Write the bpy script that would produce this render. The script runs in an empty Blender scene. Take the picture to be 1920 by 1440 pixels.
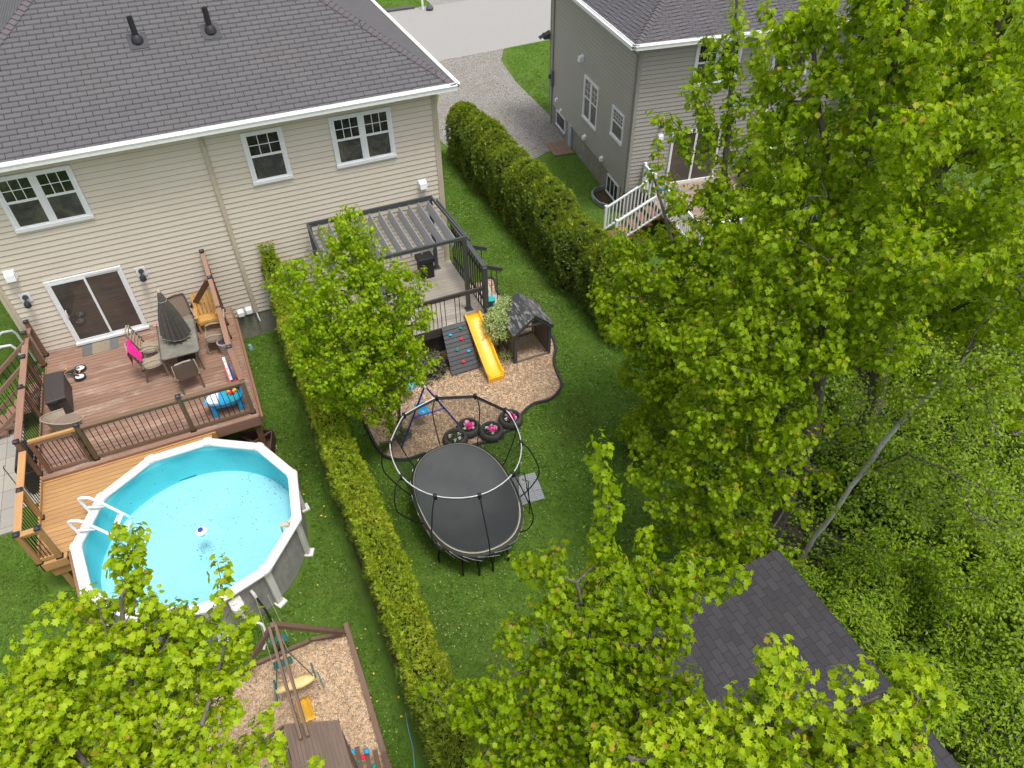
import bpy, math, random
import numpy as np
from mathutils import Vector, Matrix
R = math.radians
scene = bpy.context.scene
col = scene.collection
random.seed(7); rng = np.random.default_rng(7)

# ---------------------------------------------------------------- camera
F = 1333.24
PITCH, ROLL, YAW = R(43.613), R(-0.802), R(23.479)
CAM = np.array([0.0, -18.7287, 13.9925])
_cp, _sp = math.cos(PITCH), math.sin(PITCH)
_fw = np.array([math.sin(YAW)*_cp, math.cos(YAW)*_cp, -_sp])
_rt = np.array([math.cos(YAW), -math.sin(YAW), 0.0])
_up = np.cross(_rt, _fw)
_r2 = _rt*math.cos(ROLL) + _up*math.sin(ROLL)
_u2 = -_rt*math.sin(ROLL) + _up*math.cos(ROLL)
cam = bpy.data.cameras.new('camera'); camo = bpy.data.objects.new('camera', cam); col.objects.link(camo)
camo.matrix_world = Matrix([[_r2[i], _u2[i], -_fw[i], CAM[i]] for i in range(3)] + [[0, 0, 0, 1]])
cam.sensor_width = 36; cam.lens = 36*F/1920; cam.clip_end = 500; cam.clip_start = 0.2
scene.camera = camo
scene.render.resolution_x = 1024; scene.render.resolution_y = 768

# ---------------------------------------------------------------- light
SUN_EL, SUN_AZ = 72.0, 150.0       # degrees; azimuth clockwise from +Y
world = bpy.data.worlds.new('World'); scene.world = world; world.use_nodes = True
wn = world.node_tree.nodes; wl = world.node_tree.links
bg = wn['Background']; sky = wn.new('ShaderNodeTexSky'); sky.sky_type = 'NISHITA'
sky.sun_disc = False; sky.sun_elevation = R(SUN_EL); sky.sun_rotation = R(SUN_AZ)
sky.dust_density = 4.0; sky.ozone_density = 0.6; sky.air_density = 1.0
hs = wn.new('ShaderNodeHueSaturation'); hs.inputs['Saturation'].default_value = 0.38
wl.new(sky.outputs[0], hs.inputs['Color']); wl.new(hs.outputs[0], bg.inputs['Color'])
bg.inputs['Strength'].default_value = 0.15
sl = bpy.data.lights.new('sun', 'SUN'); sl.energy = 1.5; sl.angle = R(14); sl.color = (1.0, 0.965, 0.90)
so = bpy.data.objects.new('sun', sl); col.objects.link(so)
_a, _e = R(SUN_AZ), R(SUN_EL)
_d = Vector((math.sin(_a)*math.cos(_e), math.cos(_a)*math.cos(_e), math.sin(_e)))
so.rotation_euler = _d.to_track_quat('Z', 'Y').to_euler(); so.location = (0, -30, 40)
vs = scene.view_settings
vs.view_transform = 'Standard'; vs.look = 'None'; vs.gamma = 1; vs.exposure = 0.6
try: vs.use_curve_mapping = False
except Exception: pass

# ---------------------------------------------------------------- pixel -> place
def ray(px, py):
    a, b = (px-960)/F, (py-720)/F
    return _r2*a - _u2*b + _fw
def at(px, py, d):                 # point seen at a pixel, d metres from the camera
    r = ray(px, py); return CAM + r/np.linalg.norm(r)*d
def onz(px, py, z=0.0):
    r = ray(px, py); return CAM + r*(z-CAM[2])/r[2]
def ony(px, py, y=0.0):
    r = ray(px, py); return CAM + r*(y-CAM[1])/r[1]
def onv(px, py, X, Y):             # on the upright plane through (X,Y) that faces the camera
    n = np.array([X-CAM[0], Y-CAM[1], 0.0]); r = ray(px, py)
    return CAM + r*((np.array([X, Y, 0])-CAM)@n)/(r@n)

# ---------------------------------------------------------------- materials
class NT:
    def __init__(s, name):
        s.m = bpy.data.materials.new(name); s.m.use_nodes = True
        s.t = s.m.node_tree; s.n = s.t.nodes; s.l = s.t.links
        s.b = s.n['Principled BSDF']; s.out = s.n['Material Output']
        s.tc = None
    def coord(s, kind='Object', scale=(1, 1, 1), rot=(0, 0, 0)):
        if s.tc is None: s.tc = s.n.new('ShaderNodeTexCoord')
        mp = s.n.new('ShaderNodeMapping'); mp.inputs['Scale'].default_value = scale
        mp.inputs['Rotation'].default_value = rot
        s.l.new(s.tc.outputs[kind], mp.inputs['Vector']); return mp.outputs[0]
    def noise(s, vec, scale, detail=4, rough=0.55, dist=0.0):
        n = s.n.new('ShaderNodeTexNoise'); n.inputs['Scale'].default_value = scale
        n.inputs['Detail'].default_value = detail; n.inputs['Roughness'].default_value = rough
        n.inputs['Distortion'].default_value = dist
        if vec is not None: s.l.new(vec, n.inputs['Vector'])
        return n.outputs['Fac']
    def ramp(s, fac, stops):
        r = s.n.new('ShaderNodeValToRGB'); e = r.color_ramp.elements
        while len(e) < len(stops): e.new(0.5)
        for i, (p, c) in enumerate(stops):
            e[i].position = p
            c = (c, c, c) if isinstance(c, (int, float)) else c
            e[i].color = (c[0], c[1], c[2], 1)
        s.l.new(fac, r.inputs['Fac']); return r.outputs['Color']
    def mix(s, fac, a, b, mode='MIX'):
        m = s.n.new('ShaderNodeMix'); m.data_type = 'RGBA'; m.blend_type = mode
        for k, v in ((0, fac), (6, a), (7, b)):
            if isinstance(v, (int, float)): m.inputs[k].default_value = v if k == 0 else (v, v, v, 1)
            elif isinstance(v, tuple): m.inputs[k].default_value = (v[0], v[1], v[2], 1)
            else: s.l.new(v, m.inputs[k])
        return m.outputs[2]
    def island(s):
        g = s.n.new('ShaderNodeNewGeometry'); return g.outputs['Random Per Island']
    def math(s, op, a, b=0.0):
        m = s.n.new('ShaderNodeMath'); m.operation = op
        for k, v in ((0, a), (1, b)):
            if isinstance(v, (int, float)): m.inputs[k].default_value = v
            else: s.l.new(v, m.inputs[k])
        return m.outputs[0]
    def color(s, c):
        if isinstance(c, tuple): s.b.inputs['Base Color'].default_value = (c[0], c[1], c[2], 1)
        else: s.l.new(c, s.b.inputs['Base Color'])
    def bump(s, h, strength=0.3, dist=0.01):
        b = s.n.new('ShaderNodeBump'); b.inputs['Strength'].default_value = strength
        b.inputs['Distance'].default_value = dist
        s.l.new(h, b.inputs['Height']); s.l.new(b.outputs[0], s.b.inputs['Normal'])
    def rough(s, v):
        if isinstance(v, (int, float)): s.b.inputs['Roughness'].default_value = v
        else: s.l.new(v, s.b.inputs['Roughness'])
    def set(s, k, v): s.b.inputs[k].default_value = v

MATS = {}
def plain(name, c, rough=0.6, metal=0.0, var=0.18, scale=9.0, bump=0.0, spec=0.5):
    """painted / plastic / fabric surface with slight uneven wear"""
    if name in MATS: return MATS[name]
    t = NT(name); v = t.coord('Object')
    n = t.noise(v, scale, 6, 0.65); n2 = t.noise(v, scale*7, 3, 0.6)
    f = t.math('MULTIPLY', n, n2)
    lo = tuple(x*(1-var) for x in c); hi = tuple(min(x*(1+var*0.7), 1.0) for x in c)
    t.color(t.ramp(f, [(0.08, lo), (0.42, hi)]))
    t.rough(t.ramp(n, [(0.3, max(rough-0.08, 0.03)), (0.7, min(rough+0.12, 1))]))
    t.set('Metallic', metal); t.set('Specular IOR Level', spec)
    if bump: t.bump(n2, bump, 0.004)
    MATS[name] = t.m; return t.m

def wood(name, c, axis=0, var=0.35, wear=None, wear_amt=0.0, rough=0.72, grain=14.0):
    """boards: per-board tone (random per island), grain stretched along the board, worn patches"""
    t = NT(name)
    sc = [1.0, 1.0, 1.0]; sc = [grain if i != axis else 0.9 for i in range(3)]
    v = t.coord('Object', tuple(sc)); g = t.noise(v, 2.2, 6, 0.7, 0.4)
    isl = t.island()
    base = t.ramp(isl, [(0.0, tuple(x*(1-var) for x in c)), (0.5, c), (1.0, tuple(min(1, x*(1+var*0.8)) for x in c))])
    cc = t.mix(t.ramp(g, [(0.30, 0.0), (0.75, 0.75)]), base, tuple(x*0.55 for x in c))
    if wear:
        v2 = t.coord('Object', (0.55 if axis == 0 else 2.2, 0.55 if axis == 1 else 2.2, 1.4))
        w = t.noise(v2, 1.15, 7, 0.74, 0.6); v3 = t.noise(v, 6.0, 4, 0.8)
        wf = t.math('MULTIPLY', t.ramp(w, [(0.50, 0.0), (0.68, 1.0)]), t.ramp(v3, [(0.42, 0.0), (0.62, wear_amt)]))
        cc = t.mix(wf, cc, wear)
    t.color(cc); t.rough(rough); t.bump(g, 0.25, 0.003)
    return t.m

# ---------------------------------------------------------------- mesh builder
def frame(d, up=(0, 0, 1)):
    d = np.asarray(d, float); d = d/np.linalg.norm(d); u = np.asarray(up, float)
    if abs(d@u) > 0.98: u = np.array([1.0, 0, 0]) if abs(d[0]) < 0.9 else np.array([0, 1.0, 0])
    s = np.cross(d, u); s /= np.linalg.norm(s); u = np.cross(s, d); return d, s, u
class MB:
    def __init__(s): s.v = []; s.f = []; s.uv = []
    def add(s, vs, fs):
        o = len(s.v); s.v += [tuple(map(float, p)) for p in vs]; s.f += [tuple(o+i for i in f) for f in fs]; return s
    def box(s, x0, x1, y0, y1, z0, z1):
        return s.add([(x0, y0, z0), (x1, y0, z0), (x1, y1, z0), (x0, y1, z0), (x0, y0, z1), (x1, y0, z1), (x1, y1, z1), (x0, y1, z1)],
                     [(0, 3, 2, 1), (4, 5, 6, 7), (0, 1, 5, 4), (1, 2, 6, 5), (2, 3, 7, 6), (3, 0, 4, 7)])
    def beam(s, p, q, w, h, up=(0, 0, 1), w2=None, h2=None):
        """bar from p to q; w across, h along up"""
        p, q = np.array(p, float), np.array(q, float); d, sd, u = frame(q-p, up)
        w2 = w if w2 is None else w2; h2 = h if h2 is None else h2
        vs = []
        for c, ww, hh in ((p, w, h), (q, w2, h2)):
            for a, b in ((-1, -1), (1, -1), (1, 1), (-1, 1)): vs.append(c+sd*a*ww/2+u*b*hh/2)
        return s.add(vs, [(0, 1, 2, 3), (7, 6, 5, 4), (0, 4, 5, 1), (1, 5, 6, 2), (2, 6, 7, 3), (3, 7, 4, 0)])
    def tube(s, pts, r, n=8, cap=True, squash=1.0):
        pts = [np.array(p, float) for p in pts]; m = len(pts)
        rs = [r]*m if isinstance(r, (int, float)) else list(r)
        ring = []; o = len(s.v); U = None
        for i, p in enumerate(pts):
            t = (pts[min(i+1, m-1)]-pts[max(i-1, 0)]); t = t/(np.linalg.norm(t)+1e-9)
            if U is None: _, sd, U = frame(t)
            else:
                U = U - t*(U@t); U /= np.linalg.norm(U)+1e-9
            sd = np.cross(t, U)
            for k in range(n):
                a = 2*math.pi*k/n
                s.v.append(tuple(p+(sd*math.cos(a)+U*math.sin(a)*squash)*rs[i]))
        for i in range(m-1):
            for k in range(n):
                a, b = o+i*n+k, o+i*n+(k+1) % n
                s.f.append((a, b, b+n, a+n))
        if cap: s.f.append(tuple(o+k for k in range(n))[::-1]); s.f.append(tuple(o+(m-1)*n+k for k in range(n)))
        return s
    def cyl(s, p, q, r, n=12, r2=None): return s.tube([p, q], [r, r if r2 is None else r2], n)
    def lathe(s, c, prof, n=24, axis=(0, 0, 1)):
        """prof: (radius, height) pairs along axis from c"""
        d, a, b = frame(axis); o = len(s.v); m = len(prof)
        for r, h in prof:
            for k in range(n):
                t = 2*math.pi*k/n; s.v.append(tuple(np.array(c)+d*h+(a*math.cos(t)+b*math.sin(t))*r))
        for i in range(m-1):
            for k in range(n):
                p, q = o+i*n+k, o+i*n+(k+1) % n; s.f.append((p, q, q+n, p+n))
        s.f.append(tuple(o+k for k in range(n))[::-1]); s.f.append(tuple(o+(m-1)*n+k for k in range(n)))
        return s
    def prism(s, poly, z0, z1):
        n = len(poly); a = sum(poly[i][0]*poly[(i+1) % n][1]-poly[(i+1) % n][0]*poly[i][1] for i in range(n))
        if a < 0: poly = poly[::-1]
        vs = [(x, y, z0) for x, y in poly]+[(x, y, z1) for x, y in poly]
        fs = [tuple(range(n))[::-1], tuple(range(n, 2*n))]+[(i, (i+1) % n, (i+1) % n+n, i+n) for i in range(n)]
        return s.add(vs, fs)
    def slab(s, poly, nrm, th):
        """polygon (3-D points) extruded by th along nrm"""
        n = len(poly); nrm = np.array(nrm, float)
        vs = [tuple(p) for p in poly]+[tuple(np.array(p)+nrm*th) for p in poly]
        return s.add(vs, [tuple(range(n))[::-1], tuple(range(n, 2*n))]+[(i, (i+1) % n, (i+1) % n+n, i+n) for i in range(n)])
    def grid(s, P):
        """P[i][j] 3-D points -> surface"""
        o = len(s.v); m, n = len(P), len(P[0])
        for r in P:
            for p in r: s.v.append(tuple(map(float, p)))
        for i in range(m-1):
            for j in range(n-1):
                a = o+i*n+j; s.f.append((a, a+1, a+n+1, a+n))
        return s
    def xf(s, M, start=0):
        for i in range(start, len(s.v)): s.v[i] = tuple(M @ Vector(s.v[i]))
        return s
    def build(s, name, mat, parent=None, smooth=False, bevel=0.0, seg=2, fix=False):
        me = bpy.data.meshes.new(name); me.from_pydata(s.v, [], s.f); me.update()
        if fix:
            import bmesh
            bm = bmesh.new(); bm.from_mesh(me); bmesh.ops.recalc_face_normals(bm, faces=bm.faces); bm.to_mesh(me); bm.free()
        if mat: me.materials.append(mat)
        if smooth: me.polygons.foreach_set('use_smooth', [True]*len(me.polygons))
        o = bpy.data.objects.new(name, me); col.objects.link(o)
        if parent is not None: put(o, parent)
        if bevel:
            b = o.modifiers.new('bevel', 'BEVEL'); b.width = bevel; b.segments = seg; b.limit_method = 'ANGLE'; b.angle_limit = R(35)
        if smooth and bevel == 0:
            try: me.set_sharp_from_angle(angle=R(42))
            except Exception: pass
        return o
def put(o, parent):
    """parent while the mesh stays where its coordinates put it"""
    o.parent = parent
    root = parent; off = Vector((0, 0, 0))
    chain = []
    while root is not None: chain.append(root); root = root.parent
    M = Matrix.Identity(4)
    for c in reversed(chain): M = M @ c.matrix_parent_inverse @ c.matrix_basis
    o.matrix_parent_inverse = M.inverted()
def empty(name, loc=(0, 0, 0), rz=0.0):
    o = bpy.data.objects.new(name, None); col.objects.link(o); o.location = tuple(map(float, loc)); o.rotation_euler[2] = rz
    o.empty_display_size = 0.2; return o
def tag(o, label=None, cat=None, group=None, kind=None):
    if label: o['label'] = label
    if cat: o['category'] = cat
    if group: o['group'] = group
    if kind: o['kind'] = kind
    return o
def thing(name, label, cat, loc=(0, 0, 0), group=None): return tag(empty(name, loc), label, cat, group)
def copy_tree(o, parent=None):
    c = o.copy(); col.objects.link(c); c.parent = parent
    for ch in o.children: copy_tree(ch, c)
    return c
def fast_mesh(name, V, loops, starts, totals, mat, parent=None):
    """big meshes straight from numpy arrays"""
    me = bpy.data.meshes.new(name)
    me.vertices.add(len(V)); me.vertices.foreach_set('co', V.astype(np.float32).ravel())
    me.loops.add(len(loops)); me.loops.foreach_set('vertex_index', loops.astype(np.int32))
    me.polygons.add(len(starts)); me.polygons.foreach_set('loop_start', starts.astype(np.int32))
    try: me.polygons.foreach_set('loop_total', totals.astype(np.int32))
    except Exception: pass
    me.update(calc_edges=True)
    if mat: me.materials.append(mat)
    o = bpy.data.objects.new(name, me); col.objects.link(o)
    if parent is not None: put(o, parent)
    return o
def scatter(name, tv, tf, pos, A, mat, parent=None, jitter=0.0):
    """copies of a small template (tv verts, tf faces) placed with matrices A (k,3,3) at pos (k,3)"""
    tv = np.array(tv, float); k = len(pos); n = len(tv)
    V = np.einsum('kij,nj->kni', A, tv)+pos[:, None, :]
    if jitter: V += rng.normal(0, jitter, V.shape)
    V = V.reshape(-1, 3)
    fl = np.concatenate([np.array(f) for f in tf]); ft = np.array([len(f) for f in tf])
    L = (fl[None, :]+(np.arange(k)*n)[:, None]).ravel()
    T = np.tile(ft, k); S = np.concatenate([[0], np.cumsum(T)[:-1]])
    return fast_mesh(name, V, L, S, T, mat, parent)
def frames(y, up, scale):
    """rotation matrices with column 1 = y direction, column 2 ~ up; (k,3,3) scaled"""
    y = y/(np.linalg.norm(y, axis=1, keepdims=True)+1e-9)
    x = np.cross(y, up); x /= np.linalg.norm(x, axis=1, keepdims=True)+1e-9
    z = np.cross(x, y)
    A = np.stack([x, y, z], axis=2)
    sc = np.asarray(scale, float)
    return A*(sc[:, None, None] if sc.ndim == 1 else sc)
def rdir(k): 
    v = rng.normal(size=(k, 3)); return v/np.linalg.norm(v, axis=1, keepdims=True)
# ================================================================ SETTING
def grass_mat():
    t = NT('lawn_soil'); v = t.coord('Object')
    big = t.noise(v, 0.35, 5, 0.6, 0.3); mid = t.noise(v, 2.6, 6, 0.7); fine = t.noise(v, 38, 5, 0.8)
    base = t.ramp(mid, [(0.30, (0.045, 0.09, 0.014)), (0.55, (0.075, 0.145, 0.020)), (0.75, (0.13, 0.20, 0.032))])
    dry = t.mix(t.ramp(big, [(0.54, 0.0), (0.68, 0.5)]), base, (0.085, 0.075, 0.032))
    c = t.mix(t.ramp(fine, [(0.35, 0.0), (0.7, 0.7)]), dry, (0.13, 0.21, 0.03))
    t.color(c); t.rough(0.95); t.set('Specular IOR Level', 0.15); t.bump(fine, 0.9, 0.03)
    return t.m
M_SOIL = grass_mat()
def sheet(name, poly, z, mat, kind='structure', sub=0):
    m = MB(); m.add([(x, y, z) for x, y in poly], [tuple(range(len(poly)))])
    o = m.build(name, mat, fix=False); tag(o, kind=kind)
    if o.data.polygons[0].normal.z < 0: o.data.flip_normals()
    return o
# ground in one big sheet
sheet('lawn', [(-150, -150), (200, -150), (200, 250), (-150, 250)], 0.0, M_SOIL)

def asphalt():
    t = NT('asphalt'); v = t.coord('Object')
    f = t.noise(v, 60, 4, 0.8); g = t.noise(v, 0.6, 5, 0.6, 0.2); h = t.noise(v, 6, 5, 0.7)
    c = t.ramp(f, [(0.32, (0.20, 0.195, 0.185)), (0.5, (0.29, 0.283, 0.27)), (0.72, (0.39, 0.38, 0.36))])
    c = t.mix(t.ramp(g, [(0.42, 0.0), (0.7, 0.45)]), c, (0.30, 0.29, 0.27))
    c = t.mix(t.ramp(h, [(0.62, 0.0), (0.8, 0.35)]), c, (0.12, 0.12, 0.115))
    t.color(c); t.rough(0.9); t.bump(f, 0.5, 0.01); return t.m
def gravel_ground():
    t = NT('gravel_fines'); v = t.coord('Object')
    f = t.noise(v, 45, 5, 0.85); g = t.noise(v, 0.9, 5, 0.6, 0.5)
    c = t.ramp(f, [(0.34, (0.13, 0.12, 0.105)), (0.5, (0.26, 0.25, 0.23)), (0.66, (0.41, 0.39, 0.36))])
    c = t.mix(t.ramp(g, [(0.5, 0.0), (0.66, 0.55)]), c, (0.27, 0.215, 0.155))
    t.color(c); t.rough(0.95); t.bump(f, 1.0, 0.03); return t.m
M_ASPH = asphalt(); M_GRAV = gravel_ground()
# tar-filled cracks and a worn wheel track on the street
street = [(-60, 19.2), (11.6, 19.7), (16.4, 20.0), (24, 20.6), (80, 26), (80, 36), (14, 29.3), (-60, 29.6)]
sheet('street', street, 0.008, M_ASPH)
drive = [(9.3, 10.8), (9.75, 12.5), (11.0, 15.2), (11.2, 19.72), (16.6, 20.02), (15.7, 18.3), (15.2, 15.2), (14.95, 11.0), (14.40, 7.5), (13.1, 7.4), (12.2, 6.9), (11.2, 6.3), (10.3, 6.5), (9.6, 8.3)]
sheet('gravel_driveway', drive, 0.012, M_GRAV)
# loose stones of the driveway
def pts_in(poly, n):
    P = np.array(poly); lo, hi = P.min(0), P.max(0); out = []
    while sum(len(a) for a in out) < n:
        q = rng.uniform(lo, hi, (n*2, 2)); ins = inside(poly, q); out.append(q[ins])
    return np.concatenate(out)[:n]
def inside(poly, q):
    c = np.zeros(len(q), bool); P = np.array(poly)[:, :2]; j = len(P)-1
    for i in range(len(P)):
        xi, yi = P[i]; xj, yj = P[j]
        with np.errstate(divide='ignore', invalid='ignore'):
            c ^= ((yi > q[:, 1]) != (yj > q[:, 1])) & (q[:, 0] < (xj-xi)*(q[:, 1]-yi)/((yj-yi) or 1e-9)+xi)
        j = i
    return c
def stone_mat():
    t = NT('loose_stone'); i = t.island()
    t.color(t.ramp(i, [(0, (0.13, 0.125, 0.12)), (0.3, (0.27, 0.26, 0.245)), (0.6, (0.42, 0.40, 0.375)), (0.8, (0.35, 0.27, 0.20)), (1, (0.62, 0.59, 0.56))])); t.rough(0.85); return t.m
OCT = ([(1, 0, 0), (-1, 0, 0), (0, 1, 0), (0, -1, 0), (0, 0, 1), (0, 0, -1)], [(0, 2, 4), (2, 1, 4), (1, 3, 4), (3, 0, 4), (2, 0, 5), (1, 2, 5), (3, 1, 5), (0, 3, 5)])
q = pts_in(drive, 16000); k = len(q)
A = frames(rdir(k), rdir(k), rng.uniform(0.012, 0.034, k)); A[:, 2, :] *= 0.6
tag(scatter('gravel_stones', *OCT, np.column_stack([q, np.full(k, 0.018)]), A, stone_mat()), 'loose grey and tan stones on the driveway between the houses', 'gravel', kind='stuff')

# kerb of the far side of the street, strip of pavement
M_CONC = plain('concrete', (0.40, 0.38, 0.33), 0.9, 0, 0.25, 2.2, 0.5, 0.2)
M_KERB = plain('kerb_asphalt', (0.10, 0.10, 0.10), 0.9, 0, 0.3, 5, 0.4, 0.2)
m = MB(); m.beam((-60, 29.75, 0.06), (14.4, 29.45, 0.06), 0.42, 0.13); m.build('kerb', M_KERB)['kind'] = 'structure'
sheet('far_driveway', [(15.6, 29.3), (24, 30), (24, 45), (16.4, 45)], 0.014, M_GRAV)
tag(MB().beam((20.5, 38, 0.02), (20.6, 29.9, 0.02), 0.6, 0.05).build('far_path', M_CONC), kind='structure')
def paving_mat():
    t = NT('patio_stone'); v = t.coord('Object'); b = t.n.new('ShaderNodeTexBrick'); t.l.new(v, b.inputs['Vector'])
    b.inputs['Scale'].default_value = 1.0; b.inputs['Brick Width'].default_value = 0.6; b.inputs['Row Height'].default_value = 0.6; b.offset = 0.0
    b.inputs['Mortar Size'].default_value = 0.008; b.inputs['Color1'].default_value = (0.33, 0.30, 0.25, 1); b.inputs['Color2'].default_value = (0.25, 0.24, 0.22, 1)
    b.inputs['Mortar'].default_value = (0.08, 0.07, 0.06, 1); n = t.noise(v, 30, 5, 0.8)
    t.color(t.mix(t.ramp(n, [(0.35, 0.0), (0.7, 0.6)]), b.outputs['Color'], (0.40, 0.37, 0.33))); t.rough(0.95); t.bump(n, 0.5, 0.01); return t.m
m = MB(); m.box(-9.5, -6.82, -4.98, -1.2, 0.004, 0.05); m.build('patio', paving_mat())['kind'] = 'structure'
m = MB(); m.box(-6.8, -6.0, -4.3, -3.1, 0.004, 0.03); m.build('patio_strip', M_CONC)['kind'] = 'structure'

# wood chip beds
def chip_ground():
    t = NT('bark_fines'); v = t.coord('Object'); f = t.noise(v, 30, 5, 0.8); g = t.noise(v, 1.6, 4, 0.6)
    c = t.ramp(f, [(0.35, (0.42, 0.26, 0.14)), (0.5, (0.66, 0.46, 0.29)), (0.68, (0.82, 0.64, 0.45))])
    t.color(t.mix(t.ramp(g, [(0.52, 0.0), (0.7, 0.5)]), c, (0.36, 0.22, 0.12))); t.rough(0.95); t.bump(f, 1, 0.03); return t.m
M_CHIPG = chip_ground()
def chip_mat(name, cs):
    t = NT(name); i = t.island(); v = t.coord('Object'); g = t.noise(v, 1.5, 4, 0.65, 0.4)
    c = t.ramp(i, [(k/(len(cs)-1), c) for k, c in enumerate(cs)])
    t.color(t.mix(t.ramp(g, [(0.54, 0.0), (0.70, 0.6)]), c, (0.42, 0.25, 0.13))); t.rough(0.85); return t.m
def smooth_loop(P, n=10):
    P = [np.array(p, float) for p in P]; out = []; m = len(P)
    for i in range(m):
        a, b, c, d = P[i-1], P[i], P[(i+1) % m], P[(i+2) % m]
        for k in range(n):
            t = k/n; out.append(tuple(0.5*((2*b)+(c-a)*t+(2*a-5*b+4*c-d)*t*t+(3*b-a-3*c+d)*t**3)))
    return out
bed_edge = [(1.7, -3.2), (1.62, -4.37), (1.62, -5.4), (1.66, -6.0), (1.78, -6.42), (2.2, -6.72), (2.8, -6.75), (3.6, -6.95), (4.6, -7.0), (5.3, -6.75), (5.65, -6.45), (6.05, -6.27), (6.5, -6.3), (6.85, -6.15), (7.12, -5.86), (7.22, -5.35), (7.36, -4.9), (7.66, -4.4), (7.8, -3.9), (7.75, -3.3), (7.5, -2.3), (7.18, -1.2), (6.9, -0.3)]
bed = [tuple(p) for p in smooth_loop(bed_edge, 6)]
kk = min(range(len(bed)), key=lambda i: (bed[i][0]-6.9)**2+(bed[i][1]+0.3)**2)
bed = bed[:kk+1]+[(3.0, -0.4), (1.9, -1.8)]
sheet('bark_bed', bed, 0.02, M_CHIPG)
sand = [(-0.36, -10.62), (-0.36, -17.0), (-4.4, -17.0), (-4.4, -10.8), (-2.6, -10.68)]
sheet('play_bark', sand, 0.02, M_CHIPG)
CHIP = ([(-.5, -1, 0), (.5, -.8, 0), (.42, .9, .12), (-.4, 1, .1), (-.1, -1, -.25), (.1, 1, -.2)], [(0, 1, 2, 3), (0, 4, 1), (3, 2, 5), (1, 4, 5, 2), (0, 3, 5, 4)])
CH1 = [(0.56, 0.33, 0.17), (0.84, 0.62, 0.41), (0.90, 0.71, 0.50), (0.92, 0.77, 0.58), (0.68, 0.43, 0.23), (0.90, 0.74, 0.56), (0.93, 0.84, 0.70)]
def chips(name, poly, n, label, mat, keep=None):
    q = pts_in(poly, n)
    if keep is not None: q = q[keep(q)]
    k = len(q); y = rng.normal(size=(k, 3)); y[:, 2] *= 0.15; up = np.array([0, 0, 1.0])+rng.normal(0, 0.25, (k, 3))
    A = frames(y, up, np.ones(k)); s = rng.uniform(0.012, 0.032, k); A[:, :, 0] *= (s*rng.uniform(0.35, 0.8, k))[:, None]; A[:, :, 1] *= s[:, None]; A[:, :, 2] *= (s*0.3)[:, None]
    return tag(scatter(name, *CHIP, np.column_stack([q, 0.028+rng.uniform(0, 0.02, k)]), A, mat), label, 'wood chips', kind='stuff')
M_CHIP = chip_mat('bark_chips', CH1)
chips('wood_chips', bed, 42000, 'tan wood chips covering the curved play bed under the yellow slide', M_CHIP, lambda q: (q[:, 1] < -3.0) | (q[:, 0] > 5.9))
chips('wood_chips', sand, 22000, 'tan wood chips inside the timber play area under the green swings', M_CHIP)
# forest floor on the right
def floor_mat():
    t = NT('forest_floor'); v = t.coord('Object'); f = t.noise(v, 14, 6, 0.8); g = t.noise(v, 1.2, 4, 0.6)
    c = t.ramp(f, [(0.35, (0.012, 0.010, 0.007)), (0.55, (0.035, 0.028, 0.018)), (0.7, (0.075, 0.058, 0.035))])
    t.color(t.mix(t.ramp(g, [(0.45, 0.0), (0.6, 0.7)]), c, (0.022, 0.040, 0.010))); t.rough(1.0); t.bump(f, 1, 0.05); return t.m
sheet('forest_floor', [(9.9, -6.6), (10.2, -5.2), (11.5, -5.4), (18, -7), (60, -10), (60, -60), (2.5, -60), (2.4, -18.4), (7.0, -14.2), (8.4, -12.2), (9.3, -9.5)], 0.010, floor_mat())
# bare soil strips at hedge feet
M_EARTH = plain('bare_earth', (0.085, 0.058, 0.034), 0.95, 0, 0.5, 6, 0.9, 0.1)
sheet('hedge_soil', [(0.2, -0.6), (0.26, -5), (0.34, -12), (0.42, -15.5), (1.1, -15.5), (1.02, -9), (0.97, -4), (0.95, -0.6)], 0.010, M_EARTH)
sheet('hedge_soil', [(9.12, 8.6), (9.16, 3), (9.4, -2.6), (9.95, -4.6), (11.2, -4.2), (10.9, -1), (10.5, 4), (10.0, 8.6)], 0.010, M_EARTH)

# grass: short blades on the lawn the camera can see
def blade_mat(name, cs, transl=0.35):
    t = NT(name); i = t.island(); v = t.coord('Object'); n = t.noise(v, 0.9, 4, 0.6, 0.3)
    c = t.ramp(i, [(k/(len(cs)-1), c) for k, c in enumerate(cs)])
    c = t.mix(t.ramp(n, [(0.45, 0.0), (0.72, 0.5)]), c, (0.12, 0.135, 0.032))
    t.color(c); t.rough(0.65); t.set('Specular IOR Level', 0.25)
    tr = t.n.new('ShaderNodeBsdfTranslucent'); t.l.new(c, tr.inputs['Color'])
    ms = t.n.new('ShaderNodeMixShader'); ms.inputs[0].default_value = transl
    t.l.new(t.b.outputs[0], ms.inputs[1]); t.l.new(tr.outputs[0], ms.inputs[2]); t.l.new(ms.outputs[0], t.out.inputs['Surface']); return t.m
GR = [(0.10, 0.21, 0.022), (0.13, 0.29, 0.026), (0.17, 0.36, 0.032), (0.23, 0.42, 0.045), (0.13, 0.31, 0.028), (0.34, 0.44, 0.09)]
M_BLADE = blade_mat('grass_blades', GR)
TUFT = ([(-.18, 0, 0), (.18, 0, 0), (.05, .35, 1), (-.5, .1, 0), (-.25, -.1, 0), (-.75, .25, .8), (.3, .1, 0), (.5, 0, 0), (.8, -.35, .85)], [(0, 1, 2), (3, 4, 5), (6, 7, 8)])
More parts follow.
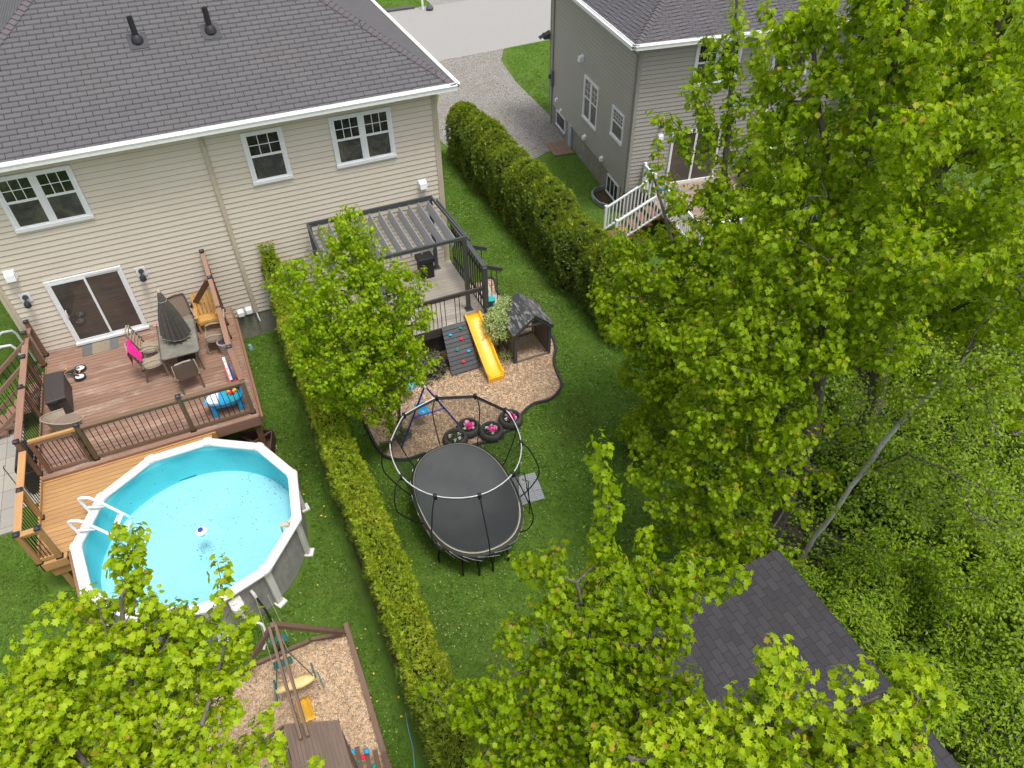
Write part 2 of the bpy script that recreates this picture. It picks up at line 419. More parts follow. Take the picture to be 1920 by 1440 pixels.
def lawn_patch(name, poly, dens, label, holes=(), h=(0.025, 0.055), thin=None):
    P = np.array(poly); 
    area = abs(sum(P[i][0]*P[(i+1) % len(P)][1]-P[(i+1) % len(P)][0]*P[i][1] for i in range(len(P))))/2
    q = pts_in(poly, int(area*dens))
    for hpoly in holes: q = q[~inside(hpoly, q)]
    # clumpy density: drop tufts on a low-frequency pattern
    f = np.sin(q[:, 0]*2.1+1.3*np.sin(q[:, 1]*1.7))+np.sin(q[:, 1]*2.6+1.1*np.sin(q[:, 0]*2.9))
    q = q[rng.random(len(q)) < 0.80+0.16*f]
    k = len(q); a = rng.uniform(0, 2*math.pi, k)
    y = np.column_stack([np.cos(a), np.sin(a), rng.normal(0, 0.15, k)]); up = np.array([0, 0, 1.0])+rng.normal(0, 0.25, (k, 3))
    A = frames(y, up, np.ones(k)); s = rng.uniform(h[0], h[1], k); A[:, :, :2] *= (s*0.75)[:, None, None]; A[:, :, 2] *= s[:, None]
    return tag(scatter(name, *TUFT, np.column_stack([q, np.full(k, 0.0)]), A, M_BLADE), label, 'grass', kind='stuff')
circ = lambda x, y, r, n=24: [(x+r*math.cos(2*math.pi*i/n), y+r*math.sin(2*math.pi*i/n)) for i in range(n)]
lawn_patch('grass', [(1.0, -3), (1.0, -17), (4.2, -17.5), (4.4, -13.6), (7.4, -13.6), (8.6, -12.0), (9.5, -9.3), (10.1, -6.6), (9.9, -4.6), (9.3, -2.6), (9.1, 3), (9.1, 10), (6.0, 10), (6.0, -0.4), (1.6, -3)], 1500, 'mown green grass around the trampoline and along the right hedge', [bed])
lawn_patch('grass', [(-1.0, 0), (0.1, 0), (0.1, -16), (-8, -16), (-8, -5.0), (-6.8, -5.0), (-6.0, -7.3), (-1.0, -5)], 1150, 'mown green grass strip between the pool and the low hedge', [sand, circ(-2.76, -7.5, 2.35)], (0.03, 0.07))
lawn_patch('grass', [(9.0, 10), (9.6, 8.3), (10.3, 6.5), (12.4, 6.9), (14.3, 7), (13.4, 1.4), (12.6, -3.5), (10.8, -4.2), (10.9, 3)], 500, 'green grass strip beside the grey house foundation', [drive])
lawn_patch('grass', [(15.0, 11.5), (15.2, 15.2), (16.0, 18.3), (16.8, 20.0), (22, 20.3), (22, 11.5)], 260, 'grass patch between the gravel driveway and the street', [], (0.04, 0.09))
lawn_patch('grass', [(5, 29.8), (15.6, 29.6), (16.2, 40), (5, 40)], 150, 'grass verge on the far side of the street', [], (0.05, 0.12))
lawn_patch('grass', [(-12, 6), (-6.1, 6), (-6.1, -1.2), (-12, -1.2)], 300, 'grass beside the left wall of the beige house', [])
# clover and coarser tufts that break up the mown surface
M_CLOV = blade_mat('clover_leaf', [(0.16, 0.30, 0.04), (0.24, 0.40, 0.06), (0.36, 0.50, 0.12), (0.50, 0.58, 0.20), (0.10, 0.20, 0.03)], .4)
M_DARKT = blade_mat('dark_tuft', [(0.035, 0.085, 0.012), (0.06, 0.13, 0.018), (0.08, 0.16, 0.02)], .3)
CLV = ([(0, 0, 0), (.5, .3, .1), (0, .9, 0), (-.5, .3, .1)], [(0, 1, 2, 3)])
lawnA = [(1.0, -3), (1.0, -17), (4.2, -17.5), (4.4, -13.6), (7.4, -13.6), (8.6, -12.0), (9.5, -9.3), (10.1, -6.6), (9.9, -4.6), (9.3, -2.6), (9.1, 3), (9.1, 10), (6.0, 10), (6.0, -0.4), (1.6, -3)]
lawnB = [(-1.0, 0), (0.1, 0), (0.1, -16), (-8, -16), (-8, -5.0), (-6.8, -5.0), (-6.0, -7.3), (-1.0, -5)]
for poly, n, hl, lb in ((lawnA, 15000, [bed], 'around the trampoline'), (lawnB, 7500, [sand, circ(-2.76, -7.5, 2.35)], 'beside the pool')):
    for nm, mt, frac, tm, sz in (('clover', M_CLOV, 1.0, CLV, (.022, .05)), ('tufts', M_DARKT, .8, TUFT, (.04, .08))):
        q = pts_in(poly, int(n*frac))
        for hp in hl: q = q[~inside(hp, q)]
        f = np.sin(q[:, 0]*1.3+2*np.sin(q[:, 1]*.9+frac))+np.sin(q[:, 1]*1.9+q[:, 0]*2.3); q = q[rng.random(len(q)) < .55+.28*f]; k = len(q)
        y = rdir(k); y[:, 2] = np.abs(y[:, 2])*.25; up = np.array([0, 0, 1.0])+rng.normal(0, .4, (k, 3))
        tag(scatter(nm, *tm, np.column_stack([q, rng.uniform(.015, .04, k) if tm is CLV else np.zeros(k)]), frames(y, up, rng.uniform(*sz, k)), mt), ('pale clover leaves' if nm == 'clover' else 'darker coarse grass tufts')+' in the lawn '+lb, nm if nm == 'clover' else 'grass', kind='stuff')
# weeds: dandelions and clover in the strip by the low hedge
q = pts_in([(-0.3, -10.4), (0.25, -10.4), (0.2, -15), (-0.25, -15)], 14); q2 = pts_in([(-1.4, -6), (0, -4), (0, -10), (-0.6, -10)], 12)
q = np.vstack([q, q2])
FL = ([(math.cos(a)*1.0, math.sin(a)*1.0, 0) for a in np.linspace(0, 2*math.pi, 9)[:-1]]+[(0, 0, .5)], [(i, (i+1) % 8, 8) for i in range(8)])
A = frames(np.tile([[0, 1.0, 0]], (len(q), 1)), np.array([0, 0, 1.0])+rng.normal(0, .3, (len(q), 3)), rng.uniform(0.014, 0.024, len(q)))
tag(scatter('dandelions', *FL, np.column_stack([q, np.full(len(q), 0.09)]), A, plain('dandelion_yellow', (0.8, 0.55, 0.02), 0.7)), 'yellow dandelion heads in the grass along the low hedge', 'wildflowers', kind='stuff')
# sticks and fallen petals on the lawns
q = pts_in([(1.2, -8), (1.2, -16), (4.5, -13), (8, -8), (8, -4), (7.4, 2), (6.4, 8), (8.8, 8), (9, -4)], 500); k = len(q)
A = frames(rdir(k)*[1, 1, .1], np.tile([[0, 0, 1.0]], (k, 1)), rng.uniform(0.012, 0.025, k))
tag(scatter('fallen_petals', *CHIP, np.column_stack([q, rng.uniform(.03, .05, k)]), A, plain('petal', (0.5, 0.55, 0.25), 0.7, 0, 0.4, 3)), 'pale fallen maple keys sprinkled over the lawn', 'leaf litter', kind='stuff')
# ================================================================ HOUSES
def siding_mat(name, c):
    t = NT(name); v = t.coord('Object'); a = t.noise(t.coord('Object', (0.5, 0.5, 9)), 1.2, 4, 0.6); b = t.noise(v, 0.7, 5, 0.65)
    cc = t.mix(t.ramp(a, [(0.35, 0.0), (0.7, 0.6)]), c, tuple(x*0.88 for x in c))
    cc = t.mix(t.ramp(b, [(0.48, 0.0), (0.75, 0.35)]), cc, tuple(x*y for x, y in zip(c, (0.84, 0.82, 0.78))))
    g = t.noise(t.coord('Object', (2, 2, 60)), 4, 3, 0.6)
    t.color(cc); t.rough(0.55); t.bump(g, 0.12, 0.003); t.set('Specular IOR Level', 0.3); return t.m
def shingle_mat(name, c, rot=False, vscale=1.0, uw=0.36, vh=0.14, con=1.0):
    t = NT(name); v = t.coord('Object', (1, 1, 1), (0, 0, R(90) if rot else 0)); v2 = t.coord('Object')
    sc = t.n.new('ShaderNodeVectorMath'); sc.operation = 'MULTIPLY'; sc.inputs[1].default_value = (1, vscale, 1); t.l.new(v, sc.inputs[0])
    b = t.n.new('ShaderNodeTexBrick'); t.l.new(sc.outputs[0], b.inputs['Vector']); b.inputs['Scale'].default_value = 1
    b.inputs['Brick Width'].default_value = uw; b.inputs['Row Height'].default_value = vh; b.inputs['Mortar Size'].default_value = 0.0075; b.inputs['Mortar Smooth'].default_value = 0.2
    b.inputs['Color1'].default_value = (0, 0, 0, 1); b.inputs['Color2'].default_value = (1, 1, 1, 1); b.inputs['Mortar'].default_value = (0.5, 0.5, 0.5, 1); b.inputs['Bias'].default_value = -0.1; b.offset = 0.5
    gr = t.noise(v2, 160, 3, 0.9); st = t.noise(v2, 1.1, 5, 0.65, 0.3); sp = t.noise(v2, 26, 4, 0.8)
    base = t.mix(b.outputs['Color'], tuple(x*(1-.09*con) for x in c), tuple(x*(1+.08*con) for x in c))
    base = t.mix(t.ramp(gr, [(0.35, 0.0), (0.7, 0.7)]), base, tuple(x*1.35 for x in c))
    base = t.mix(t.ramp(sp, [(0.56, 0.0), (0.72, 0.5)]), base, tuple(x*0.5 for x in c))
    base = t.mix(t.ramp(st, [(0.5, 0.0), (0.75, 0.35)]), base, tuple(x*y for x, y in zip(c, (1.2, 1.08, 1.0))))
    base = t.mix(b.outputs['Fac'], base, tuple(x*(0.22 if con < 2 else .68) for x in c))
    t.color(base); t.rough(0.95); t.set('Specular IOR Level', 0.15)
    h = t.math('MULTIPLY', t.math('SUBTRACT', 1.0, b.outputs['Fac']), t.math('ADD', gr, 0.6)); t.bump(h, 0.6, 0.012); return t.m
M_SID = siding_mat('beige_siding', (0.70, 0.63, 0.525)); M_SIDG = siding_mat('grey_siding', (0.41, 0.385, 0.35))
M_SHING = shingle_mat('purple_grey_shingle', (0.118, 0.115, 0.120), vscale=1.209); M_SHINGS = shingle_mat('purple_grey_shingle_side', (0.118, 0.115, 0.120), True, 1.209)
M_TRIM = plain('beige_trim', (0.52, 0.45, 0.34), 0.5, 0, 0.12, 3); M_TRIMG = plain('grey_trim', (0.33, 0.31, 0.28), 0.5, 0, 0.12, 3)
M_WHITE = plain('white_vinyl', (0.78, 0.80, 0.81), 0.42, 0, 0.10, 6); M_GUT = plain('white_gutter', (0.80, 0.81, 0.79), 0.38, 0, 0.12, 12)
M_BLACK = plain('black_vent', (0.018, 0.018, 0.020), 0.55, 0, 0.3, 20); M_FOUND = plain('foundation_concrete', (0.30, 0.28, 0.235), 0.9, 0, 0.35, 2.5, 0.5, 0.2)
def glass_mat(name='window_glass', tint=(0.018, 0.018, 0.017)):
    t = NT(name); v = t.coord('Object'); n = t.noise(v, 1.4, 5, 0.7, 0.6); n2 = t.noise(v, 5, 3, 0.6)
    f = t.math('MULTIPLY', n, n2)
    t.color(t.ramp(f, [(0.18, tint), (0.30, tuple(x*2.2 for x in tint)), (0.42, (0.085, 0.082, 0.068))])); t.rough(0.04); t.set('IOR', 1.52); t.set('Specular IOR Level', 0.9); return t.m  # noise mottling paints tree reflections into the pane colour
M_GLASS = glass_mat(); t = NT('door_glass'); v = t.coord('Object', (1, 1, .6)); n = t.noise(v, .9, 3, .5, .3); ln = t.noise(t.coord('Object', (.6, 1, 14)), 2, 3, .6)
t.color(t.mix(t.ramp(ln, [(.45, 0.), (.65, .35)]), t.ramp(n, [(.35, (.045, .042, .038)), (.65, (.085, .072, .058))]), (.12, .09, .07))); t.rough(.05); t.set('Specular IOR Level', .9); M_DOORGL = t.m
t = NT('insect_screen'); v = t.coord('Object'); n = t.noise(v, 2.6, 6, .75, .8); n2 = t.noise(v, 0.9, 3, .5)
t.color(t.mix(t.ramp(n2, [(.45, 0.), (.6, .7)]), t.ramp(n, [(.36, (.035, .037, .036)), (.52, (.085, .085, .072)), (.66, (.15, .145, .105))]), (.045, .047, .05))); t.rough(.25); M_SCREEN = t.m  # dark and olive mottling paints the mirrored trees into the screen colour

LAPS = []
M_LAP = plain('lap_shadow_beige', (0.22, 0.185, 0.135), 0.8); M_LAPG = plain('lap_shadow_grey', (0.14, 0.13, 0.12), 0.8)  # dark tones for the painted shadow lines below the siding laps
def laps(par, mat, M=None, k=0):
    """dark strips added under each lap to paint its shadow line"""
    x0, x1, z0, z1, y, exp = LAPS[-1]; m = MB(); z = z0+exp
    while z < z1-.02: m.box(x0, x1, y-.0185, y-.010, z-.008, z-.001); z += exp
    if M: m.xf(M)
    m.build('lap_shadow_strips', mat, par)
def siding(x0, x1, z0, z1, y=0.0, exp=0.15, holes=()):
    """lap siding facing -y, local coordinates; every course is a slanting board with a lip"""
    m = MB(); z = z0; LAPS.append((x0, x1, z0, z1, y, exp))
    while z < z1-1e-4:
        zt = min(z+exp, z1); f = (zt-z)/exp
        m.add([(x0, y-0.018, z), (x1, y-0.018, z), (x1, y-0.018+0.015*f, zt), (x0, y-0.018+0.015*f, zt)], [(0, 1, 2, 3)])
        m.add([(x0, y, z), (x1, y, z), (x1, y-0.018, z), (x0, y-0.018, z)], [(0, 1, 2, 3)]); z = zt
    m.box(x0, x1, y-0.0005, y+0.15, z0, z1)
    return m
def window(par, x0, x1, z0, z1, y=0.0, panels=2, M=None, grid=(3, 2), glass=None):
    """double-hung vinyl window on a wall facing -y"""
    f = MB(); c = 0.085; yo = y-0.055
    f.box(x0, x1, yo, y-0.002, z1-c*0.8, z1); f.box(x0-0.01, x1+0.01, yo-0.02, y-0.002, z0, z0+c)
    f.box(x0, x0+c, yo, y-0.002, z0+c, z1-c*0.8); f.box(x1-c, x1, yo, y-0.002, z0+c, z1-c*0.8)
    w = (x1-x0-2*c); n = panels
    for k in range(1, n): xm = x0+c+w*k/n; f.box(xm-0.045, xm+0.045, yo+0.004, y-0.002, z0+c, z1-c*0.8)
    fr = f
    if M: fr.xf(M)
    fo = fr.build('window', M_WHITE, par)
    for k in range(n):
        a = x0+c+w*k/n+(0.045 if k else 0); b = x0+c+w*(k+1)/n-(0.045 if k < n-1 else 0); zm = (z0+z1)/2+0.05; s = 0.045
        sash = MB(); ys, yb = yo+0.02, y-0.004
        for (u0, u1, v0, v1) in ((a, b, z1-c*.8-s, z1-c*.8), (a, b, z0+c, z0+c+s), (a, b, zm-0.03, zm+0.03), (a, a+s, z0+c+s, zm-.03), (b-s, b, z0+c+s, zm-.03), (a, a+s, zm+.03, z1-c*.8-s), (b-s, b, zm+.03, z1-c*.8-s)):
            sash.box(u0, u1, ys, yb, v0, v1)
        g = MB(); gx, gy = grid; za, zb = zm+0.03, z1-c*.8-s
        for i in range(1, gx): xx = a+s+(b-a-2*s)*i/gx; g.box(xx-.009, xx+.009, ys+.010, ys+.02, za, zb)
        for j in range(1, gy): zz = za+(zb-za)*j/gy; g.box(a+s, b-s, ys+.008, ys+.022, zz-.009, zz+.009)
        pn = MB(); pn.box(a+s, b-s, y-0.024, y-0.006, za, zb)
        sc = MB(); sc.box(a+s, b-s, y-0.022, y-0.006, z0+c+s, zm-.03)
        for mb, nm, mt in ((sash, 'sash', M_WHITE), (g, 'grille', M_WHITE), (pn, 'pane', glass or M_GLASS), (sc, 'screen', M_SCREEN)):
            if M: mb.xf(M)
            mb.build(nm, mt, fo)
    return fo
def hood(par, x, z, M=None, s=1.0, name='vent_hood', y=0.0):
    m = MB(); w = 0.10*s
    m.box(x-w-.02, x+w+.02, y-0.035, y-.002, z-w-.02, z+w+.02)
    m.add([(x-w, y-.035, z+w), (x+w, y-.035, z+w), (x-w, y-.035, z-w), (x+w, y-.035, z-w), (x-w, y-.15*s, z+w*.55), (x+w, y-.15*s, z+w*.55), (x-w, y-.17*s, z-w), (x+w, y-.17*s, z-w)],
          [(0, 4, 5, 1), (4, 6, 7, 5), (0, 2, 6, 4), (1, 5, 7, 3), (2, 3, 7, 6)])
    if M: m.xf(M)
    return m.build(name, M_WHITE, par, bevel=0.006)
def hip_roof(par, x0, x1, y0, y1, ze, s, mats, M=None, th=0.14):
    """hip roof; mats = (front/back, sides)"""
    h = min(y1-y0, x1-x0)/2; zr = ze+s*h; xa, xb, ya, yb = x0+h, x1-h, y0+h, y1-h
    C = [(x0, y0, ze), (x1, y0, ze), (x1, y1, ze), (x0, y1, ze)]; ra, rb = (xa, ya, zr), (xb, yb, zr)
    if x1-x0 < y1-y0: pl = [([C[0], C[1], ra], 0), ([C[1], C[2], rb, ra], 1), ([C[2], C[3], rb], 0), ([C[3], C[0], ra, rb], 1)]
    else: pl = [([C[0], C[1], rb, ra], 0), ([C[1], C[2], rb], 1), ([C[2], C[3], ra, rb], 0), ([C[3], C[0], ra], 1)]
    o = None
    body = MB(); body.add([(a, b, c-th) for a, b, c in C]+[(x, y, z-0.02) for x, y, z in C]+[(ra[0], ra[1], zr-0.02), (rb[0], rb[1], zr-0.02)],
        [(3, 2, 1, 0), (0, 1, 5, 4), (1, 2, 6, 5), (2, 3, 7, 6), (3, 0, 4, 7), (4, 5, 9, 8), (5, 6, 9), (6, 7, 8, 9), (7, 4, 8)])
    if M: body.xf(M)
    ro = body.build('roof', M_WHITE, par)
    # shingled slopes in stepped courses: each course a thin board of its own
    for poly, ty in pl:
        sl = MB(); P = [np.array(p, float) for p in poly]; zmx = max(p[2] for p in P); nc = int(math.hypot(h, s*h)/0.14)
        e0, e1 = P[0], P[1]; ax = (e1-e0)/np.linalg.norm(e1-e0); inn = np.cross([0, 0, 1.0], ax)
        L = np.linalg.norm(e1-e0)
        top = P[2:]
        for c in range(nc):
            f0, f1 = c/nc, (c+1)/nc
            def ends(f):
                d = f*h
                tl = [(t-e0)@ax for t in top]; lo = min(tl); hi = max(tl)
                return lo*f, L+(hi-L)*f, d, f*s*h
            a0, b0, d0, z0 = ends(f0); a1, b1, d1, z1 = ends(f1)
            g = 0.016
            v = [e0+ax*a0+inn*d0+np.array([0, 0, z0+g]), e0+ax*b0+inn*d0+np.array([0, 0, z0+g]), e0+ax*b1+inn*d1+np.array([0, 0, z1+.002]), e0+ax*a1+inn*d1+np.array([0, 0, z1+.002])]
            w = [v[0]-[0, 0, g+.004], v[1]-[0, 0, g+.004]]
            sl.add(v+w, [(0, 1, 2, 3), (4, 5, 1, 0)])
        if M: sl.xf(M)
        sl.build('shingles', mats[ty], ro)
    cap = MB(); 
    def caprow(p, q):
        p, q = np.array(p, float), np.array(q, float); n = max(2, int(np.linalg.norm(q-p)/0.15))
        for i in range(n):
            a, b = p+(q-p)*i/n, p+(q-p)*(i+1.25)/n
            d, sd, u = frame(q-p)
            cap.add([a-sd*.13-u*.035+u*.02, a+u*.055, a+sd*.13-u*.035+u*.02, b-sd*.13-u*.05, b+u*.03, b+sd*.13-u*.05], [(0, 1, 4, 3), (1, 2, 5, 4), (0, 2, 1)])
    for c_, r_ in ((C[0], ra), (C[1], rb if x1-x0 >= y1-y0 else ra), (C[2], rb), (C[3], ra if x1-x0 >= y1-y0 else rb)): caprow(c_, r_)
    caprow(ra, rb)
    if M: cap.xf(M)
    cap.build('ridge_cap', MATS_CAP, ro)
    return ro
def gutter(par, p, q, out, M=None, name='gutter'):
    """gutter along p-q on the outer side out (unit vector)"""
    m = MB(); p, q, o = np.array(p, float), np.array(q, float), np.array(out, float)
    def strip(o0, o1, z0, z1):
        a = [p+o*o0+[0, 0, z0], q+o*o0+[0, 0, z0], q+o*o1+[0, 0, z0], p+o*o1+[0, 0, z0]]; b = [v+np.array([0, 0, z1-z0]) for v in a]
        m.add(a+b, [(0, 1, 2, 3)[::-1], (4, 5, 6, 7), (0, 1, 5, 4), (1, 2, 6, 5), (2, 3, 7, 6), (3, 0, 4, 7)])
    strip(-.01, .012, -.13, .035); strip(.012, .10, -.13, -.115); strip(.10, .115, -.13, -.02); strip(.085, .13, -.02, 0.0); strip(.012, .085, -.035, -.025)
    L = np.linalg.norm(q-p); n = int(L/0.6); d = (q-p)/L
    for i in range(n+1):
        c = p+d*(L*i/max(n, 1)); m.beam(c+o*.012+[0, 0, -.012], c+o*.12+[0, 0, -.012], .03, .012)
    if M: m.xf(M)
    return m.build(name, M_GUT, par, fix=True)
MATS_CAP = shingle_mat('ridge_shingle', (0.125, 0.112, 0.122), uw=3.0, vh=3.0)

# ---------------------------------------------------------------- beige duplex
H = thing('beige_house', 'long beige siding house with purple grey shingle hip roof and deck at its back wall', 'house', (0, 0, 0))
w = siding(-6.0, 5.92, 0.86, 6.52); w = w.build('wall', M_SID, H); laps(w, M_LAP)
s2 = MB(); s2.box(5.775, 5.925, 0.16, 10.0, 0.86, 6.5); s2.box(-6.0, -5.85, 0.16, 10.0, 0.86, 6.5); s2.box(-5.84, 5.77, 9.85, 10, 0.86, 6.5)
s2.build('side_wall', M_SID, H)
f = MB(); f.box(-5.98, 5.90, 0.012, 9.95, -0.2, 0.858); f.build('foundation', M_FOUND, H)
for x0, x1, y0, y1 in ((5.90, 5.985, -0.035, 0.11), (-6.07, -5.985, -0.035, 0.11)): MB().box(x0, x1, y0, y1, 0.87, 6.5).build('corner_trim', M_TRIM, H)
MB().box(5.83, 5.898, -0.032, -0.019, 0.87, 6.5).build('corner_trim', M_TRIM, H)
MB().box(-5.98, -5.90, -0.032, -0.019, 0.87, 6.5).build('corner_trim', M_TRIM, H)
MB().box(-0.28, -0.17, -0.075, -0.019, 0.88, 6.48).build('downspout', M_TRIM, H, bevel=0.012)
MB().tube([(-0.225, -0.05, 0.9), (-0.22, -0.1, 0.72), (-0.20, -0.12, 0.6)], 0.022, 8).build('drain_pipe', M_WHITE, H, smooth=True)
hip_roof(H, -6.5, 6.42, -0.45, 10.45, 6.68, 0.68, (M_SHING, M_SHINGS))
so_ = MB(); so_.box(-6.4, 6.3, -0.40, 0.0, 6.50, 6.53); so_.box(5.93, 6.3, 0.0, 10, 6.50, 6.53); so_.build('soffit', M_TRIM, H)
gutter(H, (-6.5, -0.455, 6.70), (6.42, -0.455, 6.70), (0, -1, 0))
gutter(H, (6.425, -0.45, 6.70), (6.425, 10.4, 6.70), (1, 0, 0))
for (vx, vy) in ((-0.93, 1.75), (0.79, 1.74)):
    zz = 6.68+0.68*(vy+.45); m = MB()
    m.lathe((vx, vy, zz), [(0.07, -0.05), (0.07, 0.56), (0.045, 0.56), (0.045, 0.4)], 18)
    vo = m.build('vent_pipe', M_BLACK, H, smooth=True)
    b = MB(); b.lathe((vx, vy, zz), [(0.15, -0.02), (0.135, 0.06), (0.10, 0.12), (0.075, 0.15)], 18)
    b.build('pipe_boot', M_BLACK, vo, smooth=True)
    fl = MB(); fl.slab([(vx-.22, vy-.20, zz-.128), (vx+.22, vy-.20, zz-.128), (vx+.22, vy+.17, zz+.124), (vx-.22, vy+.17, zz+.124)], (0, -.56, .83), 0.02); fl.build('flashing', plain('vent_flashing', (0.05, 0.05, 0.058), 0.7), vo)
window(H, -4.95, -3.22, 4.84, 6.25); window(H, 0.71, 1.75, 4.83, 6.25, panels=1); window(H, 2.97, 4.66, 4.83, 6.25)
# sliding patio door
d = MB(); x0, x1, z0, z1 = -5.0, -3.14, 1.32, 3.38
d.box(x0, x1, -.07, -.02, z1-.07, z1+.01); d.box(x0-.02, x1+.02, -.11, -.02, z0-.03, z0+.05); d.box(x0, x0+.075, -.07, -.02, z0+.05, z1-.07); d.box(x1-.075, x1, -.07, -.02, z0+.05, z1-.07)
do = d.build('patio_door', M_WHITE, H, bevel=.006)
xm = (x0+x1)/2
def leaf(a, b, yf, nm, st):
    m = MB(); q0, q1 = z0+.05, z1-.07; t = st
    m.box(a, b, yf-.03, yf, q1-t, q1); m.box(a, b, yf-.03, yf, q0, q0+t+.03); m.box(a, a+t, yf-.03, yf, q0+t+.03, q1-t); m.box(b-t, b, yf-.03, yf, q0+t+.03, q1-t)
    o = m.build(nm, M_WHITE, do); MB().box(a+t, b-t, yf-.018, yf-.010, q0+t+.03, q1-t).build('pane', M_DOORGL, o); return o
leaf(x0+.075, xm+.03, -.045, 'sliding_panel', .055); leaf(xm-.03, x1-.075, -.022, 'fixed_panel', .05)
MB().tube([(x0+.16, -.076, 2.22), (x0+.16, -.12, 2.27), (x0+.16, -.12, 2.42), (x0+.16, -.076, 2.47)], .012, 8).build('handle', M_WHITE, do, smooth=True)
for lx in (-5.53, -2.73):
    l = MB().box(lx-.12, lx+.12, -.035, -.02, 2.93, 3.19).build('wall_lamp', M_WHITE, H)
    m = MB(); m.lathe((lx+.01, -.09, 3.11), [(.06, -.03), (.075, 0), (.05, .05), (.02, .06)], 14); m.tube([(lx, -.03, 3.06), (lx, -.12, 3.09), (lx, -.17, 3.02)], .022, 8)
    m.lathe((lx, -.19, 2.86), [(.045, 0), (.085, .04), (.075, .14), (.03, .20)], 14); m.build('lantern', plain('dark_lantern', (.035, .04, .045), .35, .3), l, smooth=True)
hood(H, -5.57, 3.78, s=1.1); hood(H, 5.33, 3.83, s=1.1); hood(H, -0.66, 1.0, s=.85); hood(H, -0.42, 1.03, s=.85)
# ---------------------------------------------------------------- grey house, turned 8 degrees
GM = Matrix.Translation((13.46, 1.47, 0)) @ Matrix.Rotation(R(-8), 4, 'Z')
LW = GM @ Matrix.Rotation(R(-90), 4, 'Z')          # left wall frame: local x runs towards -y
N = thing('grey_house', 'tall grey siding house with white eaves and windows across the cedar hedge', 'house', (13.46, 1.47, 0))
M_SHG = shingle_mat('grey_shingle', (0.105, 0.100, 0.108), vscale=1.14); M_SHGS = shingle_mat('grey_shingle_side', (0.105, 0.100, 0.108), True, 1.14)
def B(mb, name, mat, par=N, Mx=GM, **k): mb.xf(Mx); return mb.build(name, mat, par, **k)
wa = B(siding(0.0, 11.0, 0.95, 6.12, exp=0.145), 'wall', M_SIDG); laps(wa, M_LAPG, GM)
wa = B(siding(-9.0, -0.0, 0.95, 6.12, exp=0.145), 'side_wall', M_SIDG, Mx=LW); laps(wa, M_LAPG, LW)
B(MB().box(10.85, 11, 0.16, 9, 0.95, 6.1).box(0.16, 10.8, 8.85, 9, 0.95, 6.1), 'far_wall', M_SIDG)
B(MB().box(0.04, 10.96, 0.04, 8.96, -0.2, 0.948), 'foundation', M_FOUND)
B(MB().box(-0.035, 0.075, -0.035, 0.075, 0.93, 6.1), 'corner_trim', M_TRIMG); B(MB().box(10.93, 11.03, -.035, .075, 0.93, 6.1), 'corner_trim', M_TRIMG)
B(MB().box(-.035, .075, 8.93, 9.03, 0.93, 6.1), 'corner_trim', M_TRIMG)
MATS_CAP = shingle_mat('ridge_shingle_grey', (0.11, 0.105, 0.11), uw=3.0, vh=3.0)
hip_roof(N, -0.42, 11.42, -0.42, 9.42, 6.25, 0.55, (M_SHG, M_SHGS), GM)
B(MB().box(-.38, 11.4, -.38, 0, 6.1, 6.12).box(-.38, 0, 0, 9.3, 6.1, 6.12), 'soffit', M_WHITE)
gutter(N, (-0.42, -0.425, 6.27), (11.42, -0.425, 6.27), (0, -1, 0), GM)
gutter(N, (-0.425, 9.4, 6.27), (-0.425, -0.42, 6.27), (-1, 0, 0), GM)
B(MB().tube([(-0.43, -.1, 6.12), (-.30, -.02, 6.0), (-.075, .12, 5.8), (-.075, .12, 1.1), (-.12, .12, 0.6)], .04, 8, squash=.7), 'downspout', M_TRIMG, smooth=True)
window(N, -4.70, -3.18, 1.90, 3.58, M=LW, panels=2, grid=(2, 3)); window(N, -1.77, -0.66, 2.42, 3.54, M=LW, panels=1, grid=(4, 3))
def slider(par, x0, x1, z0, z1, Mx, n=2):
    f = MB(); c = .06; y = 0.04
    f.box(x0, x1, -.03, y, z1-c, z1); f.box(x0, x1, -.045, y, z0, z0+c); f.box(x0, x0+c, -.03, y, z0+c, z1-c); f.box(x1-c, x1, -.03, y, z0+c, z1-c)
    for k in range(1, n): xx = x0+(x1-x0)*k/n; f.box(xx-.02, xx+.02, -.028, y, z0+c, z1-c)
    f.xf(Mx); o = f.build('basement_window', M_WHITE, par); g = MB().box(x0+c, x1-c, -.012, 0, z0+c, z1-c).xf(Mx); g.build('pane', M_GLASS, o)
slider(N, -7.93, -6.75, .26, .93, LW, 1); slider(N, -1.75, -.62, .10, .86, LW, 3)
B(MB().box(-6.25, -5.9, -.05, 0.03, 0.02, 1.0), 'access_panel', plain('pale_blue_panel', (.38, .46, .52), .45), Mx=LW, bevel=.01)
hood(N, -5.06, 4.05, LW, 1.15, 'vent_hood'); hood(N, -4.28, 1.2, LW, .9); hood(N, -2.36, 1.17, LW, .8); hood(N, -7.9, 1.35, LW, .7); hood(N, -7.3, 1.1, LW, .6)
B(MB().tube([(-8.55, -.05, 6.0), (-8.55, -.05, 2.4)], .035, 8), 'conduit', M_TRIMG, Mx=LW, smooth=True)
mt = B(MB().box(-8.7, -8.4, -.14, -.02, 1.75, 2.4), 'electric_meter', plain('meter_grey', (.16, .17, .18), .45), Mx=LW, bevel=.02)
x = MB().lathe((-8.55, -.14, 2.15), [(.10, 0), (.10, .06), (.06, .10)], 16, axis=(0, -1, 0)).xf(LW); x.build('meter_dial', M_GLASS, mt, smooth=True)
B(MB().tube([(-8.55, -.05, 1.75), (-8.55, -.05, 0.05)], .03, 8), 'conduit', plain('conduit_grey', (.2, .22, .24), .5), Mx=LW, smooth=True)
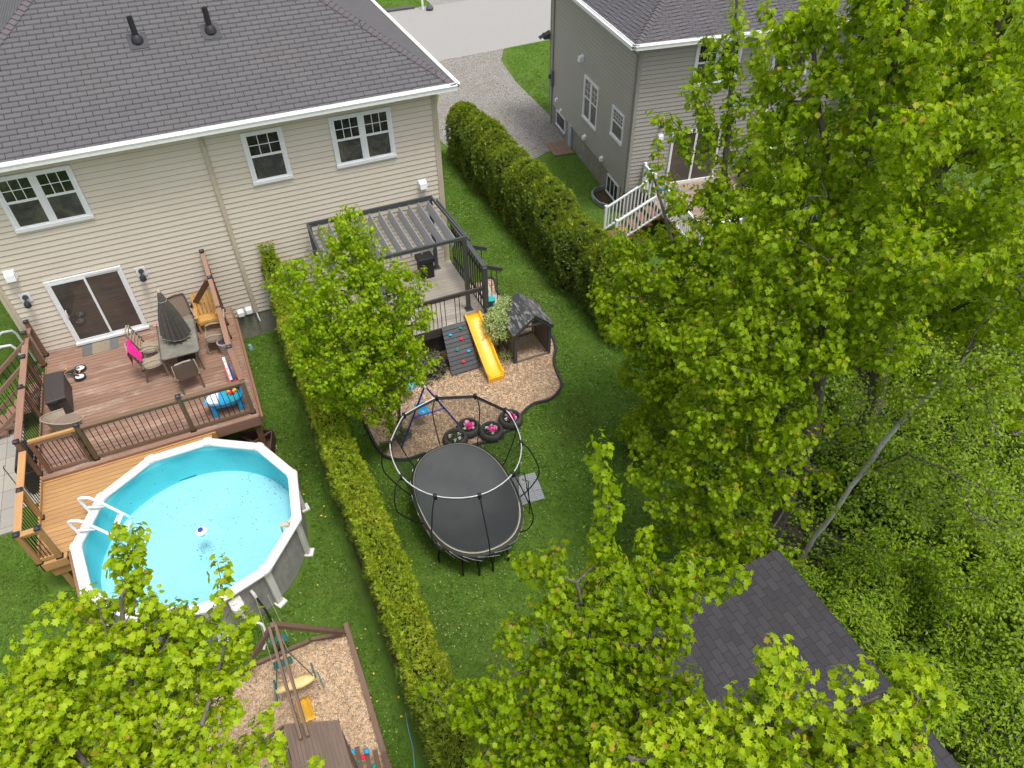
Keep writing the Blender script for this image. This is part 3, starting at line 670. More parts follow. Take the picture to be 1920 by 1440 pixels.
B(MB().box(-9.3, -9.0, -.3, -.0, 3.55, 3.75).add([(-9.3, -.5, 3.6), (-8.95, -.5, 3.6), (-8.95, 0, 3.85), (-9.3, 0, 3.85)], [(0, 1, 2, 3)]), 'porch_roof', M_SHG, Mx=LW)
# rear windows and door of the grey house
window(N, 1.98, 3.68, 4.56, 6.0, M=GM, panels=2, grid=(2, 2)); window(N, 4.95, 6.4, 4.52, 6.0, M=GM, panels=2); window(N, 8.0, 9.4, 4.56, 6.0, M=GM, panels=2)
dd = MB(); dd.box(1.55, 3.5, -.07, -.02, 2.93, 3.02).box(1.55, 1.63, -.07, -.02, 1.1, 2.93).box(3.42, 3.5, -.07, -.02, 1.1, 2.93).box(1.53, 3.52, -.10, -.02, 1.02, 1.1).box(2.48, 2.56, -.06, -.02, 1.1, 2.93)
dd = B(dd, 'patio_door', M_WHITE); MB().box(1.63, 2.48, -.045, -.03, 1.1, 2.93).box(2.56, 3.42, -.045, -.03, 1.1, 2.93).xf(GM).build('pane', M_DOORGL, dd)
hood(N, 1.08, 2.95, GM, .9); hood(N, 5.2, 3.3, GM, .9)
l = B(MB().box(0.98, 1.16, -.04, -.02, 3.35, 3.6), 'wall_lamp', M_WHITE); MB().lathe((1.07, -.12, 3.3), [(.04, 0), (.08, .05), (.06, .2), (.02, .25)], 12).xf(GM).build('lantern', MATS['dark_lantern'], l, smooth=True)
# window well
ww = thing('window_well', 'corrugated galvanised window well at the foot of the grey house', 'window well', tuple(GM @ Vector((-.4, 1.2, 0))))
m = MB(); M_GALV = plain('galvanised', (.42, .47, .48), .35, .7, .25, 12)
arc = [(-.02, .45), (-.42, .52), (-.66, .8), (-.72, 1.2), (-.66, 1.62), (-.42, 1.9), (-.02, 1.96)]
for k in range(4):
    pts = [(x, y, .04+.055*k) for x, y in arc]; m.tube(pts, .028, 8)
m.add([(x, y, -.3) for x, y in arc]+[(x, y, .2) for x, y in arc], [(i, i+1, i+8, i+7) for i in range(6)])
m.xf(GM); m.build('rim', M_GALV, ww, smooth=True)
m = MB(); m.prism([(x*.97, 1.2+(y-1.2)*.97) for x, y in arc], .004, .02); m.xf(GM); m.build('gravel_base', M_EARTH, ww)
# paver pad beside the access panel
p = MB()
for i in range(4):
    for j in range(3): p.box(-.95+i*.225, -.95+i*.225+.215, 5.35+j*.42, 5.35+j*.42+.41, .005, .045)
tag(p.xf(GM).build('paver_pad', plain('brick_paver', (.24, .155, .11), .9, 0, .3, 8, .5)), 'small reddish paver pad by the pale blue panel of the grey house', 'paving')

# white railed deck behind the grey house
D2 = thing('white_railed_deck', 'raised back deck with white railings and pinkish boards behind the grey house', 'deck', tuple(GM @ Vector((3, -2.2, 0))))
M_PINK = wood('pinkish_boards', (.36, .27, .215), 0, .2, (.5, .43, .37), .6)
X0, X1, Y0, Y1, ZF = .62, 5.6, -4.45, -.03, 1.02
m = MB(); y = Y0
while y < Y1-.05: m.box(X0, X1, y, y+.135, ZF-.035, ZF); y += .142
B(m, 'floor_boards', M_PINK, D2)
B(MB().box(X0, X1, Y0+.02, Y1, ZF-.30, ZF-.04), 'fascia', plain('red_stain', (.22, .075, .05), .6, 0, .2, 4), D2)
for x in (X0+.1, 3, X1-.1): B(MB().box(x-.07, x+.07, Y0+.1, Y0+.24, 0, ZF-.3), 'post', M_WHITE, D2)
def wrail(p, q, zp, zq, nb):
    p, q = np.array(p), np.array(q); h = .95
    B(MB().beam((*p, zp+h), (*q, zq+h), .07, .05), 'top_rail', M_WHITE, D2); B(MB().beam((*p, zp+.09), (*q, zq+.09), .05, .05), 'bottom_rail', M_WHITE, D2)
    for (c, z) in ((p, zp), (q, zq)): B(MB().box(c[0]-.05, c[0]+.05, c[1]-.05, c[1]+.05, z-.1, z+h+.10), 'rail_post', M_WHITE, D2, bevel=.008)
    b = MB()
    for i in range(1, nb): c = p+(q-p)*i/nb; z = zp+(zq-zp)*i/nb; b.box(c[0]-.02, c[0]+.02, c[1]-.02, c[1]+.02, z+.1, z+h-.02)
    B(b, 'balusters', M_WHITE, D2)
wrail((X0, -.1), (X0, -.9), ZF, ZF, 6); wrail((X0, -.95), (-1.15, -.95), ZF, 0.05, 13); wrail((X0, -1.95), (-1.15, -1.95), ZF, 0.05, 13)
wrail((X0, -2.0), (X0, Y0), ZF, ZF, 18); wrail((X0+.1, Y0), (3.0, Y0), ZF, ZF, 17); wrail((3.1, Y0), (X1, Y0), ZF, ZF, 18); wrail((X1, Y0+.1), (X1, -.1), ZF, ZF, 30)
st = MB()
for i in range(5): x = X0-.02-i*.33; z = ZF-.19*(i+1); st.box(x-.33, x, -1.92, -.98, z-.04, z)
B(st, 'stair_treads', plain('brown_tread', (.22, .10, .06), .7, 0, .25, 5), D2)
# barbecue under a black cover and a blue bin on that deck
m = MB(); m.box(4.3, 5.2, -1.0, -.4, ZF+.02, ZF+.95); m.box(4.42, 5.08, -.98, -.42, ZF+.95, ZF+1.18)
tag(m.xf(GM).build('covered_barbecue', plain('black_cover', (.03, .03, .034), .6, 0, .3, 5, .5), bevel=.06, seg=3), 'black covered barbecue on the white railed deck by the grey wall', 'barbecue')
m = MB(); m.tube([(.85+.2*i, -.62+.02*i, ZF+.02+.1*math.sin(i*1.3)) for i in range(1, 6)], [.12, .16, .15, .16, .1], 8); 
tag(m.xf(GM).build('blue_float', plain('blue_vinyl', (.05, .22, .62), .35), smooth=True), 'blue and white inflatable lying on the white railed deck near the stairs', 'inflatable')
# ================================================================ LEFT DECK, POOL
M_REDW = wood('red_brown_boards', (.30, .175, .12), 0, .20, (.58, .48, .41), 1.0)
M_REDY = wood('red_brown_beams', (.28, .155, .10), 1, .12); M_REDX = wood('red_brown_rail', (.28, .16, .11), 0, .12); M_REDZ = wood('red_brown_post', (.20, .10, .055), 2, .12)
M_RAILL = wood('rail_worn', (.33, .185, .125), 1, .1, (.42, .27, .2), .5)
M_OLIVE = wood('olive_post', (.13, .085, .045), 2, .1); M_OLIVEX = wood('olive_rail', (.20, .125, .075), 0, .1)
M_GOLD = wood('new_pine_boards', (.50, .285, .115), 0, .13); M_GOLDY = wood('new_pine_rail', (.55, .30, .12), 1, .08); M_GOLDZ = wood('new_pine_post', (.42, .235, .085), 2, .08); M_GOLDX = wood('new_pine_beam', (.52, .29, .11), 0, .08)
M_BAL = plain('black_baluster', (.022, .018, .017), .4, .4, .2, 20); M_CAPM = plain('dark_post_cap', (.045, .05, .06), .4, .6, .3, 15)
DK = thing('brown_deck', 'reddish brown raised wooden deck with black balusters at the sliding door', 'deck', (-3.3, -2.4, 0))
ZD = 1.25
m = MB(); y = -4.86
while y < -.05: m.box(-5.78, -0.90, y, y+.124, ZD-.035, ZD); y += .135
m.build('floor_boards', M_REDW, DK)
MB().box(-5.80, -.88, -4.90, -4.865, ZD-.30, ZD+.004).build('fascia', M_REDX, DK); MB().box(-.895, -.855, -4.86, -.03, ZD-.30, ZD+.004).build('fascia', M_REDY, DK); MB().box(-5.82, -5.785, -4.86, -.03, ZD-.30, ZD+.004).build('fascia', M_REDY, DK)
MB().box(-.85, -.79, -4.80, -.45, ZD-.22, ZD-.12).build('side_ledger', M_REDY, DK)
for x in (-5.7, -3.3, -1.0):
    for y in (-4.75, -2.4): MB().box(x-.07, x+.07, y-.07, y+.07, 0, ZD-.3).build('support_post', M_REDZ, DK)
MB().box(-5.7, -.98, -.02, 0.02, .2, 1.2).build('ledger_board', M_REDX, DK)
def rpost(par, x, y, z0, z1, mat, s=.095, cap=True, foot=True):
    o = MB().box(x-s/2, x+s/2, y-s/2, y+s/2, z0, z1).build('post', mat, par, bevel=.004)
    if cap: MB().box(x-s/2-.014, x+s/2+.014, y-s/2-.014, y+s/2+.014, z1+.001, z1+.03).add([(x-s/2, y-s/2, z1+.031), (x+s/2, y-s/2, z1+.031), (x+s/2, y+s/2, z1+.031), (x-s/2, y+s/2, z1+.031), (x, y, z1+.06)], [(0, 1, 4), (1, 2, 4), (2, 3, 4), (3, 0, 4)]).build('cap', M_CAPM, o)
    if foot: MB().box(x-s/2-.018, x+s/2+.018, y-s/2-.018, y+s/2+.018, z0-.001, z0+.035).build('post_foot', M_BAL, o)
    return o
def rail(par, p, q, zp, zq, mat, nb, h=1.08, flat=True, bm=None, lo=.09, top_w=.135):
    """rail panel between p and q (plan points): flat top board, lower rail, one mesh per baluster"""
    p, q = np.array(p, float), np.array(q, float); L = np.linalg.norm(q-p)
    MB().beam((*p, zp+h), (*q, zq+h), top_w if flat else .04, .036 if flat else .09).build('top_rail', mat, par, bevel=.004)
    MB().beam((*p, zp+h-.075), (*q, zq+h-.075), .036, .085).build('upper_rail', bm or mat, par)
    MB().beam((*p, zp+lo), (*q, zq+lo), .036, .085).build('lower_rail', bm or mat, par)
    for i in range(1, nb+1):
        f = i/(nb+1); c = p+(q-p)*f; z = zp+(zq-zp)*f
        MB().tube([(c[0], c[1], z+lo), (c[0], c[1], z+h-.05)], .0095, 6).build('baluster', M_BAL, par)
# near side
rpost(DK, -4.60, -4.72, ZD, ZD+1.16, M_OLIVE); rpost(DK, -2.42, -4.72, ZD, ZD+1.16, M_OLIVE); rpost(DK, -.98, -4.70, ZD, ZD+1.06, M_OLIVEX, cap=False)
rail(DK, (-4.55, -4.72), (-2.47, -4.72), ZD, ZD, M_OLIVEX, 15); rail(DK, (-2.37, -4.72), (-1.03, -4.72), ZD, ZD, M_OLIVEX, 10)
# gate
G = MB(); GT = empty('gate', (-5.1, -4.72, ZD)); put(GT, DK)
MB().box(-5.62, -4.66, -4.76, -4.69, ZD+1.03, ZD+1.10).build('top_rail', M_GOLDX, GT); MB().box(-5.6, -4.68, -4.745, -4.705, ZD+.93, ZD+1.025).build('upper_rail', M_REDX, GT); MB().box(-5.6, -4.68, -4.745, -4.705, ZD+.06, ZD+.14).build('lower_rail', M_REDX, GT)
MB().box(-5.64, -5.55, -4.76, -4.69, ZD+.02, ZD+1.03).build('stile', M_REDZ, GT); MB().box(-4.76, -4.67, -4.76, -4.69, ZD+.02, ZD+1.03).build('stile', M_OLIVE, GT)
for i in range(8): x = -5.50+i*.1; MB().tube([(x, -4.725, ZD+.1), (x, -4.725, ZD+.98)], .0095, 6).build('baluster', M_BAL, GT)
for z in (.2, .5, .8): MB().lathe((-4.665, -4.77, ZD+z), [(.03, 0), (.03, .03), (.015, .04)], 10, (0, -1, 0)).build('hinge', M_BAL, GT)
# left side with a stair opening at the back
for y in (-.12, ): rpost(DK, -5.80, y, ZD, ZD+1.18, M_REDZ)
rpost(DK, -5.84, -.55, ZD, ZD+1.14, M_REDZ); rpost(DK, -5.84, -1.55, ZD, ZD+1.12, M_REDZ); rpost(DK, -5.84, -2.75, ZD, ZD+1.12, M_REDZ); rpost(DK, -5.82, -4.70, ZD, ZD+1.14, M_REDZ)
rail(DK, (-5.82, -1.0), (-5.82, -2.70), ZD, ZD, M_RAILL, 12, bm=M_REDY, top_w=.15); rail(DK, (-5.82, -2.80), (-5.82, -4.66), ZD, ZD, M_RAILL, 14, bm=M_REDY, top_w=.15)
MB().beam((-5.80, -.12, ZD+.99), (-5.84, -.9, ZD+.99), .09, .04).build('top_rail', M_REDY, DK)
# steps down to the left
for (yy) in (-.62, -1.62):
    MB().beam((-5.9, yy, ZD+.92), (-7.5, yy, .95), .09, .09).build('stair_rail', M_REDX, DK); MB().beam((-5.9, yy, ZD+.12), (-7.5, yy, .15), .04, .085).build('stair_rail', M_REDX, DK)
    for i in range(10): f = (i+.5)/10; x = -5.9-1.6*f; z = ZD+.12-1.1*f; MB().tube([(x, yy, z), (x, yy, z+.8)], .0095, 6).build('baluster', M_BAL, DK)
    rpost(DK, -7.5, yy, 0.0, 1.02, M_REDZ, foot=True)
for i in range(6): MB().box(-6.12-i*.26, -5.85-i*.26, -1.58, -.66, ZD-.19*(i+1)-.04, ZD-.19*(i+1)).build('stair_tread', M_REDY, DK)
# right side: tall worn section by the wall, then a low rail
for y, zt in ((-.10, 3.30), (-.80, 2.88)): rpost(DK, -1.10, y, ZD, zt, M_REDZ)
MB().beam((-1.10, -.12, 3.25), (-1.10, -.78, 2.86), .11, .05).build('top_rail', M_RAILL, DK)
MB().beam((-1.10, -.84, 2.86), (-1.11, -1.42, 2.33), .11, .045).build('top_rail', M_RAILL, DK)
rpost(DK, -1.11, -1.45, ZD, 2.32, M_REDZ); rpost(DK, -1.08, -3.30, ZD, 2.35, M_REDZ)
rail(DK, (-1.11, -1.5), (-1.08, -3.25), ZD, ZD, M_RAILL, 12, bm=M_REDY); rail(DK, (-1.07, -3.35), (-.98, -4.66), ZD, ZD, M_REDY, 9, bm=M_REDY)
for i in range(6): MB().tube([(-1.10, -.2-.1*i, ZD+.05), (-1.10, -.2-.1*i, 2.8)], .0095, 6).build('baluster', M_BAL, DK)
MB().beam((-1.16, -.80, 2.80), (-2.0, -.10, 1.45), .15, .045, (0, -1, .3)).build('brace', M_REDZ, DK)

# new pine platform round the pool
PC = np.array([-2.76, -7.53]); PR = 2.33; PHI0 = R(74.4)
PV = [(PC[0]+PR*math.cos(PHI0+2*math.pi*i/11), PC[1]+PR*math.sin(PHI0+2*math.pi*i/11)) for i in range(11)]
def pv(i, r=0.0):
    a = PHI0+2*math.pi*i/11; return (PC[0]+(PR+r)*math.cos(a), PC[1]+(PR+r)*math.sin(a))
ZP = 1.16
PD = thing('pine_platform', 'fresh yellow pine platform with black balusters wrapping the pool beside the brown deck', 'deck', (-5.3, -6, 0))
m = MB(); y = -7.26; 
while y < -4.93:
    yc = y+.065; # board right end stops at the pool coping
    xr = None
    for i in range(11):
        (ax, ay), (bx, by) = pv(i, .20), pv(i+1, .20)
        if (ay > yc) != (by > yc):
            xx = ax+(yc-ay)/(by-ay)*(bx-ax)
            if xx < PC[0]+.2: xr = xx if xr is None else min(xr, xx)
    if xr is None: xr = -2.05
    m.box(-5.76, xr, y, y+.120, ZP-.035, ZP); y += .1295
m.build('floor_boards', M_GOLD, PD)
e = MB()
for i in (1, 2, 3, 4):
    a, b = pv(i, .135), pv(i+1, .135)
    if i == 1: a = (a[0]+(b[0]-a[0])*.35, a[1]+(b[1]-a[1])*.35)
    if i == 4: b = (a[0]+(b[0]-a[0])*.15, a[1]+(b[1]-a[1])*.15)
    if i in (4,): continue
    e.beam((*a, ZP-.03), (*b, ZP-.03), .075, .10)
e.build('edge_board', M_REDX, PD)
MB().box(-5.78, -1.95, -4.945, -4.905, ZP-.2, ZP+.03).build('rim_board', M_GOLDX, PD); MB().box(-5.79, -5.28, -7.30, -7.262, ZP-.22, ZP+.003).build('fascia', M_GOLDX, PD); MB().box(-5.80, -5.762, -7.3, -4.95, ZP-.22, ZP+.003).build('fascia', M_GOLDY, PD)
MB().box(-5.7, -5.3, -7.25, -7.1, ZP-.5, ZP-.24).box(-5.6, -5.47, -7.22, -7.09, 0, ZP-.5).build('support_post', M_GOLDZ, PD)
rpost(PD, -5.79, -5.98, ZP, ZP+1.0, M_GOLDZ); rpost(PD, -5.78, -7.22, ZP, ZP+1.02, M_GOLDZ); rpost(PD, -5.40, -7.22, ZP, ZP+1.02, M_GOLDZ)
rail(PD, (-5.79, -4.80), (-5.79, -5.93), ZP, ZP, M_GOLDY, 10, h=.99, bm=M_GOLDY, top_w=.15); rail(PD, (-5.79, -6.03), (-5.78, -7.16), ZP, ZP, M_GOLDY, 10, h=.99, bm=M_GOLDY, top_w=.15)
rail(PD, (-5.73, -7.22), (-5.45, -7.22), ZP, ZP, M_GOLDX, 3, h=.99, bm=M_GOLDX)

# pool
P = thing('swimming_pool', 'round above ground pool with white rim, turquoise water and grey wall', 'pool', (PC[0], PC[1], 0))
M_RIM = plain('pool_rim', (.66, .65, .62), .4, 0, .10, 4); M_RIMC = plain('pool_cap', (.60, .59, .57), .45, 0, .15, 8)
t = NT('pool_wall'); v = t.coord('Object'); n = t.noise(v, 4, 6, .8); n2 = t.noise(t.coord('Object', (3, 3, .6)), 2, 5, .7)
t.color(t.mix(t.ramp(n2, [(.5, 0.), (.75, .6)]), t.ramp(n, [(.3, (.23, .225, .21)), (.7, (.35, .345, .33))]), (.13, .12, .10))); t.rough(.7); M_PW = t.m
t = NT('pool_liner'); v = t.coord('Object'); n = t.noise(v, 1.1, 5, .6, .3); n2 = t.noise(v, 16, 3, .7)
c = t.ramp(n, [(.35, (.42, .61, .66)), (.65, (.48, .66, .70))])
sp = t.ramp(t.noise(v, 26, 2, .9), [(.70, 0.0), (.76, .55)]); zz = t.ramp(t.noise(v, .9, 2, .5), [(.50, 0.), (.60, 1.)])
rp = t.noise(t.coord('Object', (.8, 2.6, 1)), 9, 3, .6, .5); c = t.mix(t.ramp(rp, [(.46, 0.), (.62, .35)]), c, (.55, .73, .77)); t.color(t.mix(t.math('MULTIPLY', sp, zz), c, (.10, .35, .42))); t.rough(.8); M_LIN = t.m  # pale ripple rows paint the water's light pattern onto the liner
t = NT('pool_liner_wall'); v = t.coord('Object'); t.color(t.ramp(t.noise(v, 1.2, 4, .6), [(.3, (.10, .50, .56)), (.7, (.15, .58, .63))])); t.rough(.7); M_LINW = t.m
ring = lambda r, n=66: [(PC[0]+r*math.cos(2*math.pi*i/n), PC[1]+r*math.sin(2*math.pi*i/n)) for i in range(n)]
w = MB(); o1, i1 = ring(2.22), ring(2.19); nn = 66
w.add([(x, y, .02) for x, y in o1]+[(x, y, 1.27) for x, y in o1], [(i, (i+1) % nn, (i+1) % nn+nn, i+nn) for i in range(nn)]); w.build('wall', M_PW, P, smooth=True)
w = MB(); w.add([(x, y, .36) for x, y in ring(2.16)]+[(x, y, .40) for x, y in i1]+[(x, y, 1.27) for x, y in i1], [((i+1) % nn, i, i+nn, (i+1) % nn+nn) for i in range(nn)]+[((i+1) % nn+nn, i+nn, i+2*nn, (i+1) % nn+2*nn) for i in range(nn)]); w.build('liner_wall', M_LINW, P, smooth=True)
w = MB(); w.add([(x, y, .36) for x, y in ring(2.165)], [tuple(range(nn))]); w.build('floor', M_LIN, P)
t = NT('pool_water'); gl = t.n.new('ShaderNodeBsdfGlossy'); gl.inputs['Roughness'].default_value = .03; tp = t.n.new('ShaderNodeBsdfTransparent'); tp.inputs['Color'].default_value = (.74, .95, .975, 1)
fz = t.n.new('ShaderNodeFresnel'); fz.inputs['IOR'].default_value = 1.33; ms = t.n.new('ShaderNodeMixShader'); t.l.new(fz.outputs[0], ms.inputs[0]); t.l.new(tp.outputs[0], ms.inputs[1]); t.l.new(gl.outputs[0], ms.inputs[2]); t.l.new(ms.outputs[0], t.out.inputs['Surface'])
b = t.n.new('ShaderNodeBump'); b.inputs['Strength'].default_value = .35; b.inputs['Distance'].default_value = .02; t.l.new(t.noise(t.coord('Object', (1, 2.4, 1)), 7, 4, .6), b.inputs['Height']); t.l.new(b.outputs[0], gl.inputs['Normal']); M_WATER = t.m
w = MB(); w.add([(x, y, 1.13) for x, y in ring(2.185)], [tuple(range(nn))]); w.build('water', M_WATER, P)
for i in range(11):
    a0, a1 = PHI0+2*math.pi*(i+.035)/11, PHI0+2*math.pi*(i+.965)/11; c = math.cos(math.pi/11)
    q = []
    for r, aa in ((PR-.155, a0), (PR-.155, a1), (PR+.065, a1), (PR+.065, a0)): q.append((PC[0]+r*math.cos(aa), PC[1]+r*math.sin(aa)))
    MB().prism(q, 1.285, 1.345).build('rim', M_RIM, P, bevel=.016)
    aa = PHI0+2*math.pi*i/11; ca, sa = math.cos(aa), math.sin(aa); q = []
    for r, tt in ((PR-.17, -.085), (PR-.165, .085), (PR-.02, .125), (PR+.06, .10), (PR+.085, 0), (PR+.06, -.10), (PR-.02, -.125)): q.append((PC[0]+r*ca-tt*sa, PC[1]+r*sa+tt*ca))
    MB().prism(q, 1.28, 1.368).build('rim_cap', M_RIMC, P, bevel=.018)
    up = MB(); b0 = (PC[0]+(PR-.05)*ca, PC[1]+(PR-.05)*sa, .02); t0 = (PC[0]+(PR-.055)*ca, PC[1]+(PR-.055)*sa, 1.28)
    up.beam(b0, t0, .15, .10, (ca, sa, 0)); up.beam((PC[0]+(PR-.02)*ca, PC[1]+(PR-.02)*sa, 0.0), (PC[0]+(PR-.02)*ca, PC[1]+(PR-.02)*sa, .07), .22, .2, (ca, sa, 0))
    up.build('upright', M_RIM, P, bevel=.015)
# skimmer, return and hoses
aS = R(-76); sx, sy = PC[0]+2.23*math.cos(aS), PC[1]+2.23*math.sin(aS); cs, sn = math.cos(aS), math.sin(aS)
MB().beam((sx, sy, 1.02), (sx+.16*cs, sy+.16*sn, 1.02), .24, .22).lathe((sx+.2*cs, sy+.2*sn, 1.0), [(.13, 0), (.13, .13), (.11, .15), (.02, .15)], 20).build('skimmer', M_RIMC, P)
def hose(name, lab, pts, r, mat, cat='hose'): 
    P_ = [np.array(p, float) for p in pts]; out = []
    for i in range(len(P_)-1):
        a, b, c, d = P_[max(i-1, 0)], P_[i], P_[i+1], P_[min(i+2, len(P_)-1)]
        for k in range(8): t_ = k/8; out.append(.5*((2*b)+(c-a)*t_+(2*a-5*b+4*c-d)*t_*t_+(3*b-a-3*c+d)*t_**3))
    out.append(P_[-1]); o = MB().tube(out, r, 8).build(name, mat, None, smooth=True); return tag(o, lab, cat)
aR = R(-67); rx, ry = PC[0]+2.23*math.cos(aR), PC[1]+2.23*math.sin(aR)
MB().tube([(rx, ry, 1.0), (rx+.10*math.cos(aR), ry+.1*math.sin(aR), 1.0), (rx+.13*math.cos(aR), ry+.13*math.sin(aR), .9)], .035, 10).build('return_fitting', M_RIMC, P, smooth=True)
hose('black_hose', 'black hose hanging from the pool return down to the grass', [(rx+.13*math.cos(aR), ry+.13*math.sin(aR), .91), (rx+.12, ry-.2, .5), (rx+.14, ry-.28, .15), (rx+.12, ry-.5, .04), (rx+.15, ry-.95, .035)], .024, M_BLACK)
hose('white_hose', 'white curved pool hose below the skimmer', [(sx+.2*cs, sy+.2*sn, .84), (sx+.3*cs+.05, sy+.3*sn, .60), (sx+.5*cs+.22, sy+.42*sn, .50), (sx+.33, sy-.55, .28), (sx+.22, sy-.7, .06)], .028, M_RIMC)
# thermometer float, rim clip, ladder
f = onz(377, 996, 1.14)
fl = thing('pool_float', 'small round white and blue floating chlorine dispenser in the pool', 'dispenser', (f[0], f[1], 1.12))
MB().lathe((f[0], f[1], 1.09), [(.05, -.08), (.06, 0), (.115, .02), (.125, .05), (.10, .085), (.06, .09)], 22).build('body', plain('float_white', (.75, .8, .82), .3), fl, smooth=True)
MB().lathe((f[0], f[1], 1.175), [(.055, 0), (.055, .035), (.03, .045)], 16).build('lid', plain('float_blue', (.01, .06, .35), .35), fl, smooth=True)
g = onz(541, 984, 1.36)
m = MB().beam((g[0]-.16, g[1]+.02, 1.40), (g[0]+.02, g[1]-.03, 1.44), .10, .05).beam((g[0]-.16, g[1]+.02, 1.05), (g[0]-.16, g[1]+.02, 1.42), .10, .03, (1, 0, 0)).beam((g[0]+.0, g[1], 1.38), (g[0]+.03, g[1]-.01, 1.50), .07, .05, (1, 0, 0))
tag(m.build('rim_clip', plain('cream_plastic', (.55, .47, .33), .45), bevel=.01), 'cream plastic hook clipped over the right side of the pool rim', 'hook')
# steps: white frame with two handrails
LD = thing('pool_ladder', 'white plastic pool ladder standing half on the pine platform and half in the water', 'ladder', (-4.6, -6.9, ZP))
M_LAD = plain('ladder_white', (.78, .80, .82), .3, 0, .06, 5)
inv = np.array([PC[0]+.35, PC[1]+.0])-np.array([-4.65, -6.75]); inv = inv/np.linalg.norm(inv); per = np.array([-inv[1], inv[0]])
for s in (-.30, .30):
    o2 = onz(122 if s < 0 else 172, 951 if s < 0 else 910, ZP+.62)[:2]
    base = np.array([-4.93, -6.62])+per*s
    P2 = lambda d, z: (base[0]+inv[0]*d, base[1]+inv[1]*d, z)
    MB().tube([P2(.10, ZP+.02), P2(.02, ZP+.52), P2(.03, ZP+.60), P2(.10, ZP+.64), P2(.24, ZP+.62), P2(.34, ZP+.54), P2(.80, ZP-.12), P2(.98, .25)], .034, 10).build('handrail', M_LAD, LD, smooth=True)
    MB().tube([P2(.10, ZP+.30), P2(.44, ZP+.30)], .028, 8).build('rail_brace', M_LAD, LD, smooth=True)
    MB().tube([P2(.10, ZP+.001), P2(.10, ZP+.03)], .055, 10).build('foot', M_LAD, LD)
for k in range(4):
    d0 = .66+k*.115; z = ZP-.03-.22*k
    a = np.array([-4.93, -6.62])+inv*d0
    MB().beam((*(a-per*.29), z), (*(a+per*.29), z), .13, .035).build('tread', M_LAD, LD, bevel=.01)
# ================================================================ THINGS ON THE DECK
M_WICK = plain('taupe_wicker', (.33, .275, .205), .7, 0, .3, 30, .6); M_SLING = plain('brown_sling', (.22, .165, .125), .7, 0, .25, 40, .3); M_TFR = plain('bronze_tube', (.15, .125, .095), .45, .3, .2, 12)
M_PINKT = plain('pink_towel', (.92, .02, .32), .9, 0, .12, 14, .4)
# table with mottled glass
T = thing('patio_table', 'rectangular glass patio table with bronze frame under the closed umbrella', 'table', (-2.3, -1.85, ZD))
t = NT('table_glass'); v = t.coord('Object'); n = t.noise(v, 2.4, 5, .6, .4); t.color(t.ramp(n, [(.35, (.14, .135, .11)), (.6, (.21, .20, .17)), (.8, (.28, .265, .22))])); t.rough(.22); t.bump(t.noise(v, 60, 2, .5), .15, .002); M_TGL = t.m
def rrect(x0, x1, y0, y1, r, n=5):
    out = []
    for cx, cy, a0 in ((x1-r, y1-r, 0), (x0+r, y1-r, 90), (x0+r, y0+r, 180), (x1-r, y0+r, 270)):
        for k in range(n+1): a = R(a0+90*k/n); out.append((cx+r*math.cos(a), cy+r*math.sin(a)))
    return out
MB().prism(rrect(-2.76, -1.84, -2.60, -1.10, .09), ZD+.705, ZD+.72).build('tabletop', M_TGL, T)
rr = rrect(-2.775, -1.825, -2.615, -1.085, .10); MB().tube([(x, y, ZD+.708) for x, y in rr]+[(rr[0][0], rr[0][1], ZD+.708)], .017, 8).build('frame', M_TFR, T, smooth=True)
for x, y in ((-2.7, -2.52), (-1.9, -2.52), (-2.7, -1.18), (-1.9, -1.18)):
    c = (-2.3, -1.85); MB().tube([(x, y, ZD+.69), (x+(c[0]-x)*.12, y+(c[1]-y)*.1, ZD+.4), (x, y, ZD)], .018, 8).build('leg', M_TFR, T, smooth=True)
# umbrella
U = thing('closed_umbrella', 'tall closed charcoal patio umbrella with folded pleats standing through the glass table', 'umbrella', (-2.3, -1.85, ZD))
M_UMB = plain('charcoal_canvas', (.095, .085, .075), .85, 0, .5, 22, .6); M_PIPE = plain('cream_piping', (.4, .37, .32), .7)
lean = lambda z: (-2.3+.012*(z-2.0), -1.85-.0*(z-2.0))
m = MB(); nr = 14; prof = [(3.46, .03), (3.40, .06), (3.2, .10), (2.9, .18), (2.6, .245), (2.3, .295), (2.08, .32)]; P_ = []
for z, r in prof:
    row = []; cx, cy = lean(z)
    for k in range(nr*4+1):
        a = 2*math.pi*k/(nr*4); rr_ = r*(1+.17*math.cos(a*nr)*min(1, (3.5-z)*1.6)); zz = z+(.035*math.cos(a*nr) if z < 2.2 else 0)-(.06*math.sin(a+1) if z < 2.2 else 0)
        row.append((cx+rr_*math.cos(a), cy+rr_*math.sin(a), zz))
    P_.append(row)
m.grid(P_); m.build('canopy', M_UMB, U, smooth=True)
MB().tube([p for p in P_[-1]], .006, 5, cap=False).build('hem', M_PIPE, U); MB().tube([(p[0], p[1], p[2]) for p in P_[2]], .007, 5, cap=False).build('vent_hem', M_PIPE, U)
MB().tube([(-2.3, -1.85, ZD), (-2.28, -1.85, 3.4)], .022, 10).build('pole', M_TFR, U, smooth=True)
MB().lathe((lean(3.5)[0], lean(3.5)[1], 3.44), [(.03, 0), (.035, .03), (.02, .07), (.008, .09)], 12).build('finial', plain('cream_finial', (.55, .52, .46), .5), U, smooth=True)
MB().lathe((-2.3, -1.85, ZD), [(.24, 0), (.24, .04), (.06, .09), (.035, .3)], 20).build('base', M_BLACK, U, smooth=True)
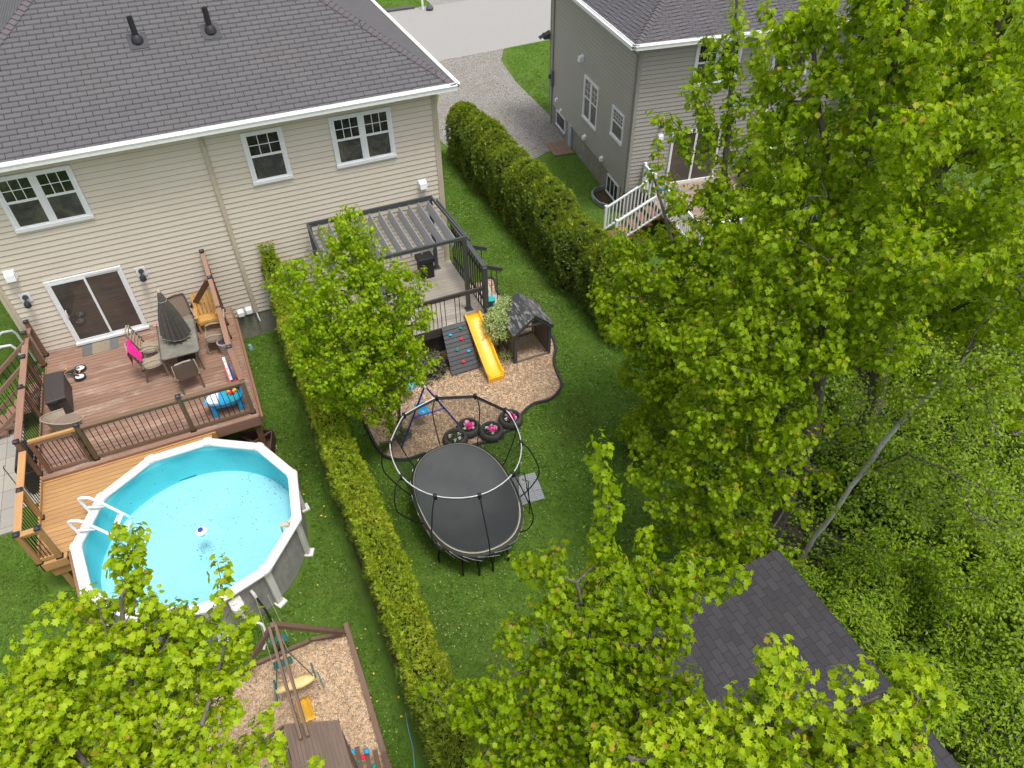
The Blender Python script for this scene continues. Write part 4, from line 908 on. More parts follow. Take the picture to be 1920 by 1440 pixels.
def sling_chair(label, loc, rot, mat_seat=M_SLING, slats=False):
    """high-backed patio chair facing local +y"""
    C_ = thing('patio_chair', label, 'chair', (0, 0, 0), 'patio chairs around the glass table')
    for s in (-1, 1):
        x = .27*s
        MB().tube([(x, .26, 0), (x, .25, .38), (x, .20, .58), (x, .05, .62), (x, -.20, .60), (x*.97, -.24, .45)], .026, 8).build('arm', M_WICK, C_, smooth=True)
        MB().tube([(x*.95, -.30, 0), (x*.95, -.20, .40), (x*.93, -.30, .75), (x*.9, -.38, 1.0), (x*.7, -.40, 1.05)], .022, 8).build('back_post', M_TFR, C_, smooth=True)
        MB().tube([(x, .26, .02), (x, -.02, .10), (x*.95, -.30, .02)], .013, 6).build('runner', M_TFR, C_, smooth=True)
    MB().tube([(-.19, -.40, 1.05), (0, -.405, 1.07), (.19, -.40, 1.05)], .026, 8).build('top_bar', M_WICK, C_, smooth=True)
    MB().grid([[(x, .24-.46*v, .42-.04*math.sin(v*math.pi)-.02*math.cos(x*3)) for x in np.linspace(-.25, .25, 7)] for v in np.linspace(0, 1, 7)]).build('seat', mat_seat, C_, smooth=True)
    if slats:
        for k in range(5): z = .52+.12*k; MB().beam((-.25, -.21-.16*(z-.42)/.6, z), (.25, -.21-.16*(z-.42)/.6, z), .02, .05).build('slat', M_WICK, C_)
    else: MB().grid([[(x, -.22-.18*v-.03*math.cos(x*4), .42+.62*v) for x in np.linspace(-.245, .245, 7)] for v in np.linspace(0, 1, 8)]).build('back', mat_seat, C_, smooth=True)
    MB().tube([(-.26, .24, .42), (.26, .24, .42)], .016, 7).build('front_bar', M_WICK, C_, smooth=True)
    C_.location = (loc[0], loc[1], ZD); C_.rotation_euler[2] = R(rot); return C_
sling_chair('slatted patio chair left of the glass table with a pink towel over its back', (-3.08, -2.12), -82, M_WICK, True)
sling_chair('patio chair left of the table with its back nearest the patio door', (-3.05, -1.45), -96, M_WICK, True)
sling_chair('patio chair at the near end of the glass table with its back to the pool', (-2.28, -2.98), 8)
sling_chair('high backed sling chair to the right of the glass table by the deck rail', (-1.42, -1.72), 84)
sling_chair('brown patio chair half hidden behind the umbrella against the beige wall', (-2.1, -.72), 190)
# towel hanging over the chair back
tw = []
for i, u in enumerate(np.linspace(0, 1, 12)):
    row = []
    for j, w_ in enumerate(np.linspace(0, 1, 9)):
        yy = -2.46+.62*w_*(1-.25*u); d = abs(u-.42)
        x = -3.44+(.22*max(0, u-.42)+(-.04 if u < .42 else .0)); z = ZD+1.16-d*(1.3 if u < .42 else .85)+.02*math.sin(j*1.7+i)
        row.append((x+.018*math.sin(j*2.1+i*.8)+(.06*u), yy+.02*math.sin(i*1.3), z))
    tw.append(row)
tag(MB().grid(tw).build('towel', M_PINKT, smooth=True), 'bright pink towel draped over the back of a patio chair', 'towel')
# wicker tub chair
WC = thing('wicker_chair', 'curved wicker tub chair near the storage box facing away from the pool', 'chair', (-5.13, -3.52, ZD))
P_ = []
for v_ in np.linspace(0, 1, 8):
    row = []
    for k in range(25):
        a = R(95+(345-95)*k/24); up_ = .5-.5*math.cos((k/24)*2*math.pi); r = .27+.10*v_
        row.append((-5.13+r*1.2*math.cos(a), -3.52+r*1.05*math.sin(a), ZD+.30+v_*(.16+.26*up_)))
    P_.append(row)
MB().grid(P_).build('shell', M_WICK, WC, smooth=True); MB().tube(P_[-1], .016, 6).build('rim', M_WICK, WC, smooth=True)
MB().prism([(-5.13+.31*math.cos(a), -3.52+.27*math.sin(a)) for a in np.linspace(0, 2*math.pi, 17)[:-1]], ZD+.32, ZD+.36).build('seat', M_SLING, WC)
for a in (45, 135, 225, 315): MB().tube([(-5.13+.2*math.cos(R(a)), -3.52+.2*math.sin(R(a)), ZD+.31), (-5.13+.28*math.cos(R(a)), -3.52+.28*math.sin(R(a)), ZD)], .014, 6).build('leg', M_TFR, WC)
# adirondack-like child chair
M_YW = wood('yellow_pine_varnish', (.60, .33, .085), 2, .12)
A_ = thing('pine_chair', 'yellow slatted wooden chair in the deck corner against the beige wall', 'chair', (-1.48, -.50, ZD))
for k in range(6): x = -1.75+k*.105; MB().beam((x, -.52, ZD+.30), (x-.005, -.24, ZD+.92), .085, .018, (0, -1, .4)).build('back_slat', M_YW, A_)
for k in range(5): y = -.92+k*.09; MB().box(-1.78, -1.20, y, y+.075, ZD+.36-.015*k, ZD+.378-.015*k).build('seat_slat', M_YW, A_)
for x in (-1.78, -1.22): 
    MB().beam((x, -.92, ZD), (x, -.92, ZD+.55), .06, .03).build('leg', M_YW, A_); MB().beam((x, -.95, ZD+.55), (x, -.35, ZD+.52), .10, .02).build('arm', M_YW, A_); MB().beam((x, -.9, ZD+.30), (x, -.35, ZD+.05), .03, .09).build('side', M_YW, A_)
MB().beam((-1.80, -.36, ZD+.62), (-1.18, -.36, ZD+.62), .02, .06).build('back_rail', M_YW, A_); MB().box(-1.78, -1.2, -.95, -.93, ZD+.28, ZD+.36).build('apron', M_YW, A_)
# storage box
M_BOXB = plain('dark_resin', (.050, .042, .040), .5, 0, .3, 16, .6)
S = thing('storage_box', 'dark brown resin storage box on the deck by the left railing', 'box', (-5.3, -2.45, ZD))
bx_ = [onz(px, py, ZD+.56)[:2] for px, py in ((81, 702), (118, 694), (122, 744), (83, 757))]; bc_ = sum(bx_)/4
MB().prism([tuple(bc_+(q_-bc_)*.94) for q_ in bx_], ZD, ZD+.48).build('body', M_BOXB, S, bevel=.02); MB().prism([tuple(q_) for q_ in bx_], ZD+.485, ZD+.56).build('lid', M_BOXB, S, bevel=.025, seg=3)
MB().box(bc_[0]-.08, bc_[0]+.08, bx_[3][1]-.03, bx_[3][1]-.005, ZD+.44, ZD+.53).build('latch', M_BLACK, S)
# balance bike
W_ = thing('balance_bike', "child's small balance bike with white spoked wheels lying on the deck", 'bicycle', (-5.0, -1.35, ZD))
M_RUB = plain('black_rubber', (.02, .02, .022), .8, 0, .2, 20, .3); M_GRNF = plain('dark_green_paint', (.02, .05, .045), .35); M_ORG = plain('orange_plastic', (.75, .32, .05), .5)
for (x, y) in ((-4.93, -1.17), (-4.94, -1.53)):
    ax = np.array([.10, .06, 1.0]); ax /= np.linalg.norm(ax); d_, a_, b_ = frame(ax); c_ = np.array([x, y, ZD+.075])
    ring_ = [c_+(a_*math.cos(q_)+b_*math.sin(q_))*.125 for q_ in np.linspace(0, 2*math.pi, 25)]
    wo = MB().tube(ring_, .024, 8, cap=False).build('wheel', M_RUB, W_, smooth=True)
    m = MB().lathe(c_-ax*.012, [(.106, 0), (.106, .024), (.09, .024), (.09, 0)], 24, tuple(ax)).lathe(c_-ax*.014, [(.03, 0), (.03, .028)], 10, tuple(ax))
    for k in range(5): q_ = 2*math.pi*k/5; m.beam(c_+(a_*math.cos(q_)+b_*math.sin(q_))*.02, c_+(a_*math.cos(q_)+b_*math.sin(q_))*.1, .026, .02, tuple(ax))
    m.build('rim', M_WHITE, wo)
MB().tube([(-4.93, -1.17, ZD+.11), (-5.08, -1.22, ZD+.14), (-5.28, -1.30, ZD+.12), (-5.12, -1.42, ZD+.12), (-4.94, -1.53, ZD+.11)], .016, 7).tube([(-5.08, -1.22, ZD+.14), (-5.12, -1.42, ZD+.12)], .016, 7).build('frame', M_GRNF, W_, smooth=True)
MB().tube([(-5.26, -1.16, ZD+.12), (-5.32, -1.34, ZD+.20)], .014, 7).build('handlebar', M_BLACK, W_, smooth=True); MB().tube([(-5.25, -1.08, ZD+.11), (-5.27, -1.17, ZD+.13)], .02, 7).tube([(-4.93, -1.30, ZD+.10), (-4.94, -1.38, ZD+.10)], .02, 7).build('grip', M_ORG, W_, smooth=True)
MB().prism([(-5.2, -1.30), (-5.08, -1.27), (-5.04, -1.33), (-5.08, -1.38), (-5.2, -1.36)], ZD+.14, ZD+.18).build('saddle', M_BLACK, W_, bevel=.01)
# door mat
t = NT('door_mat'); v = t.coord('Object'); n = t.noise(v, 40, 4, .8); sx_ = t.n.new('ShaderNodeSeparateXYZ'); t.l.new(v, sx_.inputs[0])
st_ = t.ramp(t.math('MULTIPLY', t.math('ADD', sx_.outputs[0], 4.90), 1/.92), [(0, (.13, .13, .13)), (.27, (.13, .13, .13)), (.29, (.30, .25, .18)), (.76, (.27, .22, .16)), (.78, (.14, .15, .15)), (1, (.14, .15, .15))])
t.color(t.mix(t.ramp(n, [(.4, 0.), (.7, .5)]), st_, (.07, .065, .06))); t.rough(.95); t.bump(n, .6, .01)
tag(MB().box(-4.90, -3.98, -.60, -.06, ZD+.001, ZD+.014).build('door_mat', t.m, bevel=.004), 'grey and tan striped door mat before the sliding door', 'mat')
# water table boat
M_BLU = plain('sky_blue_plastic', (.02, .36, .70), .28, 0, .08, 5); M_BLU2 = plain('light_blue_plastic', (.08, .50, .74), .28, 0, .08, 5); M_RED = plain('red_plastic', (.75, .02, .05), .35); M_YEL = plain('yellow_plastic', (.85, .55, .04), .35); M_GRN = plain('green_plastic', (.15, .6, .05), .4); M_NAVY = plain('navy_plastic', (.01, .04, .35), .35)
Bt = thing('water_table', 'blue and white toy boat water table in the deck corner behind the railing', 'toy', (-1.5, -4.2, ZD))
hull = [(x_, -4.24+(y_+4.24)*1.3) for x_, y_ in [(-2.02, -4.30), (-1.90, -4.14), (-1.72, -4.02), (-1.45, -3.95), (-1.2, -3.96), (-1.12, -4.05), (-1.10, -4.3), (-1.16, -4.44), (-1.4, -4.50), (-1.70, -4.49), (-1.92, -4.42)]]
hull = [tuple(p) for p in smooth_loop(hull, 3)]
sc_ = lambda P, s, c=(-1.52, -4.24): [(c[0]+(x-c[0])*s, c[1]+(y-c[1])*s) for x, y in P]
m = MB(); H0, H1, H2, H3 = sc_(hull, .86), sc_(hull, 1.0), sc_(hull, .93), sc_(hull, .88); n_ = len(hull)
m.add([(x, y, ZD+.28) for x, y in H0]+[(x, y, ZD+.42) for x, y in H1]+[(x, y, ZD+.43) for x, y in H2]+[(x, y, ZD+.36) for x, y in H3], [(k*n_+i, k*n_+(i+1) % n_, (k+1)*n_+(i+1) % n_, (k+1)*n_+i) for k in range(3) for i in range(n_)]+[tuple(range(3*n_, 4*n_)), tuple(range(n_))[::-1]])
m.build('hull', M_BLU, Bt, smooth=True)
m = MB().prism([p for p in sc_(hull, .89) if p[0] < -1.60], ZD+.38, ZD+.455); m.build('bow_deck', M_WHITE, Bt, bevel=.02)
MB().prism([p for p in sc_(hull, .80) if p[0] > -1.55], ZD+.365, ZD+.385).build('tray', plain('teal_tray', (.02, .34, .42), .3), Bt)
for x, y in ((-1.84, -4.44), (-1.22, -4.42), (-1.2, -4.02), (-1.84, -4.08)): MB().lathe((x, y, ZD), [(.075, 0), (.055, .29)], 10).build('leg', M_BLU, Bt)
MB().box(-1.3, -1.12, -4.12, -4.0, ZD+.42, ZD+.5).build('stern_block', M_NAVY, Bt, bevel=.015)
m = MB().lathe((-1.14, -4.10, ZD+.56), [(.04, -.02), (.10, -.02), (.10, .02), (.04, .02)], 14, (.3, -1, .5)); m.build('water_wheel', M_RED, Bt); MB().lathe((-1.12, -4.14, ZD+.58), [(.02, 0), (.055, .0), (.055, .03)], 10, (.3, -1, .5)).build('wheel_hub', M_GRN, Bt)
for i, (x, y, mt) in enumerate(((-1.46, -4.2, M_ORG), (-1.38, -4.27, M_RED), (-1.30, -4.2, M_YEL), (-1.42, -4.12, plain('purple_plastic', (.2, .03, .25), .4)))):
    tag(MB().tube([(x, y, ZD+.40), (x+.05, y+.03, ZD+.45), (x+.11, y+.01, ZD+.42)], [.035, .05, .025], 7).build('bath_toy', mt, smooth=True), ['orange', 'red', 'yellow', 'purple'][i]+' little toy lying in the tray of the boat water table', 'toy', 'toys in the water table')
# upright toy rack
Rk = thing('toy_easel', 'narrow white toy stand with red and blue feet leaning by the right rail', 'toy', (-1.3, -3.3, ZD))
MB().beam((-1.32, -3.02, ZD+.62), (-1.30, -3.42, ZD+.14), .07, .04).build('board', M_WHITE, Rk, bevel=.01); MB().beam((-1.36, -3.1, ZD+.38), (-1.34, -3.52, ZD), .05, .03).build('foot', M_RED, Rk, bevel=.01); MB().beam((-1.27, -3.1, ZD+.42), (-1.24, -3.50, ZD), .05, .03).build('foot', M_NAVY, Rk, bevel=.01)
for f_ in (.15, .45, .75): MB().lathe((-1.32+.02*f_, -3.02-.4*f_, ZD+.62-.48*f_), [(.05, -.02), (.05, .02)], 10, (1, 0, 0)).build('knob', M_WHITE, Rk)
# grey bucket
tag(MB().lathe((-1.26, -2.02, ZD), [(.14, 0), (.17, .34), (.18, .35), (.17, .37), (.15, .37), (.14, .05)], 18).box(-1.32, -1.2, -2.2, -2.18, ZD+.3, ZD+.34).build('grey_pail', plain('pale_grey_plastic', (.42, .43, .42), .5), smooth=True), 'pale grey plastic pail behind the sling chair by the rail', 'pail')
# sandals by the door
for i, x in enumerate((-2.95, -2.74)):
    m = MB().prism([(x, -.28), (x+.07, -.30), (x+.085, -.16), (x+.07, -.06), (x+.01, -.07), (x-.01, -.18)], ZD+.002, ZD+.03); m.tube([(x, -.22, ZD+.03), (x+.035, -.22, ZD+.07), (x+.075, -.22, ZD+.03)], .012, 6)
    tag(m.build('sandal', M_BLACK, bevel=.004), 'black sandal on the deck by the door, '+('nearer the towel chair' if i == 0 else 'nearer the umbrella'), 'shoe', 'sandals by the door')
tag(MB().box(-3.02, -2.94, -.1, -.03, ZD, ZD+.07).lathe((-2.90, -.08, ZD), [(.035, 0), (.04, .05), (.02, .08)], 10).build('door_ornament', plain('white_red_paint', (.6, .3, .3), .5, 0, .6, 40), bevel=.01), 'tiny red and white ornament at the right foot of the door', 'ornament')
# black barbecue on the patio, crate under the corner, white ladder beside the house
Q = thing('barbecue', 'black barbecue with steel handles on the patio against the left side of the deck', 'barbecue', (-6.35, -3.5, 0))
MB().box(-6.55, -6.15, -4.0, -3.05, .12, .78).build('cabinet', M_BLACK, Q, bevel=.02); MB().tube([(-6.35, -3.95, .86), (-6.35, -3.1, .86)], .20, 14).build('hood', M_BLACK, Q, smooth=True)
MB().tube([(-6.14, -3.85, .95), (-6.10, -3.8, .97), (-6.10, -3.25, .97), (-6.14, -3.2, .95)], .014, 7).build('handle', plain('steel', (.5, .5, .5), .25, .9), Q, smooth=True)
for x in (-6.5, -6.2):
    for y in (-3.95, -3.1): MB().cyl((x, y, .0), (x, y, .12), .03).build('castor', M_RUB, Q)
MB().tube([(-6.62, -4.1, .06), (-6.62, -4.1, 1.25), (-6.58, -4.1, 1.3)], .014, 7).build('tool_hook', plain('steel2', (.5, .5, .5), .25, .9), Q, smooth=True)
Cr = thing('weathered_crate', 'weathered open wooden crate on the grass under the deck corner', 'crate', (-1.2, -4.8, 0)); M_OLDW = wood('old_wood', (.085, .045, .032), 0, .3)
cx = lambda x, y: (x*math.cos(R(-14))-y*math.sin(R(-14))-1.2, x*math.sin(R(-14))+y*math.cos(R(-14))-4.85)
for (a, b) in (((-.42, -.36), (.42, -.36)), ((-.42, .36), (.42, .36)), ((-.42, -.36), (-.42, .36)), ((.42, -.36), (.42, .36))): MB().beam((*cx(*a), .22), (*cx(*b), .22), .03, .40).build('side_board', M_OLDW, Cr)
MB().beam((*cx(-.4, -.3), .40), (*cx(.4, .3), .40), .06, .03).build('brace', M_OLDW, Cr); MB().beam((*cx(-.4, .3), .365), (*cx(.4, -.3), .365), .06, .03).build('brace', M_OLDW, Cr)
MB().prism([cx(-.4, -.34), cx(.4, -.34), cx(.4, .34), cx(-.4, .34)], .02, .10).build('bottom', M_OLDW, Cr)
L2 = thing('folded_ladder', 'white plastic pool ladder leaning beside the left corner of the beige house', 'ladder', (-7.0, .8, 0))
for y in (.75, 1.45):
    MB().tube([(-8.1, y, .05), (-7.6, y, .75), (-7.25, y, 1.15), (-6.95, y, 1.30), (-6.72, y, 1.28), (-6.66, y, 1.15), (-6.62, y, .1)], .038, 9).build('side_rail', M_LAD, L2, smooth=True)
for k in range(4): MB().beam((-7.75+.16*k, .75, .5+.2*k), (-7.75+.16*k, 1.45, .5+.2*k), .14, .035).build('tread', M_LAD, L2)
MB().tube([(-6.63, .75, .65), (-6.63, 1.45, .65)], .03, 8).build('cross_bar', M_LAD, L2, smooth=True)
# ================================================================ RIGHT DECK AND PLAY YARD
ZR = 1.0
M_GRYB = wood('weathered_grey_boards', (.42, .375, .32), 0, .10, (.52, .48, .43), .6); M_BRN = wood('dark_brown_slat', (.060, .048, .042), 2, .2); M_BRNX = wood('dark_brown_rail', (.065, .052, .047), 0, .15)
M_DKG = plain('charcoal_paint', (.060, .068, .070), .5, 0, .2, 6); M_LOUV = plain('grey_louver', (.37, .375, .39), .5, 0, .10, 5)
D = thing('grey_deck', 'raised grey board deck with dark slatted rails at the right end of the beige house', 'deck', (3.9, -1.6, 0))
m = MB(); y = -3.2
while y < -.1: m.box(1.75, 5.98, y, y+.132, ZR-.035, ZR); y += .139
m.build('floor_boards', M_GRYB, D)
MB().box(1.73, 6.0, -3.25, -3.205, ZR-.28, ZR+.002).build('fascia', M_BRNX, D); MB().box(5.985, 6.02, -3.2, -.05, ZR-.28, ZR+.002).build('fascia', M_BRNX, D); MB().box(1.71, 1.745, -3.2, -.05, ZR-.28, ZR+.002).build('fascia', M_BRNX, D)
for x in (1.85, 3.3, 4.4, 5.9): MB().box(x-.06, x+.06, -3.12, -3.0, 0, ZR-.3).build('support_post', M_BRN, D)
for i in range(28): MB().box(1.85+i*.10, 1.93+i*.10, -3.10, -3.08, .05, ZR-.29).build('skirt_slat', M_BRN, D)
MB().box(5.93, 6.05, -3.19, -3.05, 0, 2.62).build('corner_post', M_DKG, D, bevel=.006); MB().box(1.78, 1.88, -3.19, -3.08, 0, 2.0).build('corner_post', M_DKG, D)
MB().box(1.9, 5.93, -3.16, -3.10, 1.86, 1.99).build('front_rail', M_BRNX, D, bevel=.005)
for x in [2.02+.128*i for i in range(22)]+[5.02, 5.15]:
    MB().tube([(x, -3.175, ZR-.1), (x, -3.175, 1.93)], .011, 6).build('baluster', M_BAL, D)
# tall slatted side screen
MB().beam((6.0, -3.1, 2.62), (6.0, -.3, 2.62), .13, .05).build('side_cap', M_DKG, D)
for i in range(14):
    y = -2.90+i*.19; MB().box(5.985, 6.01, y, y+.055, ZR-.1, 2.58).build('side_slat', M_BRN, D)
MB().box(6.012, 6.05, -3.05, -.3, 2.2, 2.32).build('side_rail', M_BRN, D); MB().box(6.012, 6.05, -3.05, -.3, 1.25, 1.35).build('side_rail', M_BRN, D)
for y, zq in ((-2.55, 2.12), (-1.35, 2.12)):
    MB().beam((6.02, y, 2.3), (6.75, y-.02, 1.98), .05, .12).build('stair_rail', M_BRNX, D)
    for x in (6.42, 6.6): MB().tube([(x, y+.03, .35), (x, y+.03, 2.05-(x-6.3)*.35)], .011, 6).build('baluster', M_BAL, D)
for i in range(4): MB().box(6.04+i*.24, 6.30+i*.24, -2.5, -1.4, ZR-.2*(i+1)-.04, ZR-.2*(i+1)).build('stair_tread', M_GRYB, D)
tag(MB().box(6.9, 7.0, -2.6, -.5, 0.0, .12).box(6.1, 6.89, -2.6, -1.2, .0, .03).build('landing', M_CONC), 'pale concrete landing at the foot of the grey deck steps', 'landing')
# pergola with louvres
PG = thing('pergola', 'charcoal metal pergola with grey louvre blades over the grey deck', 'pergola', (3.7, -1.5, ZR))
ZT = 3.46
for x, y in ((5.58, -2.72), (1.84, -2.72), (5.44, -.28), (1.84, -.28)):
    o = MB().box(x-.055, x+.055, y-.055, y+.055, ZR, ZT).build('post', M_DKG, PG, bevel=.006); MB().box(x-.11, x+.11, y-.11, y+.11, ZR+.001, ZR+.02).build('base_plate', M_DKG, o)
MB().beam((1.78, -.25, ZT), (5.52, -.25, ZT), .06, .13).build('beam', M_DKG, PG); MB().beam((1.78, -2.74, ZT), (5.64, -2.74, ZT), .06, .09).build('beam', M_DKG, PG)
MB().beam((1.81, -.25, ZT), (1.81, -2.74, ZT), .06, .10).build('beam', M_DKG, PG); MB().beam((5.50, -.25, ZT), (5.61, -2.74, ZT), .05, .08).build('beam', M_DKG, PG)
MB().beam((5.66, -.25, ZT-.12), (5.74, -2.74, ZT-.12), .04, .06).build('beam', M_DKG, PG)
for i in range(12):
    x = 2.0+i*.298; m = MB(); P_ = []
    for s_ in np.linspace(0, 1, 9): P_.append([(x+.085*(1-h_), -.30-2.27*s_, ZT-.03-.27*h_-.012*math.sin(math.pi*s_)) for h_ in (0, .5, 1)])
    m.grid(P_); o = m.build('louvre', M_LOUV, PG); so2 = o.modifiers.new('s', 'SOLIDIFY'); so2.thickness = .014
# seats and a grill seen between the louvres
tag(MB().box(3.0, 3.75, -1.0, -.35, ZR+.001, ZR+.45).box(3.0, 3.75, -.42, -.30, ZR+.45, ZR+.85).build('outdoor_sofa', plain('grey_cushion', (.2, .21, .22), .8, 0, .2, 10, .4), bevel=.04), 'grey cushioned seat under the pergola louvres', 'sofa')
tag(MB().box(4.78, 5.22, -.75, -.35, ZR+.001, ZR+.55).box(4.74, 5.26, -.78, -.33, ZR+.56, ZR+.74).build('gas_grill', M_BLACK, bevel=.03), 'dark gas grill under the right end of the pergola', 'barbecue')
tag(MB().lathe((2.9, -2.2, ZR), [(.05, 0), (.05, .68), (.45, .69), (.45, .72)], 24).build('round_table', plain('slate_top', (.14, .16, .18), .3), smooth=False), 'round grey table on the grey deck behind the maple crown', 'table')
# teal tubs beside the screen outside, flower basket on corner
tag(MB().lathe((6.25, -2.85, 1.0), [(.10, 0), (.13, .25), (.14, .26), (.12, .26)], 14).build('teal_pot', plain('teal_plastic', (.02, .38, .38), .4), smooth=True), 'teal plastic pot behind the dark corner post', 'pot')
q0 = np.array([6.35, -3.3, .95]); k = 160; pp = q0+rdir(k)*rng.random((k, 1))**.5*[.22, .16, .10]
FLW = ([(0, 0, 0), (.6, .25, .1), (1, 0, 0), (.6, -.25, .1)], [(0, 1, 2, 3)])
tag(scatter('wind_spinner', *FLW, pp, frames(rdir(k), rdir(k), rng.uniform(.04, .08, k)), plain('white_spinner', (.75, .75, .78), .5, 0, .5, 30)), 'white fluffy wind spinner beside the dark corner post', 'ornament')
tag(MB().lathe((6.50, -3.05, 1.08), [(.02, -.06), (.09, -.04), (.10, .03), (.05, .08), (.02, .09)], 14).build('blue_ball', M_BLU, smooth=True), 'bright blue ball shaped ornament beyond the corner post', 'ornament')
# slide
SL = thing('yellow_slide', 'yellow plastic slide running from the grey deck down to the wood chips', 'slide', (5.5, -4.1, 0))
M_SLD = plain('yellow_slide_plastic', (.90, .46, .015), .38, 0, .06, 3)
prof = [(-3.02, 1.05), (-3.18, 1.06), (-3.28, 1.02), (-3.5, .90), (-4.0, .60), (-4.5, .30), (-4.75, .20), (-4.93, .17), (-4.98, .10), (-4.99, .03)]
sec = [(-.245, .0), (-.245, .11), (-.205, .125), (-.185, .10), (-.165, .02), (-.10, .0), (0, -.006), (.10, 0), (.165, .02), (.185, .10), (.205, .125), (.245, .11), (.245, .0)]
P_ = []
for i, (y, z) in enumerate(prof):
    f_ = i/(len(prof)-1); lip = 1.0 if 0 < i < len(prof)-2 else (.55 if i == 0 else .15); xc = 5.545-.045*f_*1.3
    P_.append([(xc+a, y, z+b*lip) for a, b in sec])
o = MB().grid(P_).build('chute', M_SLD, SL, smooth=True); s_ = o.modifiers.new('s', 'SOLIDIFY'); s_.thickness = -.014
for x in (-.19, .19): MB().beam((5.53+x, -3.4, .80), (5.49+x, -4.7, .06), .02, .10).build('side_rib', M_SLD, SL)
MB().beam((5.30, -4.975, .09), (5.70, -4.975, .09), .03, .17).build('end_lip', M_SLD, SL, bevel=.01)
MB().box(5.36, 5.44, -3.62, -3.58, 0, .75).box(5.62, 5.70, -3.62, -3.58, 0, .75).build('support', M_SLD, SL)
# climbing board
CB = thing('climbing_board', 'sloping dark board climbing ramp with coloured holds beside the slide', 'climbing wall', (4.9, -3.8, 0)); M_CBRD = wood('charcoal_boards', (.075, .078, .084), 0, .18, (.4, .4, .4), .35)
p0, p1 = np.array([0, -3.25, 1.02]), np.array([0, -4.28, .06]); dn = (p1-p0); Ln = np.linalg.norm(dn); dn /= Ln; nrm = np.array([0, dn[2], -dn[1]]); nrm = nrm if nrm[2] > 0 else -nrm
bd = MB(); nb = 11
for i in range(nb):
    a, b = p0+dn*Ln*(i+.04)/nb, p0+dn*Ln*(i+.92)/nb; x0, x1 = 4.52-.012*i, 5.26
    bd.slab([(x0, a[1], a[2]), (x1, a[1], a[2]), (x1, b[1], b[2]), (x0, b[1], b[2])][::-1], nrm, .03)
bd.build('boards', M_CBRD, CB)
for x in (4.56, 4.9, 5.2): MB().beam((x, p0[1]+.0, p0[2]-.03), (x-.04, p1[1], p1[2]-.03), .04, .06).build('batten', M_BRN, CB)
holds = [(.12, .72, M_GRN), (.20, .25, M_BLU), (.34, .62, M_RED), (.53, .34, M_GRN), (.62, .75, M_BLU), (.80, .42, M_RED), (.90, .8, M_WHITE)]
M_TEAL = plain('teal_hold', (.01, .25, .18), .4)
for u, w_, mt in holds[:6]:
    c = p0+dn*Ln*u+nrm*.03; c = np.array([4.52+.74*w_, c[1], c[2]]); m = MB()
    for k_ in range(5): a_ = k_*1.256; m.lathe(c+np.array([.028*math.cos(a_), .028*math.sin(a_), .01]), [(.03, -.01), (.03, .015), (.018, .035), (.004, .04)], 8, tuple(nrm))
    m.build('hold', M_TEAL if mt is M_GRN else mt, CB, smooth=True)
# playhouse
PH = thing('playhouse', 'small open wooden playhouse with black peeling roof boards on the wood chips', 'playhouse', (6.9, -4.1, 0))
t = NT('peeling_black_paint'); v = t.coord('Object', (1.6, .5, 1.6)); n = t.noise(v, 6, 7, .8, .3); t.color(t.mix(t.ramp(n, [(.52, 0.), (.56, .85)]), t.mix(t.island(), (.032, .036, .042), (.055, .060, .066)), (.30, .28, .25))); t.rough(.7); M_PEEL = t.m
M_GW = wood('grey_weathered_side', (.235, .19, .15), 2, .22, (.38, .34, .29), .5)
yf, yb, xl, xr, xm_ = -4.50, -3.45, 6.30, 7.38, 6.88; zr, ze = 1.62, 1.12
for x, y in ((xl, yf), (xr, yf), (xl, yb), (xr, yb)): MB().box(x-.045, x+.045, y-.045, y+.045, 0, ze).build('post', M_DKG if y == yf else M_GW, PH)
rf = MB()
for (xa, za, xb_, zb) in ((xm_, zr, xl-.10, ze-.04), (xm_, zr, xr+.12, ze-.06)):
    for i in range(3):
        f0, f1 = i/3, (i+1.12)/3; f1 = min(f1, 1.0); A0 = (xa+(xb_-xa)*f0, za+(zb-za)*f0+.02*(1-i*.4)); A1 = (xa+(xb_-xa)*f1, za+(zb-za)*f1+.03)
        q_ = [(A0[0], yf-.10, A0[1]), (A1[0], yf-.10, A1[1]), (A1[0], yb+.08, A1[1]), (A0[0], yb+.08, A0[1])]
        rf.slab(q_ if xb_ > xa else q_[::-1], (0, 0, -1) if False else (0, 0, .02), 1.0)
rf.build('roof', M_PEEL, PH, fix=True)
for y in (yf-.06, yb+.02): MB().beam((xl-.06, y, ze-.07), (xm_, y, zr-.03), .05, .07).beam((xm_, y, zr-.03), (xr+.08, y, ze-.09), .05, .07).beam((6.62, y, 1.30), (7.14, y, 1.30), .04, .05).build('rafter', M_DKG, PH)
for k_ in range(6):
    y0_ = yf+.06+k_*.155; MB().box(xl-.012, xl+.012, y0_, y0_+.145, .02, ze).build('side_board', M_GW, PH); MB().box(xr-.012, xr+.012, y0_, y0_+.145, .02, ze).build('side_board', M_GW, PH)
MB().box(xl, xr, yf-.04, yf+.0, .02, .10).build('sill', M_GW, PH); MB().box(xl, xr, yb-.02, yb+.02, .02, .10).box(xl, xr, yb-.02, yb+.02, .80, .86).build('back_rail', M_GW, PH)
# bed edging
ed = [(x, y, .05) for x, y in smooth_loop(bed_edge, 8)]
kk = min(range(len(ed)), key=lambda i: (ed[i][0]-6.9)**2+(ed[i][1]+.3)**2)
m = MB(); m.tube(ed[:kk+1], .042, 6); tag(m.build('bed_edging', plain('black_edging', (.028, .028, .03), .6, 0, .3, 8), smooth=True), 'black rubber edging curving around the wood chip bed', 'edging')
